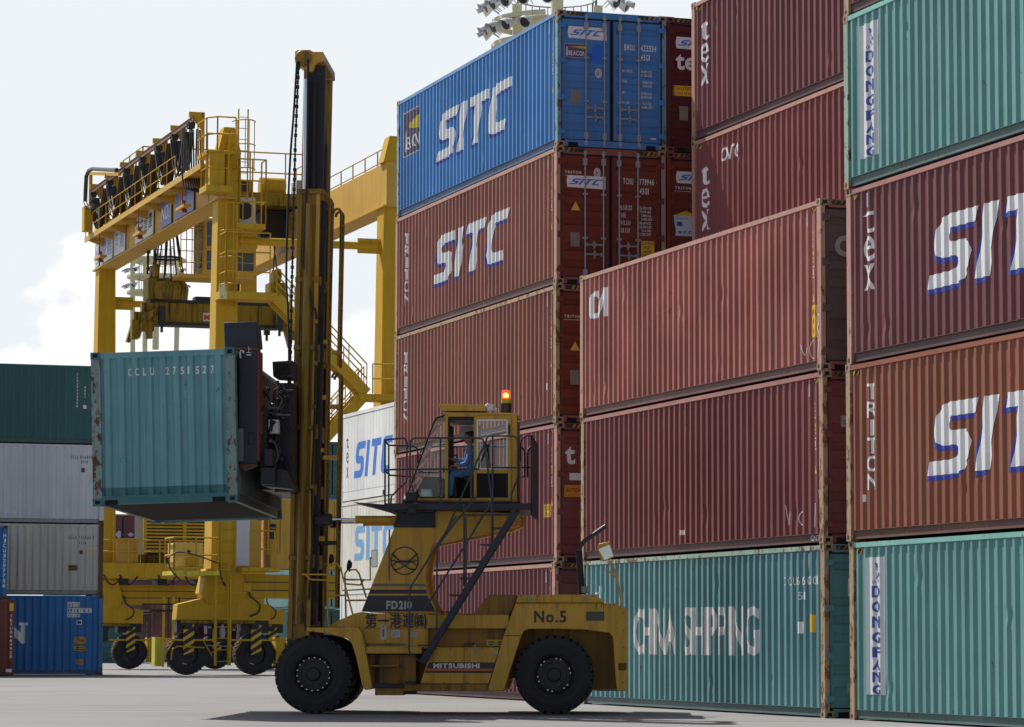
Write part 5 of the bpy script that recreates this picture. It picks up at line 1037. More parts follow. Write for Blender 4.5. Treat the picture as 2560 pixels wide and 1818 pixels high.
p = TP(*ZB(1295, 250), 0.5); mb = MB(); mb.beam(p+Vector((-0.06, 0, 0.0)), p+Vector((0.06, 0.04, -0.01)), 0.12, 0.13); mb.cyl(p+Vector((0.03, 0, -0.04)), p+Vector((0.14, 0.02, -0.05)), 0.035, 12); mb.cyl(p, p-Vector((0, 0, 0.11)), 0.012); mb.build('work_lamp', plain('lamp_silver', (0.55, 0.55, 0.56), 0.3, 0.5), cab, bevel=0.01)
for (x, y, s_) in ((470, 1205, 0.10), (475, 1355, 0.085)):
    p = TP(*ZB(x, y), -0.25); mb = MB(); mb.box(p.x-s_, -0.3, p.z-s_*0.8, p.x+s_*0.9, -0.2, p.z+s_*0.8); mb.build('work_lamp', GRS, truck, bevel=0.02)
ttube('lamp_arm', ZB, [(470, 1205), (500, 1280), (475, 1355)], 0.015, PLT, -0.2)
# ---------------- carriage and spreader
NX = lambda px, py, c: TP(px, py, c)
arm = tbox('spreader_arm', ZE, 120, 375, 268, 1300, -1.72, -1.45, PLT, 0.015)
tprism('arm_foot', ZE, [(120, 1300), (268, 1300), (250, 1318), (165, 1348), (125, 1330)], -1.72, -1.45, R_dark, 0.01, arm)
tbox('arm_edge', ZE, 268, 380, 286, 1270, -1.70, -1.2, plain('arm_red', (0.13, 0.02, 0.012), 0.5), 0.004, arm); tbox('arm_pad', ZE, 105, 1010, 158, 1275, -1.78, -1.72, plain('worn_pad', (0.12, 0.13, 0.15), 0.5), 0.006, arm)
tbox('arm_lamp', ZE, 196, 1045, 246, 1140, -1.735, -1.71, GRS, 0.01, arm); tbox('arm_red_guard', ZE, 275, 870, 306, 1055, -1.6, -1.0, plain('arm_red', (0.13, 0.02, 0.012), 0.5), 0.006, arm)
tprism('arm_head', ZE, [(-2, 150), (262, 143), (280, 345), (5, 352)], -1.72, -1.1, PLT, 0.015, arm); tbox('arm_neck', ZE, 95, 345, 275, 378, -1.70, -1.3, R_dark, 0.005, arm)
f = Flat(); a, z = xz(ZE, 182, 395, -1.725); f.text('上', a, z, 0.09, 0.08); f.rect(a, z-0.05, a+0.08, z-0.03); f.lay('marking', wh(), truck, lambda a, z: Vector((a, -1.724, z)))
ttube('hook', ZE, [(135, 440), (128, 400), (140, 378), (158, 385), (156, 400)], 0.014, wh(), -1.8, arm)
# long beam of the spreader, hydraulic bits, carriage plate
for (x0, y0, x1, y1) in ((300, 1330, 420, 1470), (330, 1180, 400, 1320)):
    p0, p1 = TP(*ZE(x0, y1), -1.4), TP(*ZE(x1, y0), -1.4); mb = MB(); mb.box(p0.x, -1.5, p0.z, p1.x, 4.0, p1.z); mb.build('spreader_beam', GRS, truck, bevel=0.01)
tbox('carriage', ZE, 300, 860, 545, 1510, 0.1, 2.6, GRS, 0.02); tbox('carriage_plate', ZE, 430, 640, 560, 1520, -0.5, 0.5, GRS, 0.02); tbox('carriage_plate', ZE, 410, 1495, 545, 1528, -0.4, 1.5, GRS, 0.01)
tbox('carriage_plate', ZE, 290, 830, 345, 1330, -1.35, -1.0, GRS, 0.015); tprism('carriage_plate', ZE, [(280, 1340), (480, 1340), (545, 1500), (330, 1480)], -1.3, 0.2, GRS, 0.01)
hh = tprism('valve_box', ZE, [(392, 468), (555, 458), (550, 600), (398, 590)], -0.6, 0.2, PLT, 0.01)
for (x, y, r_) in ((455, 510, 0.07), (505, 530, 0.10), (430, 570, 0.06)):
    p = TP(*ZE(x, y), -0.62); mb = MB(); mb.lathe([(0.02, -0.03), (r_, -0.03), (r_, 0.03), (0.02, 0.03)], p, (0.2, 1, 0), 16); mb.build('valve', GRS, hh)
tbox('junction_box', ZE, 358, 938, 440, 1050, -1.25, -1.0, plain('box_grey', (0.50, 0.50, 0.46), 0.5, var=0.2), 0.008)
f = Flat(); a, z = xz(ZE, 372, 1025, -1.26); f.stroke([(a, z), (a+0.05, z+0.06), (a+0.03, z+0.08)], 0.008); f.stroke([(a+0.03, z+0.05), (a+0.05, z)], 0.008); f.lay('marking', blk(), truck, lambda a, z: Vector((a, -1.256, z)))
rnd = random.Random(3)
for i in range(26):
    x, y = rnd.uniform(320, 520), rnd.uniform(640, 1300); c_ = rnd.uniform(-1.2, -0.5); pts = [(x, y)]; 
    for k in range(5): pts.append((pts[-1][0]+rnd.uniform(-40, 40), pts[-1][1]+rnd.uniform(-20, 75)))
    pts = [(min(540, max(300, q[0])), q[1]) for q in pts]; ttube('hydraulic_hose', ZE, pts, rnd.uniform(0.012, 0.022), GRS, c_)
for i in range(16):
    x, y = rnd.uniform(310, 430), rnd.uniform(770, 1130); p = TP(*ZE(x, y), rnd.uniform(-1.3, -1.0)); s_ = rnd.uniform(0.025, 0.07); mb = MB(); mb.lathe([(0.01, -s_), (s_*.7, -s_), (s_*.7, s_*.6), (s_, s_*.6), (s_, s_), (0.01, s_)], p, (rnd.uniform(-1, 1), rnd.uniform(-1, 1), rnd.uniform(-1, 1)), 10); mb.build('valve', [GRS, plain('valve_steel', (0.12, 0.12, 0.12), 0.35, 0.7)][i % 3 == 0], truck)
for pts in ([(445, 660), (430, 730), (470, 780), (440, 860)], [(470, 650), (500, 700), (560, 700)], [(320, 850), (420, 845)], [(360, 880), (440, 900), (540, 905)], [(380, 1100), (420, 1150), (435, 1250), (395, 1300), (355, 1260), (350, 1180)]): ttube('hydraulic_hose', ZE, pts, 0.016, plain('hose_grey', (0.06, 0.06, 0.065), 0.35), -1.2)
# ---------------- the lifted container: near end low corner from the photo
e0 = TMI.inverted() @ Vector((0, 0, 0))
LM = Matrix.Translation(Vector((-4.585-2.438, 53.3, 3.50))) @ Matrix.Rotation(math.radians(-90)-0.056, 4, 'Z')
# local frame: X towards the viewer, doors at the far end -> build with the blank end (x=0) facing the viewer
LM = Matrix.Translation((-4.588, 53.28, 3.575)) @ Matrix.Rotation(math.radians(90)-0.052, 4, 'Z') @ Matrix.Rotation(-0.032, 4, 'X') @ Matrix.Rotation(0.012, 4, 'Y')
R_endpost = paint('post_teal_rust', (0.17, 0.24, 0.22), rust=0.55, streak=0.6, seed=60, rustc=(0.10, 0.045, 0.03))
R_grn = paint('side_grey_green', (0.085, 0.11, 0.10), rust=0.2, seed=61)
c = container('scratched teal container hanging in the air, held by the forklift', LM, Lc=6.058, Hc=STD, body=P_tealend, post=R_endpost, cast=R_dark, detail=1, var=1, under=plain('underside_steel', (0.030, 0.026, 0.024), 0.8, var=0.4))
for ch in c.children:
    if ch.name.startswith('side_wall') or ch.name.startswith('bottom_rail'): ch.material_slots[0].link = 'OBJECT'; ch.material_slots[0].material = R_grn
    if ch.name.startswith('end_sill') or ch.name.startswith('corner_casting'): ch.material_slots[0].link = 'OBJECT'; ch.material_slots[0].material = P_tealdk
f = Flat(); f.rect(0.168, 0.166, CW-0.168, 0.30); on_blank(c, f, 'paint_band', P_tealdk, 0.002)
f = Flat(); p_ = (CW-0.32)/9
for i, ch in enumerate('CCLU 2751527'):
    if ch == ' ': continue
    a = 0.66 + i*0.1268; f.text(ch, a-0.035, 2.18, 0.13, 0.062, bold=0.03)
f.rect(2.065-0.0, 2.175, 2.07, 2.32)
on_blank(c, f, 'lettering', wh(), 0.004)
# ------------------------------------------------------------------ the gantry crane on rubber tyres
CY = paint('crane_yellow', (0.49, 0.295, 0.012), rust=0.1, fade=0.08, streak=0.35, seed=70, dirtc=(0.16, 0.09, 0.02))
CYO = paint('crane_ochre', (0.52, 0.31, 0.05), rust=0.12, fade=0.1, streak=0.4, seed=71, dirtc=(0.2, 0.09, 0.03))
CYG = paint('crane_greasy_yellow', (0.24, 0.155, 0.008), rust=0.3, rustc=(0.02, 0.018, 0.015), fade=0.0, streak=1.6, seed=72, dirtc=(0.012, 0.012, 0.012))
CBK = plain('crane_black', (0.015, 0.015, 0.018), 0.6, var=0.3); CBR = plain('rail_rust', (0.20, 0.10, 0.05), 0.7, var=0.3)
CO_ = Vector((-10.74, 118.0, 0)); CM = Matrix.Translation(CO_) @ Matrix.Rotation(TH, 4, 'Z'); CMI = CM.inverted()
def CP(px, py, Y=None, X=None):
    o = CMI @ Vector((0, 0, CAMH)); d = CMI.to_3x3() @ ray(px, py)
    k = (Y-o.y)/d.y if Y is not None else (X-o.x)/d.x
    return o+d*k
crane = empty('gantry_crane', 'yellow rubber tyred gantry crane with looping black cables, behind the forklift', 'gantry crane', None, CM)
SP, WB = 23.47, 6.4
def cb(name, x0, y0, z0, x1, y1, z1, mat, bevel=0.0, parent=None):
    mb = MB(); mb.box(x0, y0, z0, x1, y1, z1); return mb.build(name, mat, parent or crane, bevel=bevel)
def ct(name, pts, r, mat, parent=None, n=6): 
    mb = MB(); mb.tube(smooth(pts) if name == 'hose' else pts, r, n); return mb.build(name, mat, parent or crane)
def rails(name, pts, h=1.05, r=0.03, mat=None, parent=None, mid=2, step=1.4):
    mb = MB(); P = [Vector(p) for p in pts]; u = Vector((0, 0, 1))
    for k in range(1, mid+1): mb.tube([p+u*h*k/mid for p in P], r, 6)
    for a, b_ in zip(P[:-1], P[1:]):
        n = max(1, round((b_-a).length/step))
        for i in range(n+1): q = a.lerp(b_, i/n); mb.tube([q, q+u*h], r, 6)
    return mb.build(name, mat or CY, parent or crane)
TYC = tyre_mesh(0.77, 0.52)
for (X, Y) in ((0, 0), (WB, 0), (0, SP), (WB, SP)):
    near = Y == 0
    mb = MB(); mb.frus((X, Y, 3.72), (0.52, 0.62), (X, Y, 17.7), (0.36, 0.45)); leg = mb.build('leg', CY, crane)
    # travel bogie
    mb = MB(); mb.prism([(X-1.75, 2.02), (X-1.7, 2.58), (X-0.6, 2.84), (X+0.55, 2.84), (X+1.8, 2.58), (X+1.8, 1.99)], Y-0.38, Y+0.38); bg_ = mb.build('bogie', CY, crane)
    mb = MB(); mb.frus((X, Y, 2.6), (0.62, 0.42), (X, Y, 3.0), (0.85, 0.55)); mb.frus((X, Y, 3.0), (0.85, 0.55), (X, Y, 3.9), (0.62, 0.65)); mb.build('pedestal', CY, bg_)
    for dx in (-1.27, 1.27):
        link('tyre', TYC, TYRE, bg_, Matrix.Translation((X+dx, Y-0.26, 0.771)))
        mb = MB(); mb.lathe([(0.38, 0.06), (0.36, 0.12), (0.1, 0.14), (0.001, 0.10)], (X+dx, Y-0.26, 0.771), (0, 1, 0), 20, close=False); mb.build('rim', RIMM, bg_)
        mb = MB(); mb.box(X+dx-0.2, Y-0.36, 0.72, X+dx+0.2, Y-0.30, 1.98); fk = mb.build('fork', CBK, bg_)
        f = Flat()
        for k in range(5): z_ = 0.62+k*0.30; f.poly([(X+dx-0.2, z_), (X+dx+0.2, z_+0.26), (X+dx+0.2, z_+0.40), (X+dx-0.2, z_+0.14)])
        f.lay('hazard_stripes', plain('stripe_yellow', (0.62, 0.40, 0.02)), fk, lambda a, z: Vector((a, Y-0.366, min(max(z, 0.72), 1.97))))
        mb = MB()
        mb.beam((X+dx-0.95, Y-0.33, 1.28), (X+dx+0.95, Y-0.33, 1.28), 0.03, 0.07)
        for s_ in (-1, 1): mb.tube([(X+dx+s_*0.88, Y-0.34, 0.72), (X+dx+s_*0.55, Y-0.34, 1.25)], 0.022, 6)
        mb.build('wheel_guard', CY, bg_)
    for gx in (-2.35, 2.2):
        mb = MB(); mb.box(X+gx-0.16, Y-0.32, 0.32, X+gx+0.16, Y+0.3, 1.38); mb.build('guard_plate', paint('guard_yellow', (0.50, 0.45, 0.03), rust=0.3, streak=0.6, seed=73, dirtc=(0.1, 0.07, 0.03)) if near and gx < 0 else CY, bg_, bevel=0.01)
    ct('pipe', [(X-1.6, Y-0.45, 1.95), (X+1.2, Y-0.45, 1.93)], 0.07, CYG, bg_); ct('hose', [(X+0.95, Y-0.45, 3.2), (X+1.0, Y-0.5, 2.9), (X+1.35, Y-0.5, 2.6), (X+1.3, Y-0.5, 2.3), (X+1.0, Y-0.45, 2.15)], 0.03, CBK, bg_)
    mb = MB()
    for (x0, z0, x1, z1) in ((-1.7, 1.55, -0.9, 2.0), (0.7, 1.6, 1.75, 2.0), (-0.4, 1.7, 0.3, 2.0)): mb.box(X+x0, Y-0.3, z0, X+x1, Y+0.3, z1)
    mb.cyl((X-1.3, Y-0.5, 1.8), (X-1.3, Y+0.5, 1.8), 0.14, 12); mb.cyl((X+1.2, Y-0.5, 1.8), (X+1.2, Y+0.5, 1.8), 0.14, 12); mb.build('drive_gear', CBK, bg_)
for Y in (0, SP):
    cb('sill_beam', -0.5, Y-0.4, 2.82, WB+0.5, Y+0.4, 3.70, CY, 0.02)
    for q_ in range(5): cb('sill_pipe', -0.4, Y-0.44, 2.95+q_*0.15, WB+0.4, Y-0.41, 2.98+q_*0.15, CBK if q_ % 2 else CY, 0)
    z_ = 16.15; ct('tie_tube', [(0.3, Y, z_), (WB-0.3, Y, z_)], 0.15, CY, n=14)
    for x0, x1 in ((0.36, 1.25), (WB-1.25, WB-0.36)): cb('tie_plate', x0, Y-0.06, z_-0.28, x1, Y+0.06, z_+0.28, CY)
for X in (0, WB):
    g_ = cb('main_girder', X-0.34, -0.75, 17.65, X+0.34, SP+0.75, 19.3, CYO, 0.02)
    cb('girder_flange', X-0.46, -0.75, 17.60, X+0.46, SP+0.75, 17.66, CYO, 0, g_); cb('trolley_rail', X-0.05, -0.6, 19.30, X+0.05, SP+0.6, 19.40, CBR, 0, g_)
    for Y in (-0.3, SP+0.3): mb = MB(); mb.frus((X, Y, 19.3), (0.45, 0.40), (X, Y, 20.3), (0.2, 0.36)); mb.build('end_stop', CY, g_)
rails('handrail', [(WB+0.45, -0.3, 19.3), (WB+0.45, SP, 19.3)], 1.0, 0.028, CY, step=1.9)
mb = MB()
for i in range(9): mb.box(-0.36, 1.2+i*2.55, 17.72, -0.345, 1.24+i*2.55, 19.25)
mb.build('stiffener', CYO, crane)
# walkway with brackets and rail on the outer side of the first girder
wa_, wb_ = CP(468, 449, X=-1.05), CP(213, 596, X=-1.05); ZW = (wa_.z+wb_.z)/2+0.08; YWB = wb_.y
cb('walkway', -1.05, -0.6, ZW-0.06, -0.36, YWB, ZW, CYO)
for i in range(10):
    y = 0.3+i*(YWB-0.6)/9.3; mb = MB(); mb.prism([(-1.03, ZW-0.06), (-0.36, ZW-0.06), (-0.36, ZW-0.42), (-1.03, ZW-0.20)], y, y+0.05); mb.build('walkway_bracket', CYO, crane)
cb('walkway_edge', -1.08, -0.6, ZW-0.14, -1.04, YWB, ZW+0.08, CYO)
rails('handrail', [(-1.05, 4.0, ZW), (-1.05, YWB-0.1, ZW)], 1.0, 0.022, CY, step=1.6)
# festoon beam carried on posts, trolleys, hanging cable loops
XF = -0.80; fa_, fb_ = CP(484, 294, X=XF), CP(228, 483, X=XF); ZF = (fa_.z+fb_.z)/2; YFA, YFB = fa_.y, fb_.y
mb = MB(); mb.box(XF-0.05, YFA, ZF-0.1, XF+0.05, YFB, ZF-0.08); mb.box(XF-0.02, YFA, ZF-0.08, XF+0.02, YFB, ZF+0.08); mb.box(XF-0.05, YFA, ZF+0.08, XF+0.05, YFB, ZF+0.10); mb.build('festoon_beam', CBR, crane)
ys = [YFB-1.2-i*(YFB-YFA-0.6)/6 for i in range(7)]
for i, y in enumerate(ys):
    mb = MB(); mb.box(-0.42, y+0.9, 18.9, -0.30, y+1.02, ZF+0.32); mb.box(XF-0.1, y+0.9, ZF+0.12, -0.30, y+1.02, ZF+0.32); mb.prism([(-0.42, ZF+0.12), (-0.8, ZF+0.12), (-0.42, ZF-0.35)], y+0.93, y+0.99); mb.build('festoon_post', CY, crane)
rnd = random.Random(11)
tro = [CP(px_, 400, X=XF).y for px_ in (234, 275, 316, 355.6, 395.2, 435, 476)]
for i, y in enumerate(tro):
    mb = MB(); mb.box(XF-0.12, y-0.22, ZF-0.30, XF+0.12, y+0.22, ZF-0.12)
    for dx in (-0.14, 0.14): mb.cyl((XF+dx, y-0.12, ZF-0.14), (XF+dx*0.5, y-0.12, ZF-0.14), 0.08, 8); mb.cyl((XF+dx, y+0.12, ZF-0.14), (XF+dx*0.5, y+0.12, ZF-0.14), 0.08, 8)
    mb.build('cable_trolley', CBK, crane)
CABB = plain('cable_black', (0.02, 0.02, 0.022), 0.4); CABR = plain('cable_brown', (0.09, 0.05, 0.035), 0.5)
for i in range(len(tro)-1):
    ya, yb = tro[i]-0.35, tro[i+1]+0.35; dep = 1.5
    for side in (0, 1):
        mb = MB()
        for k in range(8):
            if (k % 4 == 1) != (side == 1): continue
            x = XF-0.20+k*0.055; pts = []
            oy = rnd.uniform(-0.10, 0.10); dz = rnd.uniform(-0.10, 0.10); kk = 0.55+0.05*k
            for q in range(17):
                u_ = q/16; sx_ = math.copysign(abs(2*u_-1)**1.8, 2*u_-1); y = (ya+yb)/2 + (yb-ya)/2*(0.12*(2*u_-1)+0.88*sx_) + oy*math.sin(math.pi*u_)
                z = ZF-0.38-(dep+dz)*(1-abs(2*u_-1)**2.6); pts.append((x, y, z))
            mb.tube(pts, 0.040, 5)
        mb.build('cable_loop', CABB if side == 0 else CABR, crane)
mb = MB()
for k in range(9):
    x = XF-0.3+k*0.09; mb.tube([(x, YFA+0.5+0.12*(k % 3), ZF-0.3), (x, YFA+0.6, ZF-1.3), (x, YFA+0.5, ZF-2.2), (x+0.05, YFA+0.4, ZF-2.6), (x+0.5, YFA+0.3, ZF-2.75)], 0.033, 5)
mb.build('cable_drop', CABB, crane)
mb = MB(); p0 = Vector((-1.0, SP+1.6, 0)); mb.tube([CP(x_, y_, X=XF-0.4) for x_, y_ in ((292, 425), (262, 424), (232, 422), (222, 427), (216, 440), (214, 475), (213, 505), (219, 520), (230, 522), (236, 505))], 0.09, 8); mb.build('cable_loop', CABB, crane)
mb = MB(); a_ = CP(227, 434, X=XF); mb.beam((XF, a_.y, ZW), (XF, a_.y, a_.z), 0.14, 0.14); b2 = CP(300, 436, X=XF); mb.beam((XF, a_.y, a_.z), (XF, b2.y, b2.z), 0.14, 0.14); mb.build('festoon_frame', CY, crane)
q_ = CP(219, 548, X=-1.2); cb('switch_box', -1.4, q_.y-0.3, q_.z-0.55, -1.1, q_.y+0.3, q_.z+0.55, CY, 0.02)
# boards on the girder
def girder_board(name, px0, px1, mat, z0=17.72, z1=19.05):
    y1, y0 = CP(px0, 600, X=-0.4).y, CP(px1, 520, X=-0.4).y
    mb = MB(); mb.box(-0.42, y0, z0, -0.38, y1, z1); o = mb.build(name, mat, crane, bevel=0.01); return o, y1, y0
BW = plain('board_white', (0.55, 0.57, 0.60), 0.5, var=0.12, scale=3); BB = plain('board_blue', (0.11, 0.14, 0.36), 0.5, var=0.2, scale=3); BT = plain('board_text_blue', (0.15, 0.22, 0.55), 0.5); BK = plain('board_text_black', (0.03, 0.03, 0.04), 0.5)
def board_text(o, y1, txt, total, h, z, mat, a0=0.15):
    f = Flat(); f.text(txt, a0, z, h, None, gap=0.12, bold=0.015, total=total); f.lay('lettering', mat, o, lambda a, zz: Vector((-0.425, y1-a, zz)))
o, y1, y0 = girder_board('sign_board', 239, 249, BW); f = Flat(); f.ring((y1-y0)/2, 18.3, 0.5, 0.09, sx=0.8); f.stroke([((y1-y0)*0.35, 18.1), ((y1-y0)*0.35, 18.5)], 0.08); f.stroke([((y1-y0)*0.65, 18.1), ((y1-y0)*0.65, 18.5)], 0.08); f.stroke([((y1-y0)*0.35, 18.3), ((y1-y0)*0.65, 18.3)], 0.08); f.lay('emblem', BT, o, lambda a, zz: Vector((-0.425, y1-a, zz)))
o, y1, y0 = girder_board('sign_board', 252.5, 283.5, BW); board_text(o, y1, '韓進', y1-y0-0.3, 0.62, 18.0, BT)
o, y1, y0 = girder_board('sign_board', 286, 314, BW); board_text(o, y1, '海運', y1-y0-0.3, 0.62, 18.0, BT)
o, y1, y0 = girder_board('sign_board', 339, 384, BW); board_text(o, y1, '三井倉庫', y1-y0-0.3, 0.55, 18.05, BK)
o, y1, y0 = girder_board('sign_board', 403, 429, BB); board_text(o, y1, 'NO.1', y1-y0-0.25, 0.6, 18.0, plain('board_text_white', (0.6, 0.62, 0.65)), 0.12)
o, y1, y0 = girder_board('sign_board', 438, 485, BB)
for px in (249, 346, 455):     # floodlight trays hung under the walkway
    y = CP(px, 600, X=-0.95).y; mb = MB(); mb.tube([(-0.95, y, ZW-0.1), (-0.95, y, 17.75)], 0.02); mb.build('hanger', plain('hanger_red', (0.25, 0.04, 0.03)), crane)
    mb = MB(); mb.box(-1.1, y-0.9, 17.65, -0.8, y+0.5, 17.75); mb.build('lamp_tray', CYO, crane); mb = MB(); mb.box(-1.02, y-0.25, 17.75, -0.88, y-0.05, 17.98); mb.lathe([(0.15, 0), (0.08, 0.14)], (-0.95, y-0.3, 17.5), (0, 0, 1), 10); mb.build('flood_lamp', plain('hanger_red', (0.25, 0.04, 0.03)), crane)
# access column at the near left leg: ladder, cage, electrical boxes, upper platform
f = MB()
def ladder(name, x, y, z0, z1, w=0.36, mat=None, cage=None, ax=(1, 0)):
    mb = MB()
    for s_ in (-1, 1): mb.tube([(x+ax[0]*s_*w/2, y+ax[1]*s_*w/2, z0), (x+ax[0]*s_*w/2, y+ax[1]*s_*w/2, z1)], 0.028, 6)
    z = z0+0.15
    while z < z1: mb.tube([(x-ax[0]*w/2, y-ax[1]*w/2, z), (x+ax[0]*w/2, y+ax[1]*w/2, z)], 0.016, 5); z += 0.42
    o = mb.build(name, mat or CY, crane)
    if cage:
        mb = MB(); z = cage[0]; hoop = [(x+0.42*math.cos(math.radians(t)), y-0.05-0.62*math.sin(math.radians(t))) for t in range(0, 181, 20)]
        while z <= cage[1]+0.01: mb.tube([(a, b_, z) for a, b_ in hoop], 0.025, 5); z += (cage[1]-cage[0])/max(1, round((cage[1]-cage[0])/1.1))
        for k in (2, 4, 5, 7): mb.tube([(hoop[k][0], hoop[k][1], cage[0]), (hoop[k][0], hoop[k][1], cage[1])], 0.018, 5)
        mb.build('ladder_cage', mat or CY, o)
    return o
ladder('ladder', 0.12, -0.62, 13.6, 17.6, cage=(14.4, 17.4)); ladder('ladder', 0.50, -0.75, 17.6, 21.0, cage=(18.7, 20.5)); ladder('ladder', 0.1, -0.68, 3.9, 8.5, w=0.5, mat=CY)
ladder('ladder', -0.15, -0.95, 0.35, 4.2, w=0.45); mb = MB(); mb.beam((-0.42, -0.98, 0.35), (-0.42, -0.98, 3.6), 0.07, 0.07); mb.beam((0.14, -0.98, 0.35), (0.14, -0.98, 3.6), 0.07, 0.07); mb.build('ladder_post', CY, crane)
mb = MB(); mb.frus((0.12, -0.5, 17.7), (0.30, 0.4), (0.12, -0.5, 19.4), (0.27, 0.35)); mb.frus((0.12, -0.5, 19.4), (0.27, 0.35), (0.12, -0.5, 20.15), (0.10, 0.3)); mb.build('head_column', CY, crane, bevel=0.01)
cb('platform', -0.95, -1.3, 19.2, 0.1, 0.6, 19.32, CY); rails('handrail', [(0.1, -1.3, 19.32), (-0.6, -1.3, 19.32), (-0.92, -0.9, 19.32), (-0.92, 0.6, 19.32)], 1.25, 0.03, CY)
p0, p1 = CP(520, 466, Y=-1.0), CP(558, 385, Y=-1.0); cb('electrical_box', p0.x, -1.3, p0.z, p1.x, -0.5, p1.z, CY, 0.02)
cb('platform', p0.x-0.2, -1.6, p0.z-0.25, p1.x+0.2, -0.4, p0.z-0.02, CY, 0.01); rails('handrail', [(p0.x-0.15, -0.5, p0.z), (p0.x-0.15, -1.5, p0.z), (p1.x+0.1, -1.5, p0.z)], 1.9, 0.028, CY, step=0.8, mid=3)
p0, p1 = CP(592, 560, Y=-0.8), CP(660, 484, Y=-0.8); rails('handrail', [(p0.x, -0.5, p0.z), (p0.x, -1.1, p0.z), (p1.x, -1.1, p0.z), (p1.x, -0.4, p0.z)], 2.4, 0.03, CY, step=0.5, mid=3); cb('platform', p0.x, -1.1, p0.z-0.2, p1.x, 0.2, p0.z, CY)
cb('cooling_unit', p0.x+0.05, 0.2, p0.z+0.15, p0.x+0.95, 0.9, p0.z+1.15, plain('unit_white', (0.5, 0.5, 0.48)), 0.02); mb = MB(); mb.lathe([(0.35, 0), (0.35, 0.03), (0.01, 0.03)], (p0.x+0.5, 0.19, p0.z+0.65), (0, 1, 0), 20); mb.build('cooling_fan', CBK, crane)
# platform and stair flights on the near frame
q = CP(545, 742, Y=-1.2); q2 = CP(688, 735, Y=-1.2); cb('platform', q.x, -1.6, q2.z-0.28, q2.x, -0.5, q2.z, CY, 0.01); rails('handrail', [(q.x+0.2, -0.6, q2.z), (q.x+0.2, -1.6, q2.z), (q2.x-0.3, -1.6, q2.z)], 2.2, 0.028, CY, step=1.2, mid=3)
cb('sign_plate', q.x-0.05, -1.62, q2.z-0.3, q.x+0.25, -1.58, q2.z+0.25, paint('plate_cream', (0.5, 0.45, 0.2), rust=0.3, seed=9))
def flight(a, b_, steps):
    a, b_ = Vector(a), Vector(b_); d = (b_-a)
    mb = MB()
    for dy in (0, 0.75): mb.beam(a+Vector((0, dy, 0)), b_+Vector((0, dy, 0)), 0.06, 0.42)
    mb.build('stair_stringer', CY, crane); mb = MB()
    for i in range(1, steps): p_ = a+d*i/steps; mb.box(p_.x-0.14, a.y, p_.z-0.02, p_.x+0.14, a.y+0.75, p_.z+0.02)
    mb.build('stair_tread', CY, crane); mb = MB(); u = Vector((0, 0, 1.0))
    for dy in (0, 0.75):
        for k in (0.55, 1.1): mb.tube([a+u*k+Vector((0, dy, 0)), b_+u*k+Vector((0, dy, 0))], 0.028, 6)
        for i in range(0, 6): p_ = a+d*i/5+Vector((0, dy, 0)); mb.tube([p_, p_+u*1.1], 0.022, 6)
    mb.build('handrail', CY, crane)
a = CP(690, 738, Y=-1.4); b_ = CP(915, 984, Y=-1.4); flight((a.x, -1.5, a.z-0.1), (b_.x, -1.5, b_.z), 16)
cb('landing', b_.x-0.3, -1.6, b_.z-0.25, WB+0.3, -0.4, b_.z-0.02, CY, 0.01); rails('handrail', [(b_.x+0.2, -1.6, b_.z), (WB+0.2, -1.6, b_.z)], 1.1, 0.028, CY, step=0.9)
c2 = CP(740, 1175, Y=-1.4); flight((b_.x-0.1, -1.45, b_.z-0.1), (c2.x, -1.45, c2.z), 14); cb('landing', c2.x-1.2, -1.6, c2.z-0.25, c2.x+0.1, -0.4, c2.z-0.05, CY)
ladder('ladder', c2.x-0.8, -1.2, 4.4, c2.z)
# trolley with cabin
TY = 15.6
cb('trolley_frame', -0.5, TY-2.2, 19.42, WB+0.9, TY+2.2, 19.95, CYG, 0.02)
rails('handrail', [(-0.4, TY+2.1, 19.95), (-0.4, TY-2.1, 19.95), (WB+0.8, TY-2.1, 19.95), (WB+0.8, TY+2.1, 19.95)], 1.7, 0.03, CY, step=1.5)
mb = MB(); mb.cyl((4.9, TY-0.8, 20.4), (5.95, TY-0.8, 20.4), 0.40, 24); mb.build('hoist_drum', CY, crane); cb('hoist_motor', 3.4, TY-1.1, 20.0, 4.5, TY-0.4, 20.6, CBK, 0.03); cb('gearbox', 6.4, TY-1.2, 20.0, 6.8, TY-0.2, 20.7, plain('motor_grey', (0.3, 0.3, 0.3)), 0.03)
cb('rope_block', 4.9, TY-1.0, 18.2, 6.0, TY+0.6, 19.4, CBK, 0.03); cb('rope_block', -0.2, TY-1.0, 18.6, 1.0, TY+0.6, 19.4, CBK, 0.03)
cx0, cx1 = CP(508, 620, Y=TY-2.4).x, CP(642, 620, Y=TY-2.4).x; z0, z1 = CP(600, 688, Y=TY-2.4).z, CP(600, 548, Y=TY-2.4).z
cabn = cb('operator_cabin', cx0+0.05, TY-2.3, z0, cx1, TY-0.3, z1, CYO, 0.03)
cb('cabin_base', cx0-0.95, TY-2.2, z0-0.15, cx1, TY-0.4, z0, CYO, 0, cabn)
m_ = plain('window_blue_grey', (0.05, 0.08, 0.11), 0.08, 0.2, var=0.1)
w_ = (cx1-cx0-0.05)
for (a0, a1, b0, b1) in ((0.06, 0.44, 0.08, 0.42), (0.06, 0.44, 0.50, 0.93), (0.5, 0.95, 0.08, 0.42), (0.5, 0.95, 0.55, 0.93)):
    o = cb('window', cx0+0.05+w_*a0, TY-2.325, z0+(z1-z0)*b0, cx0+0.05+w_*a1, TY-2.29, z0+(z1-z0)*b1, m_, 0.01, cabn)
    zb_ = z0+(z1-z0)*(b0+0.4*(b1-b0)); cb('window_bar', cx0+0.05+w_*a0, TY-2.335, zb_, cx0+0.05+w_*a1, TY-2.32, zb_+0.025, galv(), 0, cabn)
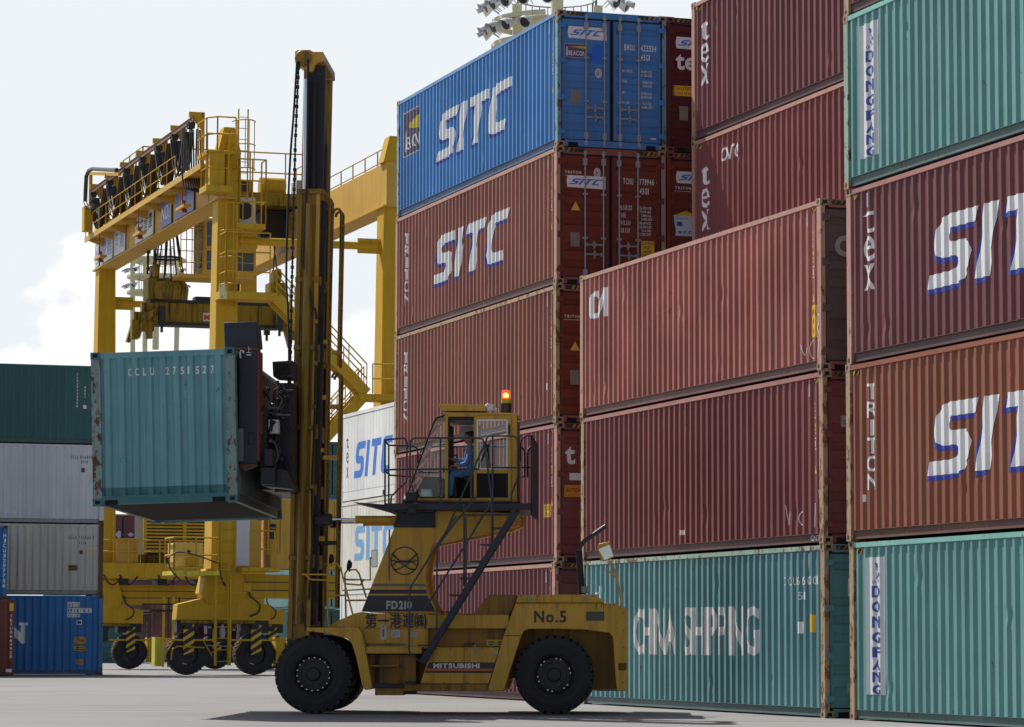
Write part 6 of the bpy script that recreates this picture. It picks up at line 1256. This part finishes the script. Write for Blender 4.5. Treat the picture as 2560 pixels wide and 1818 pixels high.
cb('window', cx0+0.03, TY-2.0, z0+0.3, cx0+0.06, TY-0.7, z1-0.3, m_, 0, cabn)
rails('handrail', [(cx0-0.9, TY-2.2, z0), (cx0+0.05, TY-2.2, z0)], 1.9, 0.02, CYO, cabn, mid=4, step=0.25); cb('cabin_hanger', cx0+0.9, TY-1.8, z1, cx0+1.2, TY-1.5, 19.4, CBK); cb('cabin_hanger', cx1-0.4, TY-1.8, z1, cx1-0.2, TY-1.5, 19.4, CBK)
# spreader hanging on its ropes
sx0, sx1 = CP(376, 785, Y=TY).x, CP(697, 785, Y=TY).x; szb, szt = CP(520, 812, Y=TY).z, CP(520, 762, Y=TY).z
spd = cb('spreader', sx0, TY-0.4, szb, sx1, TY+0.4, szt, CYG, 0.03)
cb('spreader_skirt', sx0, TY-0.45, szb-0.12, sx1, TY+0.45, szb+0.02, CBK, 0, spd); cb('spreader_top', sx0-0.1, TY-0.45, szt, sx1+0.05, TY+0.45, szt+0.12, CBK, 0, spd)
f = Flat(); a_ = CP(508, 800, Y=TY-0.4); 
mb = MB(); mb.box(a_.x-0.02, TY-0.415, a_.z-0.05, a_.x+0.32, TY-0.405, a_.z+0.30); mb.build('maker_plate', plain('plate_white', (0.5, 0.5, 0.5)), spd)
f.text('M', a_.x+0.02, a_.z+0.02, 0.2, 0.26, bold=0.06); f.lay('marking', plain('label_red', (0.4, 0.03, 0.03)), spd, lambda a, z: Vector((a, TY-0.42, z)))
for x, s_ in ((sx0, -1), (sx1, 1)):
    for y in (TY-1.1, TY+1.0):
        mb = MB(); mb.beam((x, y, szb+0.35), (x+s_*0.55, y, szb+0.05), 0.25, 0.5, (0, 1, 0)); mb.beam((x+s_*0.5, y, szb+0.15), (x+s_*0.75, y, szb-0.75), 0.16, 0.3, (0, 1, 0)); mb.box(x-0.1, min(y, TY), szb, x+0.25 if s_ > 0 else x+0.1, max(y, TY)+0.1, szb+0.5)
        mb.build('flipper', CYG, spd)
    for y in (TY-1.15, TY+1.1): mb = MB(); mb.box(x-0.25*s_-0.12, y-0.1, szb-0.25, x-0.25*s_+0.12, y+0.1, szb+0.6); mb.cyl((x-0.25*s_, y, szb-0.5), (x-0.25*s_, y, szb-0.2), 0.06, 8); mb.build('twistlock', CBK, spd)
mb = MB()
for (x0, z0_, x1, z1_, y0_) in ((-0.55, -0.1, 0.2, 0.75, -0.9), (-0.9, -0.45, -0.35, 0.35, -1.0), (0.05, 0.3, 0.35, 1.7, -0.3), (0.45, 0.3, 0.75, 1.9, -0.2), (-1.0, -0.8, -0.7, 0.0, -1.1), (-0.35, -0.75, -0.1, 0.1, -1.0)): mb.box(sx0+x0, TY+y0_, szb+z0_, sx0+x1, TY+y0_+0.35, szb+z1_)
mb.build('end_carriage', CYG, spd); mb = MB()
for (x0, z0_, x1, z1_) in ((0.0, 0.4, 0.3, 1.0), (0.35, -0.6, 0.65, 0.4), (-0.05, -0.25, 0.35, 0.6)): mb.box(sx1+x0, TY-0.9, szb+z0_, sx1+x1, TY-0.5, szb+z1_)
mb.build('end_carriage', CYG, spd)
p0 = CP(418, 760, Y=TY); mb = MB(); mb.lathe([(0.85, 0), (0.9, 0.5), (0.8, 0.75), (0.3, 0.9)], (p0.x, TY, szt+0.1), (0, 0, 1), 20); mb.build('cable_basket', CYG, spd)
mb = MB()
for k in range(8): t_ = k*math.pi/4; mb.tube([(p0.x+0.75*math.cos(t_), TY+0.75*math.sin(t_), szt+0.8), (p0.x+0.38*math.cos(t_), TY+0.38*math.sin(t_), szt+3.0)], 0.035, 5)
for rr, zz in ((0.4, 3.0), (0.6, 1.9)): mb.tube([(p0.x+rr*math.cos(t_*math.pi/8), TY+rr*math.sin(t_*math.pi/8), szt+zz) for t_ in range(17)], 0.045, 5)
mb.build('cable_funnel', CBK, spd)
for px in (385, 690): p_ = CP(px, 740, Y=TY); mb = MB(); mb.box(p_.x-0.35, TY-0.5, szt+0.1, p_.x+0.35, TY+0.5, szt+1.0); mb.lathe([(0.3, -0.1), (0.32, 0), (0.3, 0.1)], (p_.x, TY-0.3, szt+1.3), (1, 0, 0), 16); mb.lathe([(0.3, -0.1), (0.32, 0), (0.3, 0.1)], (p_.x, TY+0.3, szt+1.3), (1, 0, 0), 16); mb.build('sheave_block', CYG, spd)
p_ = CP(520, 740, Y=TY); mb = MB(); mb.box(p_.x-0.6, TY-0.3, szt+0.12, p_.x+1.2, TY+0.3, szt+0.3); mb.box(p_.x+0.3, TY-0.3, szt+0.6, p_.x+1.3, TY+0.3, szt+0.95); mb.tube([(p_.x+0.4, TY, szt), (p_.x+0.4, TY, szt+1.2)], 0.04); mb.build('power_box', CBK, spd)
for px0, px1 in ((366, 368), (374, 370), (380, 385), (394, 388), (423, 415), (672, 690), (697, 685)):
    a, b_ = CP(px0, 540, Y=TY), CP(px1, 745, Y=TY); ct('hoist_rope', [(a.x, TY+rnd.uniform(-.4, .4), 19.4), (b_.x, TY+rnd.uniform(-.4, .4), szt+1.2)], 0.03 if px0 != 423 else 0.05, CBK, n=5)
# machinery on the sills: power pack, cabinets, small platforms
p0, p1 = CP(346, 1440, Y=SP), CP(512, 1300, Y=SP); pp = cb('power_pack', p0.x, SP-1.0, 5.0, p1.x, SP+1.0, 9.2, CBK, 0.02)
mb = MB()
for k in range(27): z_ = 5.15+k*0.148; mb.box(p0.x+0.12, SP-1.09, z_, p0.x+1.75, SP-1.0, z_+0.085); mb.box(p0.x+1.9, SP-1.09, z_, p1.x-0.12, SP-1.0, z_+0.085)
mb.box(p0.x-0.02, SP-1.1, 5.0, p0.x+0.12, SP-1.0, 9.2); mb.box(p0.x+1.75, SP-1.1, 5.0, p0.x+1.9, SP-1.0, 9.2); mb.box(p1.x-0.12, SP-1.1, 5.0, p1.x+0.02, SP-1.0, 9.2); mb.build('shutter', CY, pp); cb('sill_platform', -0.6, SP-1.6, 3.95, WB+0.6, SP+1.1, 4.62, CY)
for x_ in (0.9, 2.6, 4.3, 5.6): cb('platform_mount', x_-0.2, SP-0.6, 3.68, x_+0.2, SP+0.6, 3.97, CBK)
for x_ in (-0.2, 0.5, 2.2, 3.4): ct('hose', [(x_, SP-1.62, 4.1), (x_+0.2, SP-1.65, 3.75), (x_+0.5, SP-1.6, 3.7), (x_+0.8, SP-1.62, 4.05)], 0.035, CBK); cb('engine_base', p0.x-0.3, SP-1.2, 4.62, p1.x+0.2, SP+1.0, 5.0, CYG)
rails('handrail', [(-0.5, SP-1.6, 4.62), (WB, SP-1.6, 4.62)], 1.0, 0.03, CYO)
o = CP(288, 1400, Y=SP-1.0); cb('fuel_tank', o.x, SP-1.4, 4.62, o.x+0.95, SP-0.4, 5.65, CYO, 0.03); rails('handrail', [(o.x-0.2, SP-1.6, 4.62), (o.x+1.0, SP-1.6, 4.62)], 2.1, 0.025, CY)
p0, p1 = CP(433, 1420, Y=-0.7), CP(503, 1358, Y=-0.7); cb('equipment_box', p0.x, -1.0, p0.z+0.05, p1.x, 0.3, p1.z, paint('box_cream_yellow', (0.55, 0.38, 0.08), rust=0.2, seed=75), 0.02)
q = CP(427, 1430, Y=-1.1); cb('platform', q.x, -1.5, q.z-0.12, -0.4, 0.4, q.z+0.03, paint('guard_yellow', (0.50, 0.45, 0.03), rust=0.3, seed=73), 0.01); rails('handrail', [(q.x+0.05, 0.2, q.z), (q.x+0.05, -1.4, q.z), (-0.45, -1.4, q.z)], 1.25, 0.03, CY, step=1.0)
mb = MB(); c_ = CP(472, 1379, Y=-1.01); mb.lathe([(0.06, -0.02), (0.06, 0.02), (0.001, 0.02)], c_, (0, 1, 0), 14); mb.build('dial', CBK, crane); c_ = CP(481, 1404, Y=-1.05); cb('junction_box', c_.x-0.22, -1.12, c_.z-0.14, c_.x+0.22, -1.0, c_.z+0.14, CY, 0.02)
ct('hose', [CP(x, y, Y=-1.55) for x, y in ((452, 1452), (428, 1425), (420, 1400), (430, 1386), (450, 1381), (490, 1388), (545, 1408))], 0.025, CBK)
p0, p1 = CP(588, 1428, Y=-0.5), CP(624, 1240, Y=-0.5); cb('cabinet_door', p0.x, -0.62, 4.0, p1.x, -0.5, 8.2, plain('door_pale', (0.52, 0.52, 0.58), 0.4, var=0.04), 0.01); eh = cb('electrical_house', p0.x-0.1, -0.5, 3.9, CP(653, 1400, Y=-0.5).x, 1.2, 8.25, CYO, 0.02)
p0, p1 = CP(674, 1430, Y=-0.5), CP(856, 1250, Y=-0.5); eh = cb('electrical_house', p0.x, -0.6, 3.9, p1.x, 1.3, p1.z, CYO, 0.02); o = CP(682, 1330, Y=-0.62); cb('window', o.x-0.12, -0.63, o.z-0.3, o.x+0.12, -0.6, o.z+0.3, CBK, 0.01, eh)
for px in (700, 760, 812, 835): o = CP(px, 1300, Y=-0.6); cb('panel_joint', o.x, -0.606, 4.5, o.x+0.02, -0.598, p1.z-0.1, CBK, 0, eh)
q = CP(602, 1438, Y=-1.3); q2 = CP(698, 1438, Y=-1.3); cb('platform', q.x, -1.5, 3.78, q2.x, -0.4, 3.93, CY, 0.01); rails('handrail', [(CP(625, 1430, Y=-1.4).x, -1.4, 3.93), (q2.x-0.2, -1.4, 3.93)], 1.35, 0.03, CY, step=1.1)
o = CP(618, 1468, Y=-0.6); cb('junction_box', o.x-0.17, -0.62, o.z-0.17, o.x+0.17, -0.42, o.z+0.17, CY, 0.03)
for k in range(3): ct('hose', [(o.x-0.17, -0.5, o.z-0.08+0.08*k), (o.x-0.7, -0.5, o.z-0.05+0.06*k), (o.x-1.0, -0.75, o.z+0.3), (o.x-1.1, -0.75, o.z+0.9)], 0.02, CBK)

# loose ironwork low between the wheels
for px_, y_ in ((408, 3.0), (420, 2.4), (432, 3.0), (447, 2.6)):
    a = CP(px_, 1640, Y=4.0); ct('standpipe', [(a.x, 4.0, 0.25), (a.x, 4.0, 2.9)], 0.05 if y_ == 3.0 else 0.035, CY if y_ == 3.0 else CBK)
a, b_ = CP(404, 1600, Y=4.0), CP(450, 1600, Y=4.0); cb('pipe_rack', a.x, 3.9, 1.0, b_.x, 4.1, 1.35, CYO); cb('pipe_rack', a.x-0.5, 3.95, 2.35, b_.x, 4.05, 2.42, CBK); cb('pipe_rack', a.x-0.8, 3.95, 2.6, b_.x, 4.05, 2.66, CBK)
for Y in (0, SP):
    for X in (0, WB):
        for x0, x1, z0, z1 in ((-1.6, -1.0, 1.86, 2.0), (-0.8, 0.5, 1.8, 1.98), (0.8, 1.7, 1.84, 2.0), (-0.25, 0.25, 1.2, 1.8)): cb('gear_cover', X+x0, Y-0.4, z0, X+x1, Y+0.2, z1, CBK, 0.01)
        ct('guard_rail', [(X-1.95, Y-0.5, 0.55), (X-1.9, Y-0.5, 0.95), (X-1.7, Y-0.5, 1.05), (X-0.7, Y-0.5, 1.0)], 0.025, galv() if Y else CY)
a = CP(552, 1590, Y=-0.2); mb = MB(); mb.lathe([(0.09, 0), (0.12, 0.25), (0.05, 0.5)], (a.x, -0.45, 1.35), (0, 0, 1), 12); mb.build('grease_pot', plain('pot_grey', (0.35, 0.36, 0.38)), crane)
# ------------------------------------------------------------------ two lighting towers
CRM = paint('tower_cream', (0.62, 0.58, 0.40), rust=0.1, fade=0.1, streak=0.3, seed=80, dirtc=(0.3, 0.26, 0.15)); LMP = plain('floodlight_grey', (0.62, 0.64, 0.66), 0.4, 0.2, var=0.12); LGL = plain('floodlight_glass', (0.03, 0.035, 0.045), 0.15)
def lamp_mesh():
    mb = MB(); mb.lathe([(0.05, -0.75), (0.10, -0.72), (0.11, -0.5), (0.20, -0.38), (0.33, -0.05), (0.36, 0.10), (0.34, 0.12)], (0, 0, 0), (1, 0, 0), 18)
    pts = []
    for t in range(-80, 81, 20): a = math.radians(t); pts.append((math.sin(a)*0.37, math.cos(a)*0.37))
    b0 = len(mb.v)
    for (y, z) in pts: mb.v += [(0.05, y, z), (0.42-0.12*abs(y), y*1.02, z*1.05)]
    for i in range(len(pts)-1): mb.f.append([b0+2*i, b0+2*i+2, b0+2*i+3, b0+2*i+1]); mb.mi.append(0)
    mb.cur = 1; mb.lathe([(0.33, 0.115), (0.15, 0.14), (0.001, 0.145)], (0, 0, 0), (1, 0, 0), 18, close=False); mb.cur = 0
    for s_ in (-0.16, 0.16): mb.tube([(-0.35, s_, 0), (-0.62, s_, -0.55)], 0.03, 5)
    mb.cyl((-0.9, 0, 0), (-0.6, 0, 0), 0.09, 8)
    return mb.mesh('floodlight')
LM_ = lamp_mesh()
def tower(label, px, d, ztop, r, legs, tiers, k):
    x = (px-1280)*d/FPX; root = empty('lighting_tower', label, 'lighting tower', 'lighting towers of the yard', Matrix.Translation((x, d, 0)))
    for (xb, yb, xt, yt) in legs:
        mb = MB(); mb.tube([(xb, yb, 0), (xt, yt, ztop+1.2)], 0.21, 14); mb.build('leg', CRM, root)
    mb = MB(); mb.tube([(0, 0, ztop-6), (0, 0, ztop+2)], 0.28, 12); mb.build('mast', CRM, root)
    for ti, (dz, angs) in enumerate(tiers):
        z = ztop+dz; mb = MB()
        ring = [(r*math.cos(a), r*math.sin(a)) for a in [i*math.pi/16 for i in range(33)]]; opn = range(23, 28) if k > 0.7 else ()
        for i_, (a, b_) in enumerate(zip(ring[:-1], ring[1:])):
            if i_ not in opn and not (k > 0.7 and (i_ < 6 or i_ > 27)): mb.beam((a[0], a[1], z), (b_[0], b_[1], z), 0.16, 0.2)
        for a, b_ in zip(ring[8:23], ring[9:24]): mb.beam((a[0]*0.62, a[1]*0.62, z), (b_[0]*0.62, b_[1]*0.62, z), 0.5, 0.1)
        for i in range(8): t = i*math.pi/4; mb.beam((0, 0, z), (r*math.cos(t), r*math.sin(t), z), 0.18, 0.2)
        pl_ = mb.build('ring_platform', CRM, root); 
        mb = MB()
        for t in [i*math.pi/14 for i in range(-2, 17)]: mb.tube([(r*0.62*math.cos(t), r*0.62*math.sin(t), z), (r*0.62*math.cos(t), r*0.62*math.sin(t), z+1.1)], 0.02, 4)
        mb.tube([(r*0.62*math.cos(t), r*0.62*math.sin(t), z+1.1) for t in [i*math.pi/14 for i in range(-2, 17)]], 0.03, 5); mb.build('handrail', plain('tower_rail', (0.08, 0.08, 0.07), 0.5), pl_)
        for an in angs:
            a = math.radians(an); M_ = Matrix.Translation(((r+0.75*k*0.6)*math.cos(a), (r+0.45*k)*math.sin(a), z+0.75*k)) @ Matrix.Rotation(a, 4, 'Z') @ Matrix.Rotation(math.radians(28), 4, 'Y') @ Matrix.Scale(k, 4)
            o = link('floodlight', LM_, [LMP, LGL], root, M_)
    return root
tower('cream lighting tower with floodlights, seen far away under the crane girder', 385, 262, 31.2, 2.35, [(-1.45, -0.9, -1.85, -1.1), (-0.85, 0.9, -1.05, 1.1), (1.35, -0.4, 1.9, -0.6)],
    [(1.4, (262, 232, 205, 188, 172)), (0.0, (262, 236, 210, 190, 330)), (-1.3, (258, 232, 208, 188, 320, 350))], 0.6)
mb = MB(); 
tower('cream lighting tower whose floodlights rise above the bright blue container', 1392, 140, 28.1, 2.85, [(-1.4, -0.9, -1.8, -1.1), (0.2, 1.4, 0.2, 1.8), (1.4, -0.6, 1.8, -0.8)],
    [(0.55, (262, 242, 225, 209, 194, 180, 322, 340)), (-0.5, (268, 244, 226, 210, 194, 178, 325, 345))], 0.8)
# ------------------------------------------------------------------ far stacks seen under and beside the crane
def far(label, px, d, tier, body, door=None, txt=None, Lc=12.192):
    x = (px-1280)*d/FPX; P = Vector((x, d, tier*HC)); M_ = Matrix.Translation(P+U*Lc) @ Matrix.Rotation(TH-math.pi/2, 4, 'Z')
    c = container(label, M_, Lc=Lc, body=body, door=door, detail=1, var=tier % 3, group='far container stacks behind the crane')
    if txt == 'tex': f = Flat(); f.text('tex', 0.5, 1.7, 0.5, None, bold=0.03, total=1.4); on_door(c, f, 'lettering', wh())
    if txt == 'col': f = Flat(); f.column('TRITON', Lc-1.6, 2.3, 0.25, 0.3, gap=0.2); on_side(c, f, 'lettering', wh())
    if txt == 'code': f = Flat(); f.text('TGHU 904421', 1.35, 2.3, 0.12, 0.06); f.text('45G1', 1.7, 2.1, 0.12, 0.06); on_door(c, f, 'lettering', wh())
    if txt == 'sq': f = Flat().poly([(0.75, 1.7), (1.0, 1.45), (1.25, 1.7), (1.0, 1.95)]).poly([(1.5, 1.7), (1.7, 1.55), (1.9, 1.7), (1.7, 1.85)]); on_door(c, f, 'logo', plain('marking_sky', (0.4, 0.5, 0.65)))
    return c
P_fw = paint('far_maroon', (0.14, 0.045, 0.055), rust=0.05, seed=90); P_fg = paint('far_dark_green', (0.045, 0.12, 0.11), rust=0.05, seed=91); P_ft = paint('far_pale_teal', (0.20, 0.36, 0.36), rust=0.05, seed=92); P_fb = paint('far_blue', (0.05, 0.15, 0.42), rust=0.05, seed=93); P_fo = paint('far_pale_orange', (0.45, 0.28, 0.15), rust=0.05, seed=94); P_fr = paint('far_brick', (0.24, 0.09, 0.08), rust=0.05, seed=95); P_fgr = paint('far_slate', (0.13, 0.15, 0.17), rust=0.05, seed=96)
rows = [
    ('far dark green container at ground level, just right of the left stack', 205, 178, 0, P_fg, 'code'), ('far pale teal container above the dark green one, right of the left stack', 205, 178, 1, P_ft, None),
    ('far slate grey container at ground level, behind the crane wheel beside the left stack', 300, 208, 0, P_fgr, 'code'), ('far dark green container seen just above the slate grey one', 300, 208, 1, P_fg, None), ('far wine coloured container with two small diamond logos, seen below the lifted container', 283, 150, 3-0, P_maroon2, 'sq'),
    ('far brick red container at ground level, lettered down its side, between the crane wheels', 385, 186, 0, P_fr, 'col'), ('far brick red container on top of the lettered one, between the crane wheels', 385, 186, 1, P_fr, None), ('far pale orange container above the brick red ones', 385, 186, 2, P_fo, None),
    ('far maroon container with short white lettering, at ground level behind the front crane wheels', 500, 192, 0, P_fw, 'tex'), ('far pale teal container above the one with short white lettering', 500, 192, 1, P_ft, None), ('far maroon container three up, behind the crane legs', 500, 192, 2, P_fw, None),
    ('far pale teal container at ground level, left of the forklift mast', 668, 184, 0, P_fw, None), ('far pale teal container in the second layer, left of the forklift mast', 668, 184, 1, P_ft, None), ('far brick red container in the third layer, left of the forklift mast', 668, 184, 2, P_fr, None), ('far pale teal container in the fourth layer, left of the forklift mast', 668, 184, 3, P_ft, None),
    ('far dark green container at ground level, right of the forklift mast', 775, 165, 0, P_fg, None), ('far pale teal container in the second layer, right of the forklift mast', 775, 165, 1, P_ft, None), ('far blue container in the third layer, right of the forklift mast', 775, 165, 2, P_fb, None), ('far dark green container showing its top edge beside the upper white refrigerated one', 775, 165, 3, P_fg, None)]
rows[11] = ('far maroon container at ground level, left of the forklift mast',)+rows[11][1:]
for lb, px, d, tier, P_, tx in rows:
    if 'diamond' in lb: far(lb, 258, 188, 2, paint('far_plum', (0.13, 0.05, 0.075), rust=0.05, seed=97), txt=tx); continue
    far(lb, px, d, tier, P_, txt=tx)
# ------------------------------------------------------------------ hard hat on the dashboard
q = TP(*ZB(622, 1206), 0.56); HM = TM @ Matrix.Translation(q)
hat = empty('hard_hat', 'pale mint hard hat lying behind the cab windscreen', 'hard hat', None, HM)
mb = MB(); mb.lathe([(0.118, 0.0), (0.117, 0.03), (0.112, 0.06), (0.099, 0.09), (0.078, 0.113), (0.045, 0.13), (0.001, 0.136)], (0, 0, 0), (0, 0, 1), 24, close=False); HATM = plain('hat_mint', (0.55, 0.72, 0.66), 0.3, var=0.03); mb.build('shell', HATM, hat)
mb = MB(); mb.lathe([(0.118, 0.008), (0.148, -0.002), (0.148, 0.004), (0.118, 0.016)], (0.01, 0, 0), (0, 0, 1), 24, close=False); mb.build('brim', HATM, hat)
mb = MB(); mb.box(-0.09, -0.012, 0.09, 0.09, 0.012, 0.134); mb.build('ridge', HATM, hat, bevel=0.01)
mb = MB(); q = TP(*ZB(610, 1208), 0.9); tray = tbox('dashboard', ZB, 440, 1206, 818, 1222, CI+0.05, CO-0.05, GRS, 0, cab)
# ------------------------------------------------------------------ the driver
def J(x, y, c): p = TP(*ZB(x, y), c); return Vector(p)
CC = 1.05
joints = {}; edges = []; radii = {}; kinds = {}
def jn(n, v, r, kind, par=None):
    joints[n] = Vector(v); radii[n] = r if isinstance(r, tuple) else (r, r); kinds[n] = kind
    if par: edges.append((par, n))
jn('pelvis', J(1125, 955, CC), 0.125, 'trousers'); jn('waist', J(1118, 880, CC), (0.115, 0.14), 'jacket', 'pelvis'); jn('chest', J(1112, 770, CC), (0.115, 0.17), 'jacket', 'waist'); jn('upper', J(1108, 700, CC), (0.085, 0.13), 'jacket', 'chest'); jn('neck', J(1098, 655, CC), 0.05, 'skin', 'upper'); jn('skull', J(1090, 605, CC), 0.078, 'skin', 'neck'); jn('crown', J(1088, 552, CC), 0.085, 'skin', 'skull')
for s_, sg in (('n', -1), ('f', 1)):
    jn('sh'+s_, J(1108, 705, CC+sg*0.16), 0.068, 'jacket', 'upper')
    if s_ == 'n': jn('el'+s_, J(1055, 850, CC+sg*0.22), 0.050, 'jacket', 'sh'+s_); jn('fa'+s_, J(990, 865, CC+sg*0.17), 0.042, 'jacket', 'el'+s_); jn('wr'+s_, J(945, 872, CC+sg*0.14), 0.028, 'skin', 'fa'+s_); w = J(932, 874, CC+sg*0.13); dirv = Vector((-1, 0, -0.12))
    else: jn('el'+s_, J(1040, 830, CC+sg*0.20), 0.050, 'jacket', 'sh'+s_); jn('fa'+s_, J(960, 818, CC+sg*0.10), 0.042, 'jacket', 'el'+s_); jn('wr'+s_, J(915, 808, CC+sg*0.06), 0.028, 'skin', 'fa'+s_); w = J(900, 800, CC+sg*0.05); dirv = Vector((-1, 0, 0.25))
    jn('pa'+s_, w, (0.022, 0.032), 'skin', 'wr'+s_); dirv.normalize(); side = Vector((0, 1, 0)); nrm = dirv.cross(side)
    for k, (off, ln) in enumerate(((-0.030, 0.060), (-0.010, 0.070), (0.010, 0.066), (0.029, 0.052))):
        b0_ = w+dirv*0.035+side*off; a1 = b0_+dirv*ln*0.5-nrm*0.004*sg*0; a2 = b0_+dirv*ln*0.8+Vector((0, 0, -0.022)); a3 = b0_+dirv*ln*0.75+Vector((0, 0, -0.045))
        jn(f'k{s_}{k}', b0_, 0.010, 'skin', 'pa'+s_); jn(f'm{s_}{k}', a1, 0.009, 'skin', f'k{s_}{k}'); jn(f'd{s_}{k}', a2, 0.008, 'skin', f'm{s_}{k}'); jn(f't{s_}{k}', a3, 0.007, 'skin', f'd{s_}{k}')
    t0 = w-side*sg*(-1)*0.0+Vector((0, -sg*0.026, 0)); jn('th1'+s_, t0+dirv*0.004+Vector((0, -sg*0.012, -0.008)), 0.011, 'skin', 'pa'+s_); jn('th2'+s_, t0+dirv*0.035+Vector((0, -sg*0.028, -0.018)), 0.009, 'skin', 'th1'+s_)
    jn('hp'+s_, J(1110, 968, CC+sg*0.10), 0.098, 'trousers', 'pelvis'); kx = 900 if s_ == 'n' else 925
    jn('th'+s_, J(1010, 955, CC+sg*0.13), 0.090, 'trousers', 'hp'+s_); jn('kn'+s_, J(kx, 962, CC+sg*0.14), 0.066, 'trousers', 'th'+s_); jn('ca'+s_, J(kx-8, 1065, CC+sg*0.14), 0.058, 'trousers', 'kn'+s_); jn('an'+s_, J(kx-18, 1180, CC+sg*0.14), 0.046, 'trousers', 'ca'+s_); jn('he'+s_, J(kx-14, 1212, CC+sg*0.14), 0.042, 'shoe', 'an'+s_); jn('to'+s_, J(kx-85, 1222, CC+sg*0.14), 0.034, 'shoe', 'he'+s_)
names = list(joints); idx = {n: i for i, n in enumerate(names)}
org = joints['pelvis'].copy(); me = bpy.data.meshes.new('skel'); me.from_pydata([joints[n]-org for n in names], [(idx[a], idx[b_]) for a, b_ in edges], [])
so = bpy.data.objects.new('skel', me); COL.objects.link(so); sk = so.modifiers.new('s', 'SKIN'); sd = so.modifiers.new('u', 'SUBSURF'); sd.levels = 2; sd.render_levels = 2
for i, n in enumerate(names): me.skin_vertices[0].data[i].radius = radii[n]; me.skin_vertices[0].data[i].use_root = (n == 'pelvis')
dg = bpy.context.evaluated_depsgraph_get(); dg.update(); bmh = bpy.data.meshes.new_from_object(so.evaluated_get(dg)); bpy.data.objects.remove(so)
kn = ['skin', 'jacket', 'trousers', 'shoe']; order = [(joints[a]-org, joints[b_]-org, kinds[a], kinds[b_]) for a, b_ in edges]
def nearest(p):
    best = (9, 'skin')
    for a, b_, ka, kb in order:
        ab = b_-a; t = max(0, min(1, (p-a).dot(ab)/max(ab.length_squared, 1e-9))); dd = (p-(a+ab*t)).length
        if dd < best[0]: best = (dd, kb if t > 0.45 else ka)
    return best[1]
person = empty('person', 'driver in blue work clothes sitting in the cab, hands forward on the controls', 'person', None, TM @ Matrix.Translation(org))
for p in bmh.polygons: p.material_index = kn.index(nearest(p.center)); p.use_smooth = True
SKIN = plain('skin_tanned', (0.38, 0.21, 0.14), 0.5, var=0.06); JK = plain('jacket_blue', (0.12, 0.25, 0.52), 0.8, var=0.15, scale=12); TR = plain('trousers_blue', (0.085, 0.22, 0.42), 0.8, var=0.15, scale=12); SH = plain('shoe_black', (0.01, 0.01, 0.012), 0.5)
body = link('body', bmh, [SKIN, JK, TR, SH], person)
# face, ears, hair
hc = J(1090, 585, CC)-org; ff = Vector((-1, 0, -0.05))
def blob(name, pts, mat, parent=person):
    mb = MB()
    for c_, r_ in pts:
        vs = []; n1_, n2_ = 8, 12; b0 = len(mb.v)
        for i in range(1, n1_):
            for j in range(n2_): a1_ = math.pi*i/n1_; a2_ = 2*math.pi*j/n2_; mb.v.append((c_[0]+r_[0]*math.sin(a1_)*math.cos(a2_), c_[1]+r_[1]*math.sin(a1_)*math.sin(a2_), c_[2]+r_[2]*math.cos(a1_)))
        for i in range(n1_-2):
            for j in range(n2_): mb.f.append([b0+i*n2_+j, b0+(i+1)*n2_+j, b0+(i+1)*n2_+(j+1) % n2_, b0+i*n2_+(j+1) % n2_]); mb.mi.append(0)
        mb.f.append([b0+j for j in range(n2_)]); mb.mi.append(0); mb.f.append([b0+(n1_-2)*n2_+j for j in range(n2_)]); mb.mi.append(0)
    return mb.build(name, mat, parent, sharp=80)
blob('face', [(hc+Vector((-0.015, 0, 0.02)), (0.088, 0.074, 0.105)), (hc+Vector((-0.055, 0, -0.06)), (0.040, 0.046, 0.035)), (hc+Vector((-0.105, 0, -0.005)), (0.018, 0.013, 0.026)), (hc+Vector((-0.092, 0, -0.048)), (0.010, 0.022, 0.006)), (hc+Vector((0.005, -0.078, -0.005)), (0.016, 0.01, 0.03)), (hc+Vector((0.005, 0.078, -0.005)), (0.016, 0.01, 0.03))], SKIN)
blob('eye', [(hc+Vector((-0.084, -0.032, 0.018)), (0.012, 0.012, 0.009))], plain('eye_dark', (0.02, 0.015, 0.01), 0.2)); blob('eye', [(hc+Vector((-0.084, 0.032, 0.018)), (0.012, 0.012, 0.009))], MATS['eye_dark'])
blob('hair', [(hc+Vector((0.012, 0, 0.060)), (0.090, 0.080, 0.082)), (hc+Vector((0.045, 0, 0.0)), (0.062, 0.074, 0.085)), (hc+Vector((-0.05, 0, 0.088)), (0.045, 0.06, 0.035))], plain('hair_dark', (0.022, 0.017, 0.014), 0.6, var=0.4, scale=60))
tp = joints['upper']-org; blob('collar', [(tp+Vector((-0.01, 0, 0.045)), (0.072, 0.078, 0.03))], JK)
f = Flat(); blob('sleeve_stripe', [(joints['shn']-org+Vector((-0.012, -0.050, -0.09)), (0.012, 0.02, 0.12))], plain('stripe_pale', (0.45, 0.55, 0.7), 0.7))
